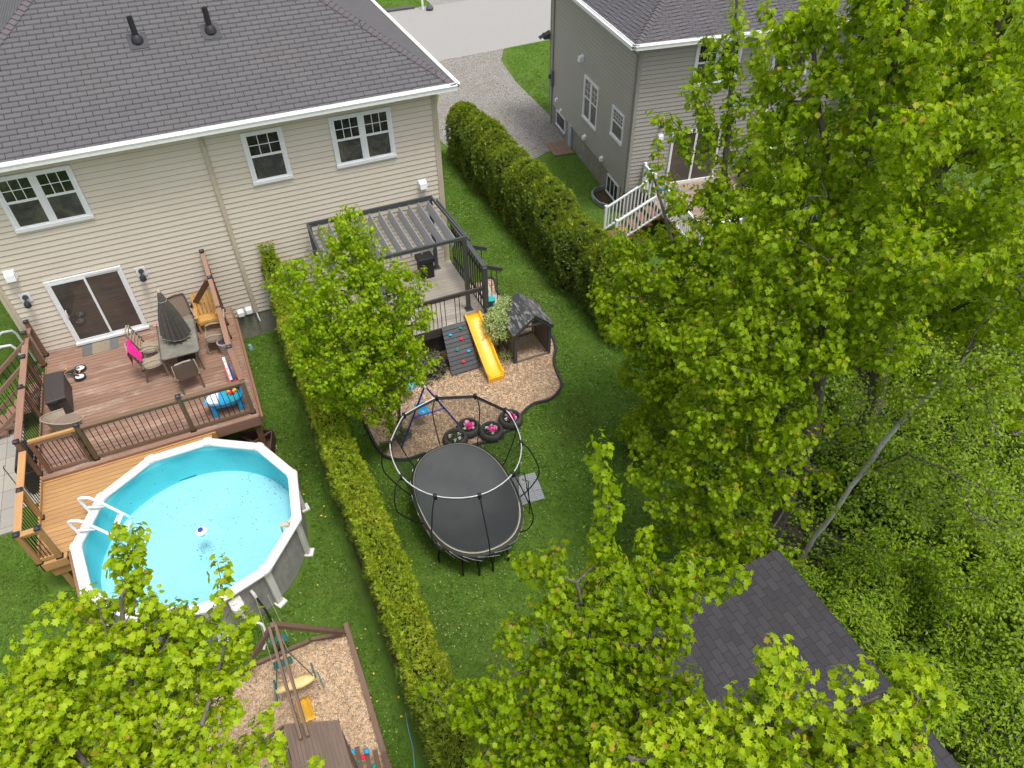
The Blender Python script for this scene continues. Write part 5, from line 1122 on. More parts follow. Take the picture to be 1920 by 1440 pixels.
# swing set
SS = thing('blue_swing_set', 'blue metal swing set with white top bar standing among the wood chips', 'swing set', (3.2, -5.2, 0)); M_SB = plain('royal_blue_paint', (.02, .035, .42), .35, .2, .1, 6); M_TB = plain('cream_paint', (.62, .56, .42), .5, 0, .25, 10)
for yy, w_ in ((-6.28, 0), (-3.9, 1)):
    for x in (2.23, 3.93): MB().tube([(x+(.0 if not w_ else .0), yy, 0), (3.04 if x < 3 else 3.10, yy, 1.86)], .024, 8).build('leg', M_SB, SS, smooth=True)
    MB().tube([(2.63, yy, .96), (3.50, yy, .96)], .018, 8).build('cross_bar', M_SB, SS, smooth=True)
MB().tube([(3.07, -6.32, 1.88), (3.07, -3.86, 1.88)], .030, 8).build('top_bar', M_TB, SS, smooth=True)
for i, (y0_, lab) in enumerate(((-5.65, 'near'), (-4.6, 'far'))):
    sw = empty('swing', (3.07, y0_, 1.88)); put(sw, SS)
    MB().grid([[(3.07+.15*math.sin(a_), y, .62-.10*math.cos(a_)*.8) for a_ in np.linspace(-1.1, 1.1, 7)] for y in (y0_-.22, y0_+.22)]).build('seat', M_BLU, sw, smooth=True).modifiers.new('s', 'SOLIDIFY').thickness = .02
    for y in (y0_-.20, y0_+.20): MB().tube([(3.07, y, 1.86), (3.07, y, .60)], .007, 5).build('chain', M_TB, sw)
for i in range(3): MB().tube([(2.9+.1*i, -4.05-.1*i, .9-.2*i), (3.2+.1*i, -4.02-.1*i, .8-.2*i)], .03, 7).build('trapeze_bar', M_SB, SS, smooth=True)
# tyre planters
t = NT('tyre_rubber'); v = t.coord('Object'); t.color(t.ramp(t.noise(v, 12, 5, .7), [(.3, (.032, .031, .030)), (.7, (.07, .067, .063))])); t.rough(.75); t.bump(t.noise(v, 40, 3, .6), .5, .01); M_TYRE = t.m
M_PETP = plain('magenta_petal', (.80, .03, .30), .6, 0, .2, 30); M_PETL = plain('pale_pink_petal', (.85, .45, .58), .6, 0, .2, 30); M_PETW = plain('white_petal', (.78, .78, .68), .6, 0, .15, 30); M_SOILP = plain('potting_soil', (.035, .022, .015), .95, 0, .4, 20, .8)
M_LEAFD = blade_mat('planter_leaf', [(.04, .08, .03), (.07, .13, .05), (.10, .17, .08)])
labs = ['car tyre planter with only pale flowers, nearest the swing legs', 'car tyre planter with pink flowers beside the blue swing leg', 'car tyre planter with magenta and white flowers by the trampoline, third from the left', 'rightmost car tyre planter with pink flowers at the bed edging']
for i, (x, y, pk, tt) in enumerate(((3.60, -6.66, 0, 0), (4.05, -6.45, 2, .03), (4.56, -6.82, 1, .05), (5.20, -6.62, 2, -.02))):
    tp = thing('tyre_planter', labs[i], 'planter', (x, y, 0), 'tyre planters at the end of the wood chip bed')
    MB().lathe((x, y, .02), [(.22, .0), (.27, .0), (.315, .04), (.325, .10), (.315, .17), (.285, .215), (.25, .225), (.225, .20), (.22, .10)], 30).build('tyre', M_TYRE, tp, smooth=True)
    m = MB()
    for k_ in range(30): a_ = 2*math.pi*k_/30; m.beam((x+.327*math.cos(a_), y+.327*math.sin(a_), .06), (x+.322*math.cos(a_+.05), y+.322*math.sin(a_+.05), .17), .02, .012, (math.cos(a_), math.sin(a_), 0))
    m.build('tread', M_TYRE, tp)
    MB().prism([(x+.2*math.cos(a_), y+.2*math.sin(a_)) for a_ in np.linspace(0, 2*math.pi, 19)[:-1]], .08, .15).build('soil', M_SOILP, tp)
    def puff(nm, cx_, cy_, r_, n_, mt, z_=.24, s_=(.012, .024)):
        p_ = np.array([cx_, cy_, z_])+rdir(n_)*(rng.random((n_, 1))**.4)*[r_, r_, .05]
        scatter(nm, *FL, p_, frames(rdir(n_), np.array([0, 0, 1.0])+rng.normal(0, .5, (n_, 3)), rng.uniform(*s_, n_)), mt, tp)
    puff('leaves', x, y, .17, 130, M_LEAFD, .20, (.015, .03))
    if pk: puff('flowers', x+.02, y-.03, .11, 150, M_PETP, .26, (.015, .03)); puff('flowers', x-.01+.08*(pk == 1), y+.08-.10*(pk == 1), .085, 70, M_PETL, .26, (.015, .028))
    for a_ in (.3, 2.6, 4.4, 5.4): puff('white_flowers', x+.135*math.cos(a_+i), y+.135*math.sin(a_+i), .045, 36, M_PETW, .22, (.008, .016))
# deck tiles mat
a, b, c_, d_ = onz(956, 897, .03), onz(1003, 886, .03), onz(1022, 934, .03), onz(976, 948, .03); TL_ = MB(); M_TILE = plain('grey_tile', (.27, .285, .30), .6, 0, .12, 9)
for i in range(3):
    for j in range(3):
        for k_ in range(5):
            hv = (i+j) % 2; f0, f1 = (k_+.08)/5, (k_+.92)/5
            uv = [(f0, .03), (f1, .03), (f1, .97), (f0, .97)] if hv else [(.03, f0), (.97, f0), (.97, f1), (.03, f1)]
            q_ = []
            for u, w_ in uv: U_, W2 = (i+u)/3, (j+w_)/3; q_.append(tuple((a*(1-U_)+b*U_)*(1-W2)+(d_*(1-U_)+c_*U_)*W2))
            TL_.slab(q_, (0, 0, 1), .012)
TL_.add([tuple(p+np.array([0, 0, -.012])) for p in (d_, c_, b, a)], [(0, 1, 2, 3)])
tag(TL_.build('deck_tiles', M_TILE, fix=True), 'square of grey slatted deck tiles on the grass at the trampoline entrance', 'tiles')
# trampoline
TR = thing('trampoline', 'oval black trampoline with a net enclosure on the lawn', 'trampoline', (3.0, -9.08, 0)); M_FR = plain('black_frame', (.015, .015, .017), .4, .3, .2, 10)
t = NT('jumping_mat'); v = t.coord('Object'); w1 = t.noise(v, 1.3, 4, .6); g_ = t.noise(v, 90, 2, .6); t.color(t.mix(t.ramp(g_, [(.4, 0.), (.62, .6)]), t.ramp(w1, [(.3, (.060, .064, .068)), (.7, (.085, .09, .093))]), (.035, .036, .038))); t.rough(.8); M_MAT = t.m
TC = (3.0, -9.08); 
def oval(ax_, ay_, n=48, p=2.35, c=TC):
    out = []
    for k_ in range(n):
        a_ = 2*math.pi*k_/n; cx_, sy_ = math.cos(a_), math.sin(a_); out.append((c[0]+ax_*abs(cx_)**(2/p)*(1 if cx_ > 0 else -1), c[1]+ay_*abs(sy_)**(2/p)*(1 if sy_ > 0 else -1)))
    return out
def annulus(o_, i_, zo, zi): n_ = len(o_); return MB().add([(x, y, zo) for x, y in o_]+[(x, y, zi) for x, y in i_], [(k_, (k_+1) % n_, n_+(k_+1) % n_, n_+k_) for k_ in range(n_)])
MB().add([(x, y, .945) for x, y in oval(1.07, 1.58)], [tuple(range(48))]).build('mat', M_MAT, TR)
annulus(oval(1.095, 1.605), oval(1.07, 1.58), .951, .951).build('edge_stripe', plain('beige_stripe', (.36, .34, .23), .7, 0, .2, 20), TR)
annulus(oval(1.155, 1.665), oval(1.095, 1.605), .91, .949).build('skirt', plain('skirt_grey', (.03, .03, .028), .8, 0, .3, 12), TR)
n_ = 48
o1_, o2_ = oval(1.15, 1.66), oval(1.10, 1.61)
MB().add([(x, y, .90) for x, y in o1_]+[(x, y, .72) for x, y in o2_], [(k_, (k_+1) % n_, n_+(k_+1) % n_, n_+k_) for k_ in range(n_)]).build('side_net', M_MAT, TR)
fr = oval(.98, 1.42); MB().tube([(x, y, .50) for x, y in fr]+[(*fr[0], .50)], .025, 7).build('frame', M_FR, TR, smooth=True)
rods = MB(); oo = oval(1.165, 1.675, 72)
for k_ in range(72):
    if k_ % 3: continue
    a_, b_ = oo[k_], oo[(k_+4) % 72]; f_ = fr[int((k_+9) % 72*48/72)]
    rods.tube([(a_[0], a_[1], .92), ((a_[0]+b_[0])/2*1.0, (a_[1]+b_[1])/2, .80), (b_[0]*.97+TC[0]*.03, b_[1]*.97+TC[1]*.03, .66)], .008, 5)
rods.build('rods', plain('silver_rod', (.62, .62, .64), .3, .6, .1, 10), TR)
for x, y in ((2.35, -10.45), (3.0, -10.62), (3.42, -10.52), (1.98, -9.9), (2.02, -8.3), (2.6, -7.55), (3.5, -7.5), (4.02, -8.2), (4.05, -9.6), (2.68, -10.6)):
    MB().tube([(x+(TC[0]-x)*.10, y+(TC[1]-y)*.10, .5), (x, y, .25), (x, y, .0)], .024, 7).build('leg', M_FR, TR, smooth=True)
RG = [(1.63, -8.43), (1.58, -9.40), (2.03, -10.15), (2.84, -10.5), (3.67, -10.27), (4.17, -9.57), (4.26, -8.55), (3.81, -7.85), (2.99, -7.54), (2.15, -7.76)]
rl = smooth_loop(RG, 5); ZN = 2.70
for i_ in range(30, 50):          # the far side of the enclosure is strung straight from pole to pole
    a_, b_, f_ = RG[i_//5], RG[(i_//5+1) % 10], (i_ % 5)/5; w_ = .25 if i_ >= 40 else 0; rl[i_] = tuple((a_[k_]*(1-f_)+b_[k_]*f_)*(1-w_)+rl[i_][k_]*w_ for k_ in (0, 1))
kf = [i_ for i_ in range(len(rl))]; fr_ = rl[40:]+rl[:31]
MB().tube([(x, y, ZN) for x, y in fr_], .0125, 7).build('top_ring', plain('white_ring', (.55, .55, .56), .35, .2), TR, smooth=True)
MB().tube([(x, y, ZN) for x, y in rl[30:41]], .008, 7).build('top_cord', M_FR, TR, smooth=True)
for x, y in RG:
    dx, dy = x-TC[0], y-TC[1]; L_ = math.hypot(dx, dy); dx /= L_; dy /= L_; ex, ey = TC[0]+dx*1.16*(.97+.36*abs(dy)**1.5), TC[1]+dy*(1.16+.5*abs(dy)**1.5)
    pp_ = [np.array(v_) for v_ in ((x, y, ZN), (x, y, ZN), (x+dx*.20, y+dy*.20, 2.40), (x*.4+ex*.6+dx*.42, y*.4+ey*.6+dy*.42, 1.75), (ex+dx*.26, ey+dy*.26, 1.2), (ex-dx*.02, ey-dy*.02, .80), (ex-dx*.02, ey-dy*.02, .80))]; cr = [.5*((2*pp_[i_])+(pp_[i_+1]-pp_[i_-1])*t_+(2*pp_[i_-1]-5*pp_[i_]+4*pp_[i_+1]-pp_[i_+2])*t_*t_+(3*pp_[i_]-pp_[i_-1]-3*pp_[i_+1]+pp_[i_+2])*t_**3) for i_ in range(1, 5) for t_ in (0, .2, .4, .6, .8)]+[pp_[-1]]
    MB().tube(cr, .0145, 6).build('pole', M_FR, TR, smooth=True)
    MB().box(x-.035, x+.035, y-.035, y+.035, ZN-.10, ZN+.04).build('pole_cap', M_FR, TR, bevel=.01)
t = NT('safety_net'); tr_ = t.n.new('ShaderNodeBsdfTransparent'); tr_.inputs[0].default_value = (1, 1, 1, 1); df = t.n.new('ShaderNodeBsdfDiffuse'); df.inputs[0].default_value = (.03, .035, .035, 1)
ms = t.n.new('ShaderNodeMixShader'); ms.inputs[0].default_value = .40; t.l.new(tr_.outputs[0], ms.inputs[1]); t.l.new(df.outputs[0], ms.inputs[2]); t.l.new(ms.outputs[0], t.out.inputs['Surface']); M_NET = t.m
om = oval(1.05, 1.56, len(rl)); 
def nearest_ang(p): return math.atan2(p[1]-TC[1], p[0]-TC[0])
rows = [[], [], [], []]
for x, y in rl+[rl[0]]:
    a_ = nearest_ang((x, y)); cx_, sy_ = math.cos(a_), math.sin(a_); r_ = 1/((abs(cx_)/1.05)**2.35+(abs(sy_)/1.56)**2.35)**(1/2.35); bx, by = TC[0]+r_*cx_, TC[1]+r_*sy_
    rows[0].append((x, y, ZN-.01)); rows[1].append((x*.7+bx*.3, y*.7+by*.3, 2.15)); rows[2].append((x*.3+bx*.7, y*.3+by*.7, 1.5)); rows[3].append((bx, by, .955))
MB().grid(rows).build('net', M_NET, TR, smooth=True)
MB().grid([[(p[0]*1.0, p[1], p[2]) for p in rows[0]], [(p[0]*.985+TC[0]*.015, p[1]*.985+TC[1]*.015, ZN-.07) for p in rows[0]]]).build('net_border', plain('net_border', (.03, .03, .033), .7), TR)
MB().tube([(4.35, -9.0, .95), (4.50, -9.02, .9), (4.52, -9.35, .02)], .012, 6).tube([(4.35, -9.22, .95), (4.48, -9.28, .9), (4.40, -9.55, .02)], .012, 6).tube([(4.50, -9.15, .5), (4.46, -9.36, .5)], .012, 6).build('ladder', M_FR, TR)
# variegated shrub, dark leafy clump, small plant
# ================================================================ NEAR PLAY SET AND SHED
M_CED = wood('brown_cedar', (.20, .125, .085), 1, .15); M_CEDX = wood('brown_cedar_x', (.20, .125, .085), 0, .15)
M_TGRN = plain('dark_green_plastic', (.01, .11, .085), .4, 0, .15, 8); M_CREAM = plain('cream_yellow_plastic', (.68, .52, .22), .45, 0, .12, 4)
NS = thing('wooden_play_set', 'brown wooden play set with a slatted canopy and green swings near the pool', 'play set', (-1.4, -12.4, 0))
a0, a1 = onz(512, 1176, 2.25), onz(562, 1358, 2.25)
for dx in (-.055, .055): MB().beam((a0[0]+dx, a0[1], 2.25), (a1[0]+dx+.03, a1[1]-.25, 2.25), .045, .13).build('beam', M_CED, NS)
top = np.array([a0[0], a0[1]+.10, 2.17])
for f_ in (onz(650, 1186, 0), onz(452, 1268, 0)): MB().beam(top, (f_[0], f_[1], 0.0), .09, .09, (0, 1, 0)).build('leg', M_CED, NS)
# swings: hung flat boards
def swing2(px1, px2, z, lab):
    sw = empty('swing', tuple(onz(*px1, z))); put(sw, NS); p, q = onz(*px1, z), onz(*px2, z)
    for s in (-.0,): MB().beam(p, q, .16, .03).build('seat', M_TGRN, sw, bevel=.008)
    for e in (p, q): MB().tube([(e[0]*.6+a0[0]*.4, e[1], 2.2), (e[0], e[1], z)], .006, 5).build('chain', M_TB, sw)
swing2((506, 1205), (540, 1193), .62, ''); swing2((513, 1250), (548, 1236), .62, '')
gl = empty('glider', (-1.5, -11.6, .5)); put(gl, NS)
g1, g2 = onz(518, 1298, .5), onz(590, 1270, .5); m = MB(); ws = [.03, .055, .08, .12, .13, .10, .05]
pts = [g1+(g2-g1)*k/6 for k in range(7)]; P_ = []
for p, w_ in zip(pts, ws): P_.append([(p[0]-.0, p[1]+w_*s_*.85, .50+.03*(1-abs(s_))) for s_ in (-1, -.5, 0, .5, 1)])
o = m.grid(P_).build('seat', M_CREAM, gl, smooth=True); o.modifiers.new('s', 'SOLIDIFY').thickness = .06
for (pa, pb, w_) in (((514, 1275), (520, 1322), .05), ((583, 1243), (592, 1272), .07), ((595, 1260), (608, 1290), .06)): MB().beam(onz(*pa, .6), onz(*pb, .45), .03, w_*2.2).build('end_panel', M_TGRN, gl, bevel=.01)
for p in (g1, g2): MB().tube([(p[0], p[1], .5), (a0[0]+.02, p[1], 2.2)], .010, 5).build('hanger', M_TGRN, gl)
sl_ = []
for k in range(8):
    f_ = k/7; c = onz(566+14*f_, 1309+42*f_, .15+.5*f_**1.3); sl_.append([(c[0]+x, c[1]-.03*abs(x)/.1, c[2]+(.06 if abs(x) > .09 else .0)) for x in (-.13, -.10, -.05, 0, .05, .10, .13)])
o = MB().grid(sl_).build('slide', plain('amber_plastic', (.80, .44, .04), .35, 0, .08, 4), NS, smooth=True); o.modifiers.new('s', 'SOLIDIFY').thickness = .012
# canopy
M_CAN = wood('canopy_slats', (.17, .115, .085), 1, .12)
xL, xR, yT, yB = -1.63, -.80, -13.12, -15.2; zt = 2.2
m = MB()
for k in range(14):
    x0_, x1_ = xL+(xR-xL)*k/14, xL+(xR-xL)*(k+.95)/14; sh = -.30*(x0_-xL)/(xR-xL)
    m.slab([(x0_, yT+sh, zt), (x1_, yT+sh, zt), (x1_+.05, yB, zt-.02), (x0_+.05, yB, zt-.02)], (0, 0, 1), .025)
m.build('canopy', M_CAN, NS)
m = MB()
for k in range(5): x1_, x0_ = xL-.01-.07*k, xL-.07-.07*k; m.slab([(x0_, yT-.05-.05*k, zt-.05-.07*k), (x1_, yT-.02-.05*k, zt-.0-.07*k), (x1_+.04, yB, zt-.07*k), (x0_+.04, yB, zt-.05-.07*k)], (0, 0, 1), .02)
m.build('canopy_side', M_CAN, NS)
MB().beam((xL-.3, yT+.01, zt-.17), (xL, yT+.02, zt-.02), .03, .08).beam((xL, yT+.02, zt-.02), (xR, yT-.28, zt-.02), .03, .08).build('canopy_trim', M_CEDX, NS)
for x, y in ((-1.7, -13.3), (-.85, -13.5), (-1.7, -14.8), (-.85, -14.8)): MB().box(x-.04, x+.04, y-.04, y+.04, 0, zt-.05).build('post', M_CED, NS)
rk = empty('climbing_ramp', (-.6, -13.6, .5)); put(rk, NS)
for k in range(5):
    pa, pb = onz(652+17*k, 1398+3*k, .55-.02*k), onz(664+18*k, 1470+3*k, 1.05); MB().beam(pa, pb, .085, .025).build('rung_board', M_CED, rk)
for (px, py, mt) in ((655, 1420, M_RED), (661, 1411, M_BLU), (681, 1421, M_RED), (688, 1410, M_BLU), (673, 1432, M_TEAL), (702, 1438, M_TEAL)):
    c = onz(px, py, .70); MB().lathe(c, [(.035, -.02), (.05, .01), (.035, .05), (.01, .06)], 9, (0, .5, .8)).build('hold', mt, rk, smooth=True)
# timber border
tag(MB().beam((-.33, -10.55, .06), (-.33, -17, .06), .10, .14).build('timber_border', M_CED), 'brown timber border board along the right side of the play area', 'border')
tag(MB().beam(tuple(onz(648, 1190, .05)), tuple(onz(585, 1200, .05)), .07, .12).beam(tuple(onz(580, 1203, .05)), tuple(onz(448, 1260, .05)), .07, .12).build('timber_border', M_CEDX), 'thin timber border board at the pool side of the play area', 'border')
# shed
SH = thing('garden_shed', 'garden shed with dark grey shingle roof half hidden by maple leaves', 'shed', (5.6, -15.6, 0))
M_SSH = shingle_mat('dark_shed_shingle', (.050, .048, .052), True, 1.0, uw=.26, vh=.145, con=2.6)
x0_, x1_, y0_, y1_ = 4.02, 7.42, -18.4, -13.9
rz = lambda x: 2.30+.10*(x-x0_)
MB().add([(x0_, y0_, rz(x0_)), (x1_, y0_, rz(x1_)), (x1_, y1_, rz(x1_)), (x0_, y1_, rz(x0_)), (x0_, y0_, rz(x0_)-.03), (x1_, y0_, rz(x1_)-.03), (x1_, y1_, rz(x1_)-.03), (x0_, y1_, rz(x0_)-.03)], [(0, 1, 2, 3), (7, 6, 5, 4), (0, 4, 5, 1), (1, 5, 6, 2), (2, 6, 7, 3), (3, 7, 4, 0)]).build('roof', M_SSH, SH)
MB().beam((x0_+.0, y0_, rz(x0_)-.09), (x0_+.0, y1_, rz(x0_)-.09), .03, .12).build('fascia', plain('grey_fascia', (.30, .28, .25), .7), SH)
MB().box(x0_+.2, x1_-.2, y0_+.2, y1_-.2, 0, 2.2).build('wall', siding_mat('shed_siding', (.24, .22, .19)), SH)
MB().box(x0_+.17, x0_+.199, -16.4, -15.6, .1, 1.95).build('door', M_GW, SH)
# birch of stones, stump on the lawn, kerb post across the street
s_ = onz(947, 1205, .04); m = MB()
for k in range(5): m.lathe((s_[0]+.07*math.cos(k*1.5), s_[1]+.06*math.sin(k*1.5), .0), [(.05, 0), (.065, .03), (.04, .07), (.01, .085)], 8)
tag(m.build('tree_stump', plain('stump_wood', (.26, .13, .09), .9, 0, .5, 20, .6), smooth=True), 'small reddish brown cut stump in the lawn', 'stump')
pp = onz(792, 8, .3); mp = thing('driveway_marker', 'white post with a dark box at the corner of the grass verge across the street', 'post', (pp[0], pp[1], 0))
MB().box(pp[0]-.06, pp[0]+.06, pp[1]-.06, pp[1]+.06, 0, 1.0).build('post', M_WHITE, mp); MB().lathe((pp[0]+.35, pp[1]-.35, .05), [(.22, 0), (.26, .1), (.15, .22)], 12).build('stone', plain('dark_blue_stone', (.07, .08, .11), .7), mp, smooth=True)
tag(MB().tube([onz(760, 1336, .06), onz(766, 1370, .05), onz(774, 1400, .05), onz(778, 1445, .04)], .008, 5).build('garden_rope', plain('blue_rope', (.12, .35, .42), .8)), 'thin blue rope lying in the grass beside the low hedge', 'rope')
jb = onz(450, 690, .12); tag(MB().lathe((-.70, -.62, 0), [(.07, 0), (.075, .12), (.05, .16), (.05, .2)], 12).build('glass_jar', plain('aqua_glass', (.25, .42, .40), .15), smooth=True), 'aqua glass jar on the ground at the foundation corner beside the brown deck', 'jar')
# floating debris in the pool
f0 = []
for (px, py, n_, rx) in ((520, 905, 60, .28), (470, 892, 18, .18), (390, 1030, 26, .22), (300, 950, 60, .9), (420, 960, 90, 1.0), (375, 1045, 14, .15)):
    c = onz(px, py, 1.137); p_ = np.column_stack([c[0]+rng.normal(0, rx*.6, n_), c[1]+rng.normal(0, rx*.6, n_), np.full(n_, 1.136)]); f0.append(p_[np.hypot(p_[:, 0]-PC[0], p_[:, 1]-PC[1]) < 2.1])
f0 = np.concatenate(f0); k = len(f0); A = frames(rdir(k)*[1, 1, .02], np.tile([[0, 0, 1.0]], (k, 1)), rng.uniform(.006, .016, k))
tag(scatter('floating_seeds', *CHIP, f0, A, plain('dark_seed', (.03, .10, .11), .8)), 'dark seeds and petals drifting on the pool water', 'debris', kind='stuff')
c1, c2 = onz(322, 904, .38), onz(368, 889, .38); tag(MB().beam(c1, c2, .10, .03).build('pool_brush', plain('teal_brush', (.0, .22, .30), .6), bevel=.01), 'long teal brush lying under water on the pool floor', 'brush')
# ================================================================ PLANTS
def leaf_mat(name, cs, transl=0.45, hi=(0.36, 0.42, 0.03), hi_amt=0.5, rough=0.5, sc=1.3):
    """leaf blades: tone per leaf, light let through, larger clumps of fresher growth"""
    t = NT(name); i = t.island(); v = t.coord('Object'); n = t.noise(v, sc, 4, 0.6, 0.2)
    c = t.ramp(i, [(k/(len(cs)-1), c) for k, c in enumerate(cs)])
    c = t.mix(t.ramp(n, [(0.45, 0.0), (0.66, hi_amt)]), c, hi)
    t.color(c); t.rough(rough); t.set('Specular IOR Level', 0.35)
    tr = t.n.new('ShaderNodeBsdfTranslucent'); tc = t.mix(1.0, c, (1.0, 0.98, 0.45), 'MULTIPLY'); t.l.new(tc, tr.inputs['Color'])
    ms = t.n.new('ShaderNodeMixShader'); ms.inputs[0].default_value = transl
    t.l.new(t.b.outputs[0], ms.inputs[1]); t.l.new(tr.outputs[0], ms.inputs[2]); t.l.new(ms.outputs[0], t.out.inputs['Surface']); return t.m
def bark_mat(name, c, c2, sc=(9, 9, 1.6)):
    t = NT(name); v = t.coord('Object', sc); n = t.noise(v, 2.5, 6, 0.7, 0.5); m_ = t.noise(t.coord('Object'), 2.0, 4, 0.6)
    t.color(t.mix(t.ramp(m_, [(.5, 0.), (.7, .5)]), t.ramp(n, [(0.35, c), (0.62, c2)]), tuple((a+b)/2*.8 for a, b in zip(c, c2)))); t.rough(0.9); t.bump(n, 0.7, 0.02); return t.m
LM = [(0.17, 0.28, 0.004), (0.24, 0.37, 0.005), (0.30, 0.45, 0.006), (0.38, 0.52, 0.008), (0.26, 0.40, 0.005), (0.46, 0.58, 0.012)]
M_MAPLE = leaf_mat('maple_leaf', [tuple(x*1.12 for x in c) for c in LM], .6, hi=(0.40, 0.55, 0.010))
M_MAPLE2 = leaf_mat('maple_leaf_deep', [tuple(x*.85 for x in c) for c in LM], .5, hi=(0.34, 0.49, 0.008))
M_MAPLEB = leaf_mat('maple_leaf_bright', [(0.25, 0.40, 0.006), (0.34, 0.50, 0.008), (0.42, 0.58, 0.010), (0.50, 0.64, 0.014), (0.38, 0.54, 0.008), (0.60, 0.70, 0.03)], .5, hi=(0.50, 0.64, 0.02))
M_YOUNG = leaf_mat('young_leaf', [(0.38, 0.33, 0.02), (0.46, 0.27, 0.04), (0.44, 0.42, 0.03), (0.50, 0.46, 0.04)], hi=(0.45, 0.34, 0.04))
M_DEEP = leaf_mat('shade_leaf', [(0.07, 0.14, 0.005), (0.10, 0.19, 0.006), (0.15, 0.26, 0.008), (0.20, 0.31, 0.010)], .45, (0.22, 0.33, 0.010), .5)
M_CHERRY = leaf_mat('cherry_leaf', [(0.11, 0.22, 0.005), (0.17, 0.30, 0.006), (0.24, 0.39, 0.009), (0.33, 0.47, 0.014), (0.20, 0.34, 0.008)], .45, (0.34, 0.46, 0.012), .5)
M_BIRL = leaf_mat('birch_leaf', [(0.15, 0.27, 0.010), (0.23, 0.36, 0.014), (0.32, 0.45, 0.02), (0.19, 0.32, 0.012)], .45, (0.36, 0.46, 0.03), .4)
M_BARK = bark_mat('maple_bark', (0.055, 0.045, 0.038), (0.16, 0.135, 0.115)); M_BARKL = bark_mat('pale_bark', (0.085, 0.075, 0.06), (0.20, 0.18, 0.15))
MAPLE = ([(0, 0, 0), (0, 1.0, -.24), (.34, -.06, -.02), (.30, .17, .06), (.62, .40, -.04), (.36, .47, .03), (.33, .72, -.06), (.13, .70, -.02), (-.34, -.06, -.02), (-.30, .17, .06), (-.62, .40, -.04), (-.36, .47, .03), (-.33, .72, -.06), (-.13, .70, -.02)],
         [(0, 2, 3, 4, 5, 6, 7, 1), (0, 1, 13, 12, 11, 10, 9, 8)])
OVATE = ([(0, 0, 0), (0, 1, -.18), (.22, .35, .06), (.17, .68, .0), (-.22, .35, .06), (-.17, .68, .0)], [(0, 2, 3, 1), (0, 1, 5, 4)])
ROUND = ([(0, 0, 0), (.38, .3, .05), (.30, .75, 0), (0, 1, -.1), (-.30, .75, 0), (-.38, .3, .05)], [(0, 1, 2, 3), (0, 3, 4, 5)])
UP = np.array([0, 0, 1.0])

def lattice(blobs, s, inner=0.30, hl=-1.05):
    """twig tips: jittered lattice inside the union of ellipsoids, thinner towards the middle; blob = (centre, r, rz)"""
    C_ = np.array([b[0] for b in blobs]); r = np.array([b[1] for b in blobs]); rz = np.array([b[2] for b in blobs])
    lo = (C_-np.column_stack([r, r, rz])).min(0); hi = (C_+np.column_stack([r, r, rz])).max(0)
    g = np.stack(np.meshgrid(*[np.arange(lo[k], hi[k]+s, s) for k in range(3)], indexing='ij'), -1).reshape(-1, 3)
    g = g+rng.uniform(-.48, .48, g.shape)*s
    best = np.full(len(g), 9.0)
    for c, a, b in zip(C_, r, rz):
        d = (g-c)/np.array([a, a, b]); d = np.linalg.norm(d, axis=1)*(1+.16*np.sin(d[:, 0]*5+c[0]*3)*np.cos(d[:, 1]*5+c[2])); best = np.minimum(best, d)
    hole = np.sin(g[:, 0]*3.1+1.7*np.sin(g[:, 2]*2.3))+np.sin(g[:, 1]*3.4+1.3*np.sin(g[:, 0]*1.9))+np.sin(g[:, 2]*4.3+1.1*np.sin(g[:, 1]*2.6))
    keep = (best < 1)&((best > .55)|(rng.random(len(g)) < inner))&((hole > hl)|(rng.random(len(g)) < .22)); return g[keep], g[keep]-C_[np.linalg.norm(g[keep][:, None]-C_[None], axis=2).argmin(1)]
def nearest(A, B):
    out = np.empty(len(A), int); dd = np.empty(len(A))
    for i in range(0, len(A), 512):
        D_ = np.linalg.norm(A[i:i+512, None]-B[None], axis=2); out[i:i+512] = D_.argmin(1); dd[i:i+512] = D_.min(1)
    return out, dd
def resample(P, step):
    out = []
    for (p, r0), (q, r1) in zip(P[:-1], P[1:]):
        n = max(1, int(np.linalg.norm(q-p)/step))
        for k in range(n): out.append((p+(q-p)*k/n, r0+(r1-r0)*k/n))
    out.append(P[-1]); return out
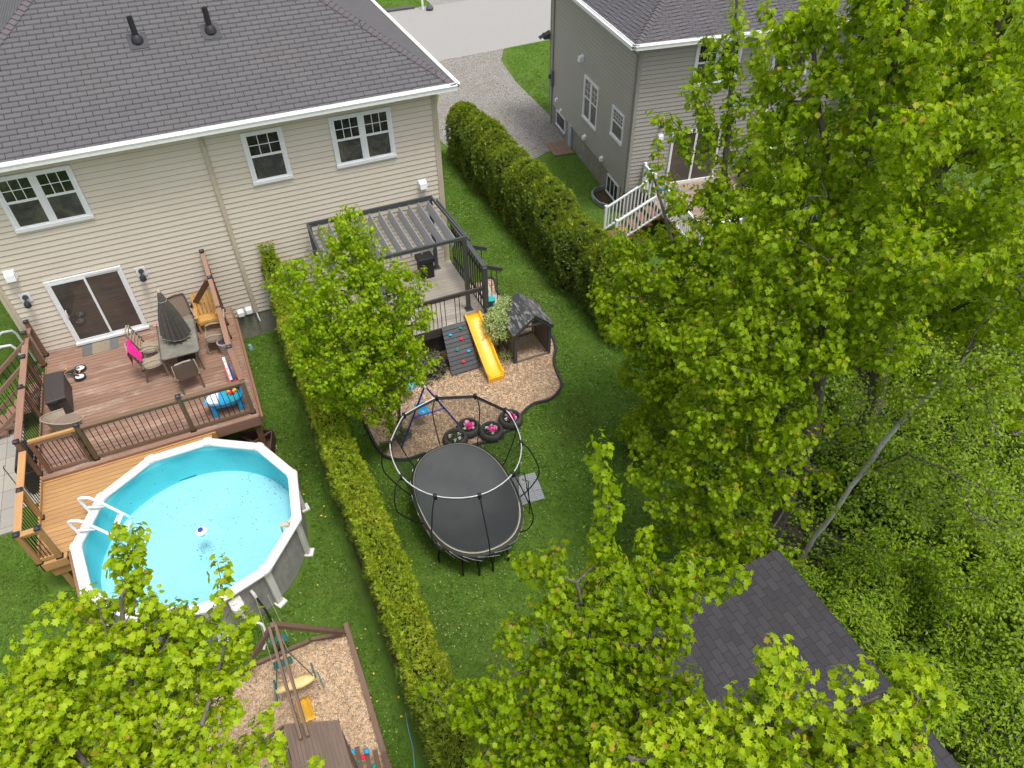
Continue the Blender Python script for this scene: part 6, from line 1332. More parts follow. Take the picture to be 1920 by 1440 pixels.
def grow(limbs, tips, step=0.32, rt=0.0045, bow=0.10, curve=True):
    """limbs: [[(point, radius), ...], ...]; every tip is joined to the nearest wood. returns nodes, parents, radii, tip node ids"""
    N, P, Rr = [], [], []
    for li, L_ in enumerate(limbs):
        L_ = resample([(np.array(p, float), r) for p, r in L_], step)
        for k, (p, r) in enumerate(L_):
            if k == 0 and li > 0:
                A_ = np.array(N); j = int(np.linalg.norm(A_-p, axis=1).argmin()); par = j
            else: par = len(N)-1 if k else -1
            if k: p = p+rng.normal(0, .012, 3)
            N.append(p); P.append(par); Rr.append(r)
    fixed = len(N); base = np.array(N)
    _, d0 = nearest(tips, base); order = np.argsort(d0)
    cap_ = len(N)+int(sum(np.ceil(d0/step)+3)); A_ = np.zeros((cap_+len(tips)*4, 3)); A_[:len(N)] = base; n = len(N); tid = []
    for t_ in tips[order]:
        V = A_[:n]-t_; d = np.sqrt((V*V).sum(1)); cost = d+0.7*np.maximum(0, V[:, 2]+.05)
        j = int(cost.argmin()); p = A_[j]; L_ = d[j]; m = max(1, int(math.ceil(L_/step))); ctrl = (p+t_)/2+UP*bow*L_*(-1 if curve else 1)+rng.normal(0, .05*L_, 3)
        par = j
        for k in range(1, m+1):
            f = k/m; q_ = p*(1-f)**2+ctrl*2*f*(1-f)+t_*f*f
            if n >= len(A_): A_ = np.vstack([A_, np.zeros((5000, 3))])
            A_[n] = q_; P.append(par); Rr.append(0); par = n; n += 1
        tid.append(par)
    A_ = A_[:n]; w = np.zeros(n); w[tid] = 1
    for i in range(n-1, -1, -1):
        if P[i] >= 0: w[P[i]] += w[i]
    rad = rt*np.maximum(w, 1)**0.46; rad = np.maximum(rad, np.array(Rr[:n])); 
    return A_, np.array(P), rad, np.array(tid), order
def wood_mesh(name, A_, P, rad, mat, parent, minr=0.0, sides=5, mat2=None):
    idx = np.where(P >= 0)[0]; idx = idx[rad[idx] >= minr]; p, q = A_[P[idx]], A_[idx]; d = q-p; L_ = np.linalg.norm(d, axis=1, keepdims=True)+1e-9; d = d/L_
    u = np.where(np.abs(d[:, 2:3]) > .9, np.array([[1.0, 0, 0]]), np.array([[0, 0, 1.0]])); s = np.cross(d, u); s /= np.linalg.norm(s, axis=1, keepdims=True); u = np.cross(s, d)
    r0 = np.minimum(rad[P[idx]], rad[idx]*1.5); r1 = rad[idx]; a = 2*np.pi*np.arange(sides)/sides; ca, sa = np.cos(a), np.sin(a)
    ring = s[:, None, :]*ca[None, :, None]+u[:, None, :]*sa[None, :, None]; q = q+d*r1[:, None]*.3
    V = np.concatenate([p[:, None]+ring*r0[:, None, None], q[:, None]+ring*r1[:, None, None]], 1)
    f = np.array([[k, (k+1) % sides, (k+1) % sides+sides, k+sides] for k in range(sides)])
    Lp = (f[None]+(np.arange(len(idx))*2*sides)[:, None, None]).ravel(); nf = len(idx)*sides
    o = fast_mesh(name, V.reshape(-1, 3), Lp, np.arange(nf)*4, np.full(nf, 4), mat, parent)
    if mat2: o.data.materials.append(mat2); o.data.polygons.foreach_set('material_index', np.repeat((r1 < .021).astype(np.int32), sides))
    return o
def leaves(name, tips, dirs, n_leaf, size, tmpl, mat, parent, spread=.13, along=.30, droop=.75, young=0.0, ymat=None, flat=.0):
    k = len(tips); cnt = rng.poisson(n_leaf, k)+2; rep = np.repeat(np.arange(k), cnt); m = len(rep)
    rad = rdir(m); rad[:, 2] = np.abs(rad[:, 2])*.45-.12; rad /= np.linalg.norm(rad, axis=1, keepdims=True)
    t_ = rng.random(m)**1.3; clump = rng.uniform(.75, 1.3, k)[rep]
    pos = tips[rep]-dirs[rep]*(along*t_)[:, None]+rad*(spread*clump*rng.uniform(.25, 1.0, m))[:, None]
    y = rad*max(.25, 1-droop*.45)+np.array([0, 0, -1.0])*droop*rng.uniform(.35, 1.2, m)[:, None]+rng.normal(0, .22, (m, 3))
    up = rad*.75+UP*(.75+flat)+rng.normal(0, .30, (m, 3))
    sz = rng.uniform(size[0], size[1], m)*(1-.25*(t_ < .12)); A = frames(y, up, sz)
    if young > 0:
        sel = rng.random(m) < young*np.where(t_ < .22, 3.2, .2)
        scatter('young_leaves', *tmpl, pos[sel], A[sel]*.8, ymat, parent)
        pos, A = pos[~sel], A[~sel]
    scatter(name, *tmpl, pos, A, mat, parent, 0.002)
def tree(name, label, cat, X, Y, limbs, blobs, s=.30, n_leaf=13, size=(.075, .125), mat=None, bark=None, tmpl=MAPLE, young=.03, shoots=(), group=None, rt=.0030, inner=.30, zmode=False, fing=.10, **kw):
    """limbs: [(px,py,off,radius)...]; blobs: (px,py,off,r[,rz]); all seen on the upright plane through X,Y and shifted off metres towards the camera"""
    o = np.array([CAM[0]-X, CAM[1]-Y, 0]); o /= np.linalg.norm(o)
    W = (lambda px, py, z: onz(px, py, z)) if zmode else (lambda px, py, off: onv(px, py, X+o[0]*off, Y+o[1]*off))
    root = None
    L_ = [[(W(a, b, c), r) for a, b, c, r in l] for l in limbs]; L_[0].insert(0, (np.array([L_[0][0][0][0], L_[0][0][0][1], -.1]), L_[0][0][1]*1.2))
    root = thing(name, label, cat, (L_[0][0][0][0], L_[0][0][0][1], 0), group)
    bl = [(W(b[0], b[1], b[2]), b[3], b[4] if len(b) > 4 else b[3]*.85) for b in blobs]
    tips, outw = lattice(bl, s, inner, -2.0 if zmode else -1.2); extra = []
    outw = outw/(np.linalg.norm(outw, axis=1, keepdims=True)+1e-9); sel = np.where(outw[:, 2] > -.15)[0]
    for j in rng.choice(sel, int(len(sel)*fing), replace=False):
        dv = outw[j]*.55+UP*.95+rng.normal(0, .22, 3); dv /= np.linalg.norm(dv)
        for k in range(rng.integers(2, 5)): extra.append(tips[j]+dv*s*(.55+.52*k)+rng.normal(0, .02, 3))
    for sh in shoots:
        P_ = [W(*sh[0])]; P_ += [W(*p) if len(p) == 3 else onv(p[0], p[1], P_[0][0], P_[0][1]) for p in sh[1:]]
        for p, q in zip(P_[:-1], P_[1:]):
            n = max(1, int(np.linalg.norm(q-p)/.15))
            for k in range(n): extra.append(p+(q-p)*(k+1)/n+rng.normal(0, .035, 3))
    tips = tips[tips[:, 2] > .15]
    if zmode: L_[0].insert(1, ((L_[0][0][0]+L_[0][1][0])/2, L_[0][1][1]*1.1))
    if extra: tips = np.vstack([tips, np.array(extra)])
    A_, P, rad, tid, order = grow(L_, tips, rt=rt)
    wood_mesh('trunk', A_, P, rad, bark or M_BARK, root, 1e-5, 6, M_BARK if bark else None)
    T_ = A_[tid]; D_ = T_-A_[P[tid]]; D_ /= np.linalg.norm(D_, axis=1, keepdims=True)+1e-9; D_ = D_*.5+UP*.6; D_ /= np.linalg.norm(D_, axis=1, keepdims=True)
    leaves('crown', T_, D_, n_leaf, size, tmpl, mat or M_MAPLE, root, young=young, ymat=M_YOUNG, **kw)
    return root, len(tips)
STAT = []
def TREE(*a, **k): r, n = tree(*a, **k); STAT.append((a[0], n)); return r

# ---------------------------------------------------------------- hedges
SPRAY = ([(0, 0, 0), (.13, .45, .02), (0, 1, 0), (-.13, .45, .02), (.05, .2, 0), (.42, .55, .05), (.50, .80, 0), (.22, .62, .0), (-.05, .2, 0), (-.42, .55, .05), (-.50, .80, 0), (-.22, .62, 0)], [(0, 1, 2, 3), (4, 5, 6, 7), (8, 11, 10, 9)])
def cedar_mat(name, cs, hi): return leaf_mat(name, cs, .3, hi, .6, .7, 1.6)
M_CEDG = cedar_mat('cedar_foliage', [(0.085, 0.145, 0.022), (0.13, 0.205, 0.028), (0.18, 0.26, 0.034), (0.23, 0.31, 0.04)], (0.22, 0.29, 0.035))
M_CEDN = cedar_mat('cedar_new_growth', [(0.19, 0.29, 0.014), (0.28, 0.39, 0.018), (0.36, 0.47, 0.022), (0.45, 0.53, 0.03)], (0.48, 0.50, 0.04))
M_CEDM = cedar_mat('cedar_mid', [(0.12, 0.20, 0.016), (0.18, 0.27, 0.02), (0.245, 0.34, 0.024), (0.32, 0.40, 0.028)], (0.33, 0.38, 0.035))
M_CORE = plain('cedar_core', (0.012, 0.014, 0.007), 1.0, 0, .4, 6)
def sprays(name, pos, nrm, size, mat, parent, upw=.9, jit=.5):
    k = len(pos); y = nrm*.75+UP*upw+rng.normal(0, jit, (k, 3)); A = frames(y, nrm+rng.normal(0, .5, (k, 3)), rng.uniform(size[0], size[1], k))
    return scatter(name, *SPRAY, pos, A, mat, parent, .003)
def low_hedge():
    Hd = thing('cedar_hedge', 'low trimmed cedar hedge with yellow green top between pool and trampoline lawns', 'hedge', (.7, -7, 0))
    ys = np.linspace(-.15, -16.5, 110)
    cen = lambda y: .56+.012*(-y)*1.6+.03*np.sin(y*1.1); hw = lambda y: .19+.16*np.clip(-y/3, 0, 1)+.015*np.sin(y*2.3+1)
    ht = lambda y: 1.62+1.15*np.exp(-((-y)/.55)**2)+.35*np.exp(-((-y)/2.0)**2)+.03*np.sin(y*1.7)+.02*np.sin(y*4.1)-.25*np.clip((-y-12.8)/1.5, 0, 1)
    core = []
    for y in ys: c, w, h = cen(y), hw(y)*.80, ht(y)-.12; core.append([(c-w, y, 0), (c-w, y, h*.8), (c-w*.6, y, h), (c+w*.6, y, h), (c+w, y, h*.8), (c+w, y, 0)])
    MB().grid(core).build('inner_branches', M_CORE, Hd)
    def surf(n, t0, t1):
        y = rng.uniform(-16.5, -.1, n); t_ = rng.uniform(t0, t1, n); h, w, c = ht(y), hw(y), cen(y)   # t: 0 left base .. .42 left top, .58 right top, 1 right base
        a = np.where(t_ < .42, -1+0*t_, np.where(t_ > .58, 1.0, (t_-.5)/.08)); z = np.where(t_ < .42, t_/.42*h, np.where(t_ > .58, (1-t_)/.42*h, h))
        rnd = np.clip((z/h-.78)/.22, 0, 1)*(np.abs(a) >= 1); x = c+a*w*(1-.35*rnd)*(1+.0*t_); nr = np.column_stack([np.where(np.abs(a) >= 1, a, a*.4), rng.normal(0, .15, n), np.where(np.abs(a) >= 1, .15+rnd, 1.0)])
        nr /= np.linalg.norm(nr, axis=1, keepdims=True); lump = .025*np.sin(y*5.1+z*4)+.02*np.sin(y*11+z*7)+rng.normal(0, .028, n)
        return np.column_stack([x, y, z])+nr*lump[:, None], nr
    p, n_ = surf(15000, .03, .34); sprays('side_foliage', p, n_, (.06, .12), M_CEDG, Hd)  # left side gets the darker green: its shade is put into the colour
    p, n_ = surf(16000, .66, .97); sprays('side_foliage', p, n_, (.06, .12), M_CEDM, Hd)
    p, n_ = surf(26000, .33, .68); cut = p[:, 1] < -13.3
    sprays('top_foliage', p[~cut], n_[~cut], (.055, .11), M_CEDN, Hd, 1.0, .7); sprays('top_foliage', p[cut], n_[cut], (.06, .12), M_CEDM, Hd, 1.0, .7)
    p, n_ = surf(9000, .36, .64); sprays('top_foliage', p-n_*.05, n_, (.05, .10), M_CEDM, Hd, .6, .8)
low_hedge()
def tall_hedge():
    Hd = thing('cedar_hedge', 'tall dense cedar hedge between the beige and grey houses with uneven bright tops', 'hedge', (10, 2, 0))
    core = MB(); y = 8.35; k = 0; P_, N_, Tp = [], [], []
    while y > -5.0:
        xc = 9.88+.03*math.sin(k*2.1)+(.15 if y < -2 else 0)+(-.22 if y > 7.4 else 0); h = 2.40+.16*math.sin(k*1.9)+.16*math.sin(k*.6+1)+rng.uniform(-.12, .18)-(.30 if y > 7.4 else 0); r = .74+.07*math.sin(k*2.7)-(.16 if y > 7.6 else 0)
        pr = lambda z: r*np.clip(1.02-.10*(z/h)-np.clip((z/h-.70)/.32, 0, 1)**2*.80, .02, 1.05)
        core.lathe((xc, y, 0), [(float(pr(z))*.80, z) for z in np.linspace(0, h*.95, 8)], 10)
        n = 5600; z = h*rng.random(n)**.85; a = rng.uniform(0, 2*np.pi, n); rr_ = pr(z)*(1+.09*np.sin(a*3+z*5+k)+.05*np.sin(a*7+z*9)); nr = np.column_stack([np.cos(a), np.sin(a), .12+np.clip((z/h-.6)*2.2, 0, 1)]); nr /= np.linalg.norm(nr, axis=1, keepdims=True)
        pos = np.column_stack([xc+rr_*np.cos(a), y+rr_*np.sin(a)*1.05, z])+nr*rng.normal(0, .03, n)[:, None]
        keep = ~((np.abs(np.sin(a)) > .72)&(z < h*.8)); P_.append(pos[keep]); N_.append(nr[keep]); Tp.append((z/h)[keep])
        y -= .58+rng.uniform(-.06, .08); k += 1
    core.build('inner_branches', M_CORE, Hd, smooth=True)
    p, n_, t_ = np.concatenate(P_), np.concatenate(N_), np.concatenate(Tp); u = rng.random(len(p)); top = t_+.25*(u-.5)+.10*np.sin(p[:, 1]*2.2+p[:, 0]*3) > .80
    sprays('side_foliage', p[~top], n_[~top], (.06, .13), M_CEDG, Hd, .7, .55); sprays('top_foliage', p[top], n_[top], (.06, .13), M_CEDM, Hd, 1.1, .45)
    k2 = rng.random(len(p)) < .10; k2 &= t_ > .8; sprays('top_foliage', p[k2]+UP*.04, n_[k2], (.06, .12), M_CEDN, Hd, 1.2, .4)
tall_hedge()

# ---------------------------------------------------------------- shrubs of the play bed
def shrub(name, label, cat, c, r, rz, n_tip, nl, size, mat, tmpl=OVATE, bark=None, **kw):
    root = thing(name, label, cat, (c[0], c[1], 0)); c = np.array(c, float)
    d = rdir(n_tip); d[:, 2] = np.abs(d[:, 2])*1.0-.35; tips = c+d*np.array([r, r, rz])*(rng.uniform(.45, 1, n_tip)**.6)[:, None]; tips = tips[tips[:, 2] > .08]
    A_, P, rad, tid, _ = grow([[(np.array([c[0], c[1], 0]), .02), (c*[1, 1, .5], .014)]], tips, step=.18, rt=.003)
    wood_mesh('stems', A_, P, rad, bark or M_BARK, root, 1e-5, 4)
    leaves('foliage', A_[tid], np.tile(UP, (len(tid), 1)), nl, size, tmpl, mat, root, **kw); return root
M_VARI = leaf_mat('variegated_leaf', [(.24, .38, .08), (.42, .56, .18), (.66, .74, .42), (.32, .46, .12), (.55, .66, .28)], .4, (.56, .64, .30), .4)
M_DKLF = leaf_mat('dark_mottled_leaf', [(.02, .025, .012), (.05, .06, .025), (.14, .14, .08), (.03, .035, .02), (.22, .22, .13)], .15, (.10, .10, .05), .3)
stem_red = plain('dogwood_stem', (.12, .05, .04), .6, 0, .3, 10)
shrub('dogwood_shrub', 'pale variegated shrub between the yellow slide and the playhouse', 'shrub', (6.10, -3.72, 1.0), .52, .72, 260, 12, (.04, .075), M_VARI, bark=stem_red, spread=.08, along=.14, droop=.3)
shrub('dogwood_shrub', 'pale variegated shrub leaning over the left slope of the playhouse roof', 'shrub', (6.50, -3.40, 1.25), .38, .5, 170, 12, (.04, .07), M_VARI, bark=stem_red, spread=.08, along=.14, droop=.3)
shrub('dogwood_shrub', 'small low pale shrub at the foot of the playhouse side', 'shrub', (6.12, -4.28, .22), .20, .26, 34, 8, (.03, .05), M_VARI, bark=stem_red, spread=.06, along=.10, droop=.3)
shrub('mottled_plant', 'mass of dark mottled leaves below the grey deck left of the climbing board', 'plant', (3.75, -3.6, .18), .72, .34, 300, 8, (.05, .09), M_DKLF, spread=.08, along=.10, droop=.4, tmpl=ROUND)
shrub('mottled_plant', 'dark mottled leaves beneath the maple at the left end of the grey deck', 'plant', (2.6, -3.6, .16), .6, .30, 160, 8, (.05, .09), M_DKLF, spread=.08, along=.10, droop=.4, tmpl=ROUND)
shrub('round_shrub', 'little green shrub right of the maple trunk by the swing leg', 'shrub', (2.42, -5.98, .18), .20, .26, 60, 10, (.03, .05), M_DEEP, spread=.06, along=.10, droop=.3)
shrub('round_shrub', 'little green shrub left of the maple trunk at the bed edging', 'shrub', (1.85, -6.15, .14), .15, .2, 40, 9, (.03, .05), M_DEEP, spread=.06, along=.10, droop=.3)
M_MAPLET = leaf_mat('young_maple_leaf', [(0.24, 0.40, 0.006), (0.33, 0.51, 0.008), (0.41, 0.59, 0.010), (0.50, 0.66, 0.014)], .6, hi=(0.44, 0.60, 0.014))
# ---------------------------------------------------------------- trees
# small maple by the play bed
TREE('maple_tree', 'bright young maple with two thin trunks between the low hedge and the play bed', 'tree', 2.1, -5.9,
     [[(738, 818, 0, .07), (715, 700, 0, .06), (690, 560, 0, .045), (665, 450, 0, .02)], [(752, 815, 0, .05), (745, 720, .1, .04), (735, 600, .1, .025)]],
     [(655, 415, 0, .32, .45), (660, 480, 0, .62), (700, 470, .1, .30), (600, 520, .3, .62), (560, 525, .2, .42), (545, 548, .1, .22), (640, 570, .5, .95, .8), (725, 545, .3, .62, .5), (768, 560, .3, .36, .36), (800, 515, .2, .18),
      (590, 600, .7, .62, .6), (660, 660, .9, 1.05, .75), (730, 640, .7, .68, .6), (785, 612, .6, .30), (800, 585, .5, .20), (600, 680, .9, .55, .45), (700, 740, .8, .72, .5), (762, 690, .8, .48), (805, 672, .8, .18), (655, 730, .8, .6, .4), (730, 790, .6, .25)],
     s=.20, n_leaf=15, fing=.16, size=(.055, .092), mat=M_MAPLET, young=.03, spread=.12, along=.24, droop=1.0,
     shoots=[[(650, 440, 0), (652, 385, 0)], [(690, 470, 0), (692, 418, 0)], [(560, 520, 0), (530, 535, 0)], [(770, 560, .3), (800, 500, .3)], [(790, 690, .8), (820, 668, .8)]], bark=M_BARKL)
# tall maple behind the lawn (left part of the wood)
TREE('maple_tree', 'tall maple with reddish tips at the lawn edge beside the end of the cedar hedge', 'tree', 9.5, -8.2,
     [[(1300, 790, 0, .15), (1308, 700, 0, .13), (1325, 560, 0, .11), (1345, 420, 0, .08), (1365, 250, 0, .05), (1378, 60, 0, .03), (1385, -80, 0, .02)],
      [(1330, 540, 0, .06), (1260, 450, .5, .04), (1225, 330, .6, .02)], [(1345, 420, 0, .05), (1420, 300, -.4, .03), (1440, 120, -.4, .02)]],
     [(1200, 475, .6, .65, .5), (1160, 600, .8, .50, .40), (1190, 560, 1.0, .9, .7), (1270, 490, .6, 1.0, .7), (1250, 590, 1.2, 1.2, .8), (1350, 520, .8, 1.3, .9), (1210, 690, 1.4, .75, .6), (1300, 690, 1.5, 1.2, .8), (1190, 800, 1.3, .5, .45), (1250, 800, 1.7, 1.0, .7), (1360, 640, 1.2, 1.1, .8),
      (1235, 330, .4, .3, .4), (1310, 390, .3, .65, .5), (1380, 400, .2, 1.0, .9), (1430, 280, -.3, .6, .8), (1440, 470, .2, 1.1, .9)],
     s=.29, n_leaf=19, size=(.075, .125), mat=M_MAPLE, young=.035, spread=.17, along=.32, droop=1.0, inner=.12,
     shoots=[[(1330, 300, 0), (1322, 200, 0), (1330, 60, 0)], [(1370, 250, 0), (1375, 130, 0), (1380, 0, 0)], [(1300, 300, .2), (1255, 215, .3), (1222, 200, .3)], [(1345, 260, .1), (1300, 170, .2), (1290, 130, .2)], [(1235, 330, .4), (1230, 270, .4)],
             [(1400, 230, 0), (1425, 130, 0), (1430, 60, 0)], [(1150, 610, .8), (1125, 585, .9)], [(1240, 260, .3), (1275, 240, .3)], [(1340, 160, 0), (1360, 95, 0)]], bark=M_BARKL)
# big maple of the wood, forked trunk
TREE('maple_tree', 'large forked maple with thick grey limbs rising behind the garden shed', 'tree', 8.9, -12.6,
     [[(1438, 1040, 0, .16), (1480, 930, 0, .15), (1525, 810, 0, .14), (1540, 700, 0, .115), (1548, 590, 0, .10), (1572, 460, 0, .095), (1592, 360, 0, .08), (1622, 290, 0, .062), (1655, 200, 0, .05), (1700, 10, 0, .04), (1720, -120, 0, .03)],
      [(1592, 358, 0, .055), (1558, 300, 0, .045), (1538, 220, 0, .04), (1525, 100, 0, .03), (1518, -60, 0, .02)], [(1482, 930, 0, .12), (1502, 850, .15, .11), (1530, 740, .2, .10), (1560, 640, .2, .07), (1640, 560, .2, .04)],
      [(1540, 700, 0, .06), (1460, 640, .5, .05), (1400, 600, .8, .03)], [(1622, 290, 0, .04), (1640, 180, .1, .03), (1635, 40, .1, .02)]],
     [(1490, 130, .1, .55, .7), (1540, 60, 0, .5, .6), (1500, 260, .3, .65, .6), (1620, 130, .1, .6, .7), (1570, 210, .4, .5, .5), (1680, 60, .1, .7, .7), (1690, 230, .2, .8, .7), (1600, 440, .7, .6, .45), (1500, 400, .7, .9, .6), (1430, 470, .9, .75, .5), (1560, 520, .9, .75, .5), (1660, 480, .6, .85, .6),
      (1440, 580, 1.2, .8, .5), (1350, 640, 1.7, .75, .5), (1400, 700, 1.7, .85, .5), (1480, 650, 1.3, .65, .5), (1330, 770, 2.0, .65, .45), (1270, 860, 2.0, .45, .35), (1340, 870, 2.1, .70, .45), (1420, 810, 1.7, .65, .45), (1300, 940, 2.1, .50, .4), (1390, 950, 1.9, .60, .4), (1260, 1000, 2.1, .3, .25),
      (1430, 900, 1.5, .5, .4), (1470, 1030, 1.4, .28, .25), (1380, 1040, 1.7, .40, .25), (1450, 1120, 1.6, .12, .18), (1470, 1075, 1.5, .15), (1650, 620, .5, .7, .4), (1530, 600, .9, .6, .4), (1450, 760, 1.3, .6, .4), (1500, 760, 1.0, .35, .3), (1420, 1000, 1.4, .45, .3), (1350, 1000, 1.8, .5, .35), (1600, 300, .3, .4, .4), (1480, 500, .8, .7, .5), (1580, 660, .7, .45, .3), (1470, 860, 1.3, .45, .35), (1540, 900, .7, .35, .25), (1500, 960, 1.0, .35, .25), (1240, 930, 2.3, .42, .3), (1225, 1010, 2.4, .3, .22), (1210, 880, 2.2, .35, .3), (1330, 1040, 2.1, .35, .25), (1560, 780, .5, .35, .25)],
     s=.235, n_leaf=16, size=(.07, .115), mat=M_MAPLE, young=.03, spread=.14, along=.26, inner=.12, droop=1.0,
     shoots=[[(1470, 1020, 1.5), (1455, 1130, 1.6)], [(1440, 80, .1), (1440, 0, .1)]])
TREE('maple_tree', 'tall twin stemmed maple at the upper right with dark limbs leaning right', 'tree', 12.2, -11.2,
     [[(1640, 760, 0, .20), (1672, 560, 0, .15), (1700, 410, 0, .12), (1750, 300, 0, .10), (1800, 180, 0, .085), (1850, 90, 0, .07), (1900, -20, 0, .06)], [(1672, 520, -.3, .12), (1735, 400, -.3, .10), (1790, 260, -.3, .085), (1840, 130, -.3, .07), (1900, 20, -.3, .05)],
      [(1700, 410, .2, .05), (1790, 300, .5, .04), (1900, 250, .8, .03)], [(1672, 560, 0, .05), (1760, 600, .8, .04), (1860, 540, 1.2, .03)]],
     [(1760, 60, .4, .8, .7), (1860, 160, .6, .9, .7), (1900, 30, .2, .7, .6), (1720, 330, .8, .75, .5), (1820, 330, .9, .95, .6), (1900, 300, 1.0, .8, .6), (1730, 500, .9, .9, .5), (1840, 480, 1.2, 1.0, .6), (1910, 450, 1.4, .8, .6), (1640, 560, .9, .7, .5), (1800, 600, 1.2, .7, .4), (1900, 600, 1.4, .65, .4), (1700, 180, .5, .6, .5), (1660, 660, .9, .6, .4), (1760, 420, .9, .8, .5), (1800, 700, 1.2, .8, .45), (1700, 740, 1.0, .7, .4), (1900, 740, 1.3, .8, .45), (1620, 790, .9, .5, .35), (1650, 350, .8, .6, .5), (1760, 200, .5, .6, .5), (1920, 540, 1.4, .9, .5)],
     s=.29, n_leaf=16, size=(.075, .12), mat=M_MAPLE, young=.035, spread=.17, along=.30, inner=.12, droop=1.0)
# background trees
TREE('broadleaf_tree', 'dark green tree behind the twin stemmed maple beyond the white railed deck', 'tree', 17.5, -2.5, [[(1480, 560, 0, .16), (1500, 420, 0, .12), (1520, 250, 0, .08)], [(1500, 420, 0, .06), (1600, 300, 0, .04)]],
     [(1490, 360, 0, 1.2, 1.0), (1560, 270, 0, 1.5, 1.3), (1620, 380, .5, 1.7, 1.3), (1530, 480, .8, 1.4, 1.0), (1640, 180, 0, 1.5, 1.3), (1480, 530, 1.5, 1.2, .8)], s=.46, n_leaf=14, size=(.13, .20), mat=M_DEEP, young=0, spread=.24, along=.4, tmpl=ROUND, bark=M_BARK)
TREE('broadleaf_tree', 'broad light green tree at the top edge right of the grey house', 'tree', 22, 1.5, [[(1640, 330, 0, .2), (1650, 150, 0, .15), (1660, 0, 0, .1)]],
     [(1600, 60, 0, 1.8, 1.5), (1700, 120, .5, 2.2, 1.8), (1640, 200, 1, 1.8, 1.4), (1800, 60, .5, 2.2, 1.8), (1880, 170, 1, 2.2, 1.6), (1780, 240, 1.5, 2.0, 1.3), (1560, 130, .5, 1.0, 1.0)], s=.58, n_leaf=15, size=(.16, .24), mat=M_MAPLE2, young=0, spread=.3, along=.5, tmpl=ROUND)
TREE('broadleaf_tree', 'shaded green tree filling the right edge behind the birch', 'tree', 16.5, -9.5, [[(1800, 800, 0, .16), (1820, 600, 0, .12), (1850, 420, 0, .08)]],
     [(1740, 640, 0, 1.3, .9), (1850, 560, 0, 1.5, 1.0), (1780, 460, -.5, 1.6, 1.1), (1920, 700, .5, 1.4, 1.0), (1650, 700, 0, 1.3, .8), (1700, 360, -1, 1.5, 1.1), (1900, 400, -1, 1.6, 1.2)], s=.42, n_leaf=13, size=(.11, .17), mat=M_DEEP, young=0, spread=.22, along=.35, tmpl=ROUND)
# birch leaning over the undergrowth
t = NT('birch_bark'); v = t.coord('Object', (1, 1, 1)); n = t.noise(t.coord('Object', (6, 6, 14)), 3, 4, .7); t.color(t.mix(t.ramp(n, [(.60, 0.), (.66, 1.)]), (.55, .53, .48), (.06, .05, .045))); t.rough(.7); M_BIRCH = t.m
TREE('birch_tree', 'leaning birch with mottled white trunk and sparse small leaves right of the shed', 'tree', 9.4, -13.2,
     [[(1485, 1078, 0, .062), (1530, 1005, 0, .058), (1560, 965, 0, .055), (1610, 895, 0, .05), (1655, 830, 0, .055), (1710, 770, 0, .045), (1785, 700, 0, .035), (1830, 640, 0, .02)],
      [(1610, 895, 0, .03), (1700, 850, .1, .015), (1770, 880, .2, .012), (1850, 920, .3, .009), (1920, 935, .3, .006)], [(1785, 700, 0, .022), (1850, 760, .2, .014), (1880, 830, .3, .006)], [(1785, 700, 0, .018), (1830, 620, .1, .012), (1880, 560, .1, .006)], [(1500, 1050, 0, .012), (1440, 1000, .3, .006)]],
     [(1640, 760, .2, .55, .45), (1730, 700, .2, .7, .5), (1800, 780, .3, .65, .5), (1700, 900, .3, .65, .45), (1860, 700, .2, .6, .5), (1590, 840, .2, .45, .4), (1840, 900, .3, .6, .4), (1760, 960, .4, .6, .4), (1600, 960, .3, .3, .3), (1880, 1000, .4, .5, .35)],
     s=.20, n_leaf=11, size=(.035, .065), mat=M_BIRL, bark=M_BIRCH, young=0, spread=.17, along=.30, tmpl=ROUND, rt=.0016, inner=.4)
# cherry thicket lower right
for i, (X, Y, lab, bl) in enumerate((
    (11.0, -15.2, 'cherry thicket with long glossy leaves directly right of the shed roof', [(1580, 1080, 0, .75, .45), (1680, 1050, .2, .85, .5), (1640, 1160, .3, .9, .5), (1740, 1140, .3, .9, .5), (1580, 1200, .5, .6, .4), (1700, 1240, .5, .8, .45), (1800, 1080, .2, .8, .5), (1620, 1260, .7, .45, .35), (1620, 1330, .8, .6, .4), (1720, 1340, .8, .8, .45), (1800, 1180, .4, .8, .45), (1560, 1130, .4, .4, .3), (1530, 1140, .9, .35, .3), (1570, 1230, 1.0, .35, .3), (1630, 1300, 1.2, .4, .3), (1690, 1390, 1.4, .5, .3), (1780, 1430, 1.5, .6, .3)]),
    (12.6, -14.2, 'cherry thicket with long glossy leaves at the right picture edge', [(1850, 1140, .2, 1.0, .6), (1920, 1050, 0, .9, .6), (1800, 1250, .4, .8, .5), (1900, 1260, .4, .9, .5), (1760, 980, -.4, .9, .5), (1880, 960, -.3, .9, .5), (1650, 970, -.6, .9, .5), (1820, 1350, .8, .8, .45), (1900, 1380, .8, .8, .4), (1560, 1010, -.6, .5, .3)]))):
    TREE('cherry_tree', lab, 'tree', X, Y, [[(bl[0][0]+60, bl[0][1]+160, 0, .07), (bl[1][0], bl[1][1]+40, 0, .05), (bl[2][0], bl[2][1], 0, .03)]], bl, s=.23, n_leaf=17, size=(.07, .11), mat=M_CHERRY, young=0, spread=.15, along=.26, tmpl=OVATE, group='cherry thicket behind the shed')
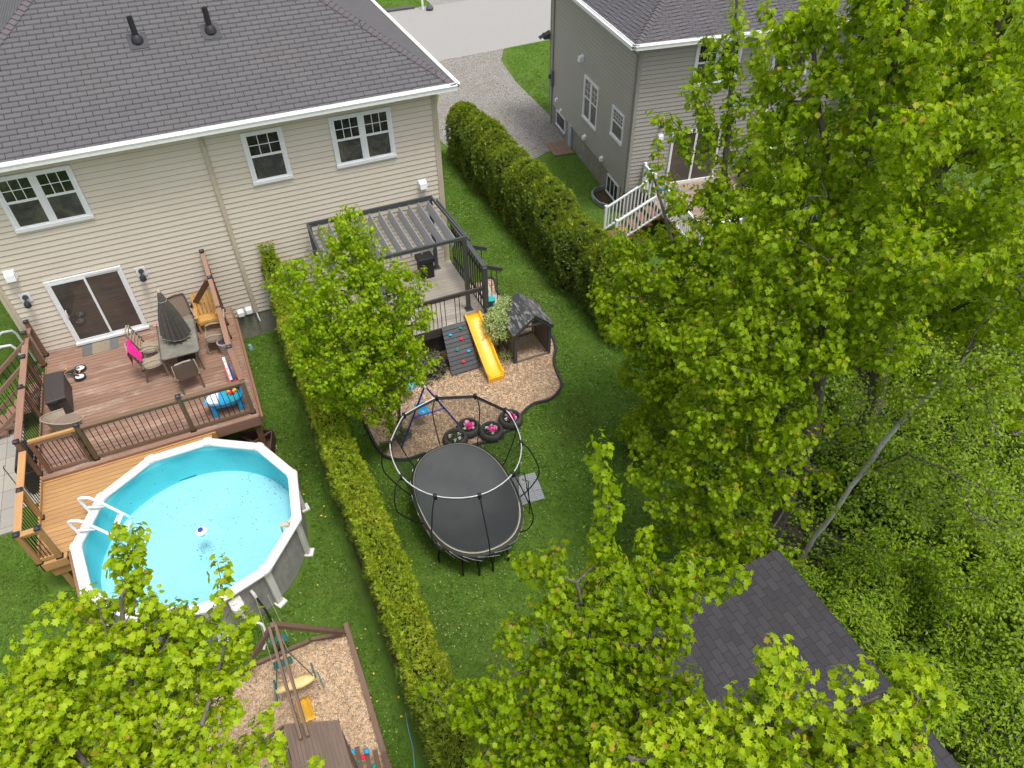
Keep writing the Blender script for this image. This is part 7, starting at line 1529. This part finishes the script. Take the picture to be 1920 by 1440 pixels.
# shrubs closing the wood floor
def bush(label, X, Y, r, h, mat, size=(.07, .12), n=260, tm=ROUND): shrub('woodland_shrub', label, 'shrub', (X, Y, h*.45), r, h*.6, n, 11, size, mat, tmpl=tm, spread=.16, along=.22, droop=.4)
bush('glossy cherry sapling hugging the far right corner of the shed roof', 8.5, -13.9, .55, 1.5, M_CHERRY, (.06, .10), 170, OVATE); bush('glossy cherry sapling against the middle of the shed side', 8.55, -15.3, .8, 2.1, M_CHERRY, (.06, .10), 330, OVATE)
bush('glossy cherry sapling against the near end of the shed side', 8.6, -16.7, .8, 2.4, M_CHERRY, (.06, .10), 330, OVATE); bush('tall cherry sapling just behind the birch foot', 9.6, -14.6, .9, 1.9, M_CHERRY, (.06, .10), 330, OVATE)
bush('leafy shrub in the lowest right corner beside the shed end', 9.9, -17.6, 1.1, 2.0, M_CHERRY, (.06, .10), 420, OVATE); bush('low leafy shrub between the corner shrub and the cherry thicket', 10.9, -16.0, 1.0, 1.4, M_CHERRY, (.06, .10), 380, OVATE); bush('broad shrub on the far right edge under the cherry leaves', 12.6, -16.4, 1.4, 2.0, M_CHERRY, (.07, .11), 480, OVATE)
bush('dark shrub under the tall maple at the end of the cedar hedge', 11.2, -6.2, 1.3, 1.8, M_DEEP); bush('dark shrub at the edge of the lawn below the forked maple', 9.4, -10.2, 1.1, 1.4, M_DEEP); bush('green shrub between the shed and the forked maple', 8.6, -11.8, .6, .8, M_DEEP, n=90)
bush('broad green shrub behind the birch trunk', 12.2, -12.4, 1.6, 1.6, M_DEEP, n=420); bush('deep green shrub behind the white railed deck corner', 14.2, -6.8, 1.7, 2.0, M_DEEP, n=420); bush('round dark evergreen against the grey house wall', 19.2, .3, .8, 1.9, M_CEDG, (.08, .13), 300)
bush('yellowish green shrub at the lower right corner', 11.4, -17.0, 1.3, 2.2, M_BIRL, (.05, .09), 420); bush('dark low shrub near the lower right corner', 9.6, -16.6, .9, 1.2, M_DEEP, n=200); bush('leafy shrub right of the twin stemmed maple', 15.2, -12.5, 1.9, 2.2, M_CHERRY, n=520, tm=OVATE)
bush('shrub beyond the lawn behind the tall maple crown', 12.6, -8.8, 1.7, 1.8, M_DEEP, n=420)
# near maples in front of the camera (third number: height above the ground)
TREE('maple_tree', 'light green maple at the lower middle with one tall shoot rising over the lawn', 'tree', 3.6, -14.9,
     [[(1090, 1560, 2.6, .09), (1100, 1420, 3.9, .075), (1110, 1270, 5.2, .05), (1095, 1150, 6.0, .03), (1080, 1090, 6.5, .015)], [(1100, 1420, 3.9, .05), (1000, 1320, 4.9, .025), (900, 1340, 4.8, .012)], [(1110, 1270, 5.2, .04), (1190, 1160, 5.9, .03), (1300, 1090, 6.4, .02)]],
     [(1010, 1060, 6.3, .22, .18), (1085, 1150, 6.0, .42, .35), (1170, 1110, 6.2, .48, .32), (1250, 1100, 6.3, .46, .3), (1320, 1085, 6.5, .33, .22), (1365, 1070, 6.6, .20, .16), (970, 1190, 5.7, .26, .25), (1150, 1210, 5.7, .58, .35), (1230, 1190, 5.9, .38, .3), (1060, 1250, 5.4, .50, .35), (980, 1300, 5.1, .42, .32), (1150, 1310, 5.3, .65, .35), (900, 1330, 5.0, .38, .26), (1265, 1265, 5.6, .26, .25),
      (1060, 1370, 5.0, .60, .35), (960, 1400, 4.8, .42, .3), (850, 1310, 5.0, .15), (810, 1290, 5.1, .08), (1190, 1400, 5.0, .65, .35), (1000, 1450, 4.6, .5, .3), (1120, 1460, 4.8, .5, .3), (1290, 1350, 5.6, .35, .25)],
     s=.175, n_leaf=15, fing=.14, size=(.066, .105), mat=M_MAPLE, young=.03, spread=.12, along=.20, inner=.15, zmode=True, droop=1.0,
     shoots=[[(1128, 1060, 6.5), (1132, 950), (1128, 825)], [(1136, 1000, 7.0), (1150, 900)], [(1110, 1060, 6.4), (1105, 990)], [(1060, 1100, 6.4), (1005, 1040, 6.7)], [(1330, 1080, 6.6), (1395, 1060, 6.8)], [(960, 1220, 5.7), (935, 1190, 5.9)], [(850, 1330, 5.0), (800, 1290, 5.2)]], bark=M_BARKL)
TREE('maple_tree', 'bright maple with large leaves over the shed roof at the lower right', 'tree', 5.1, -16.9,
     [[(1400, 1700, 4.2, .08), (1430, 1520, 5.6, .06), (1440, 1400, 6.6, .04), (1455, 1290, 7.3, .02)], [(1440, 1400, 6.6, .03), (1560, 1340, 7.1, .02), (1700, 1290, 7.4, .012)], [(1430, 1520, 5.6, .03), (1300, 1450, 6.4, .02), (1180, 1420, 6.6, .012)]],
     [(1460, 1215, 7.6, .14, .12), (1480, 1262, 7.4, .22, .18), (1435, 1300, 7.2, .20, .16), (1560, 1325, 7.2, .33, .2), (1640, 1300, 7.4, .31, .18), (1715, 1272, 7.5, .22, .14), (1690, 1330, 7.3, .26, .15), (1500, 1380, 6.9, .36, .22), (1650, 1385, 7.0, .42, .2), (1570, 1390, 6.9, .34, .2), (1380, 1375, 6.8, .32, .2), (1280, 1390, 6.7, .32, .2), (1420, 1450, 6.6, .38, .22), (1560, 1450, 6.8, .36, .2), (1230, 1440, 6.5, .34, .2), (1690, 1430, 7.0, .24, .14), (1600, 1360, 7.1, .24, .16), (1740, 1380, 7.2, .12, .1), (1330, 1345, 6.9, .2, .16), (1150, 1430, 6.4, .28, .18), (1330, 1460, 6.5, .34, .2), (1650, 1460, 6.8, .28, .16)],
     s=.135, n_leaf=13, fing=.14, size=(.066, .108), mat=M_MAPLEB, young=.03, spread=.10, along=.16, inner=.15, zmode=True, droop=.9, shoots=[[(1460, 1250, 7.5), (1455, 1195)], [(1700, 1280, 7.5), (1755, 1250, 7.6)]], bark=M_BARKL)
TREE('maple_tree', 'bright maple filling the lower left corner in front of the pool', 'tree', -2.9, -14.2,
     [[(250, 1700, 2.8, .10), (250, 1540, 4.2, .085), (255, 1380, 5.4, .06), (240, 1230, 6.3, .04), (225, 1120, 7.0, .02)], [(250, 1540, 4.2, .05), (380, 1360, 5.6, .03), (420, 1220, 6.2, .015)], [(250, 1540, 4.2, .05), (120, 1380, 5.4, .03), (60, 1260, 6.0, .02)], [(255, 1380, 5.4, .03), (300, 1230, 6.2, .02), (350, 1130, 6.6, .012)]],
     [(232, 1060, 7.1, .17, .22), (262, 1105, 6.9, .26, .2), (305, 1110, 6.8, .12), (150, 1130, 6.7, .17, .14), (180, 1170, 6.5, .36, .24), (290, 1190, 6.4, .44, .28), (90, 1230, 6.2, .28, .22), (370, 1190, 6.3, .30, .2), (400, 1120, 6.5, .09), (455, 1150, 6.2, .11), (130, 1290, 5.9, .50, .3), (240, 1290, 5.9, .56, .32), (340, 1280, 5.8, .45, .28), (430, 1230, 6.0, .20, .18), (30, 1300, 5.8, .42, .25), (400, 1270, 5.8, .26, .2),
      (60, 1390, 5.4, .58, .3), (180, 1400, 5.3, .62, .32), (300, 1390, 5.4, .52, .3), (400, 1340, 5.6, .24, .2), (-30, 1400, 5.4, .5, .3), (470, 1410, 5.3, .18, .14), (410, 1440, 5.2, .3, .2), (590, 1440, 5.2, .16, .09), (520, 1440, 5.2, .12, .09), (90, 1470, 5.0, .6, .3), (260, 1470, 5.0, .6, .3)],
     s=.165, n_leaf=15, fing=.14, size=(.066, .108), mat=M_MAPLEB, young=.03, spread=.11, along=.18, inner=.15, zmode=True, droop=.95,
     shoots=[[(225, 1080, 7.1), (215, 985)], [(235, 1060, 7.2), (258, 990)], [(380, 1180, 6.4), (405, 1130), (412, 1058)], [(440, 1190, 6.2), (470, 1150)], [(80, 1230, 6.3), (65, 1160)], [(30, 1250, 6.1), (20, 1200)], [(150, 1140, 6.8), (125, 1108)], [(470, 1400, 5.3), (500, 1330)]], bark=M_BARKL)
print('TIPS', STAT)

def carpet(name, poly, n, size, mat, label, tm=ROUND, z=(.05, .22)):
    q = pts_in(poly, n); k = len(q); y = rdir(k); y[:, 2] = np.abs(y[:, 2])*.4; A = frames(y, UP+rng.normal(0, .5, (k, 3)), rng.uniform(*size, k))
    return tag(scatter(name, *tm, np.column_stack([q, rng.uniform(*z, k)]), A, mat), label, 'ground cover', kind='stuff')
carpet('ground_cover', [(9.7, -5.0), (11.5, -5.0), (24, -8), (24, -20), (8.2, -20), (8.0, -13.4), (8.6, -10.8)], 34000, (.05, .10), M_DEEP, 'low leafy ground cover under the trees right of the lawn')
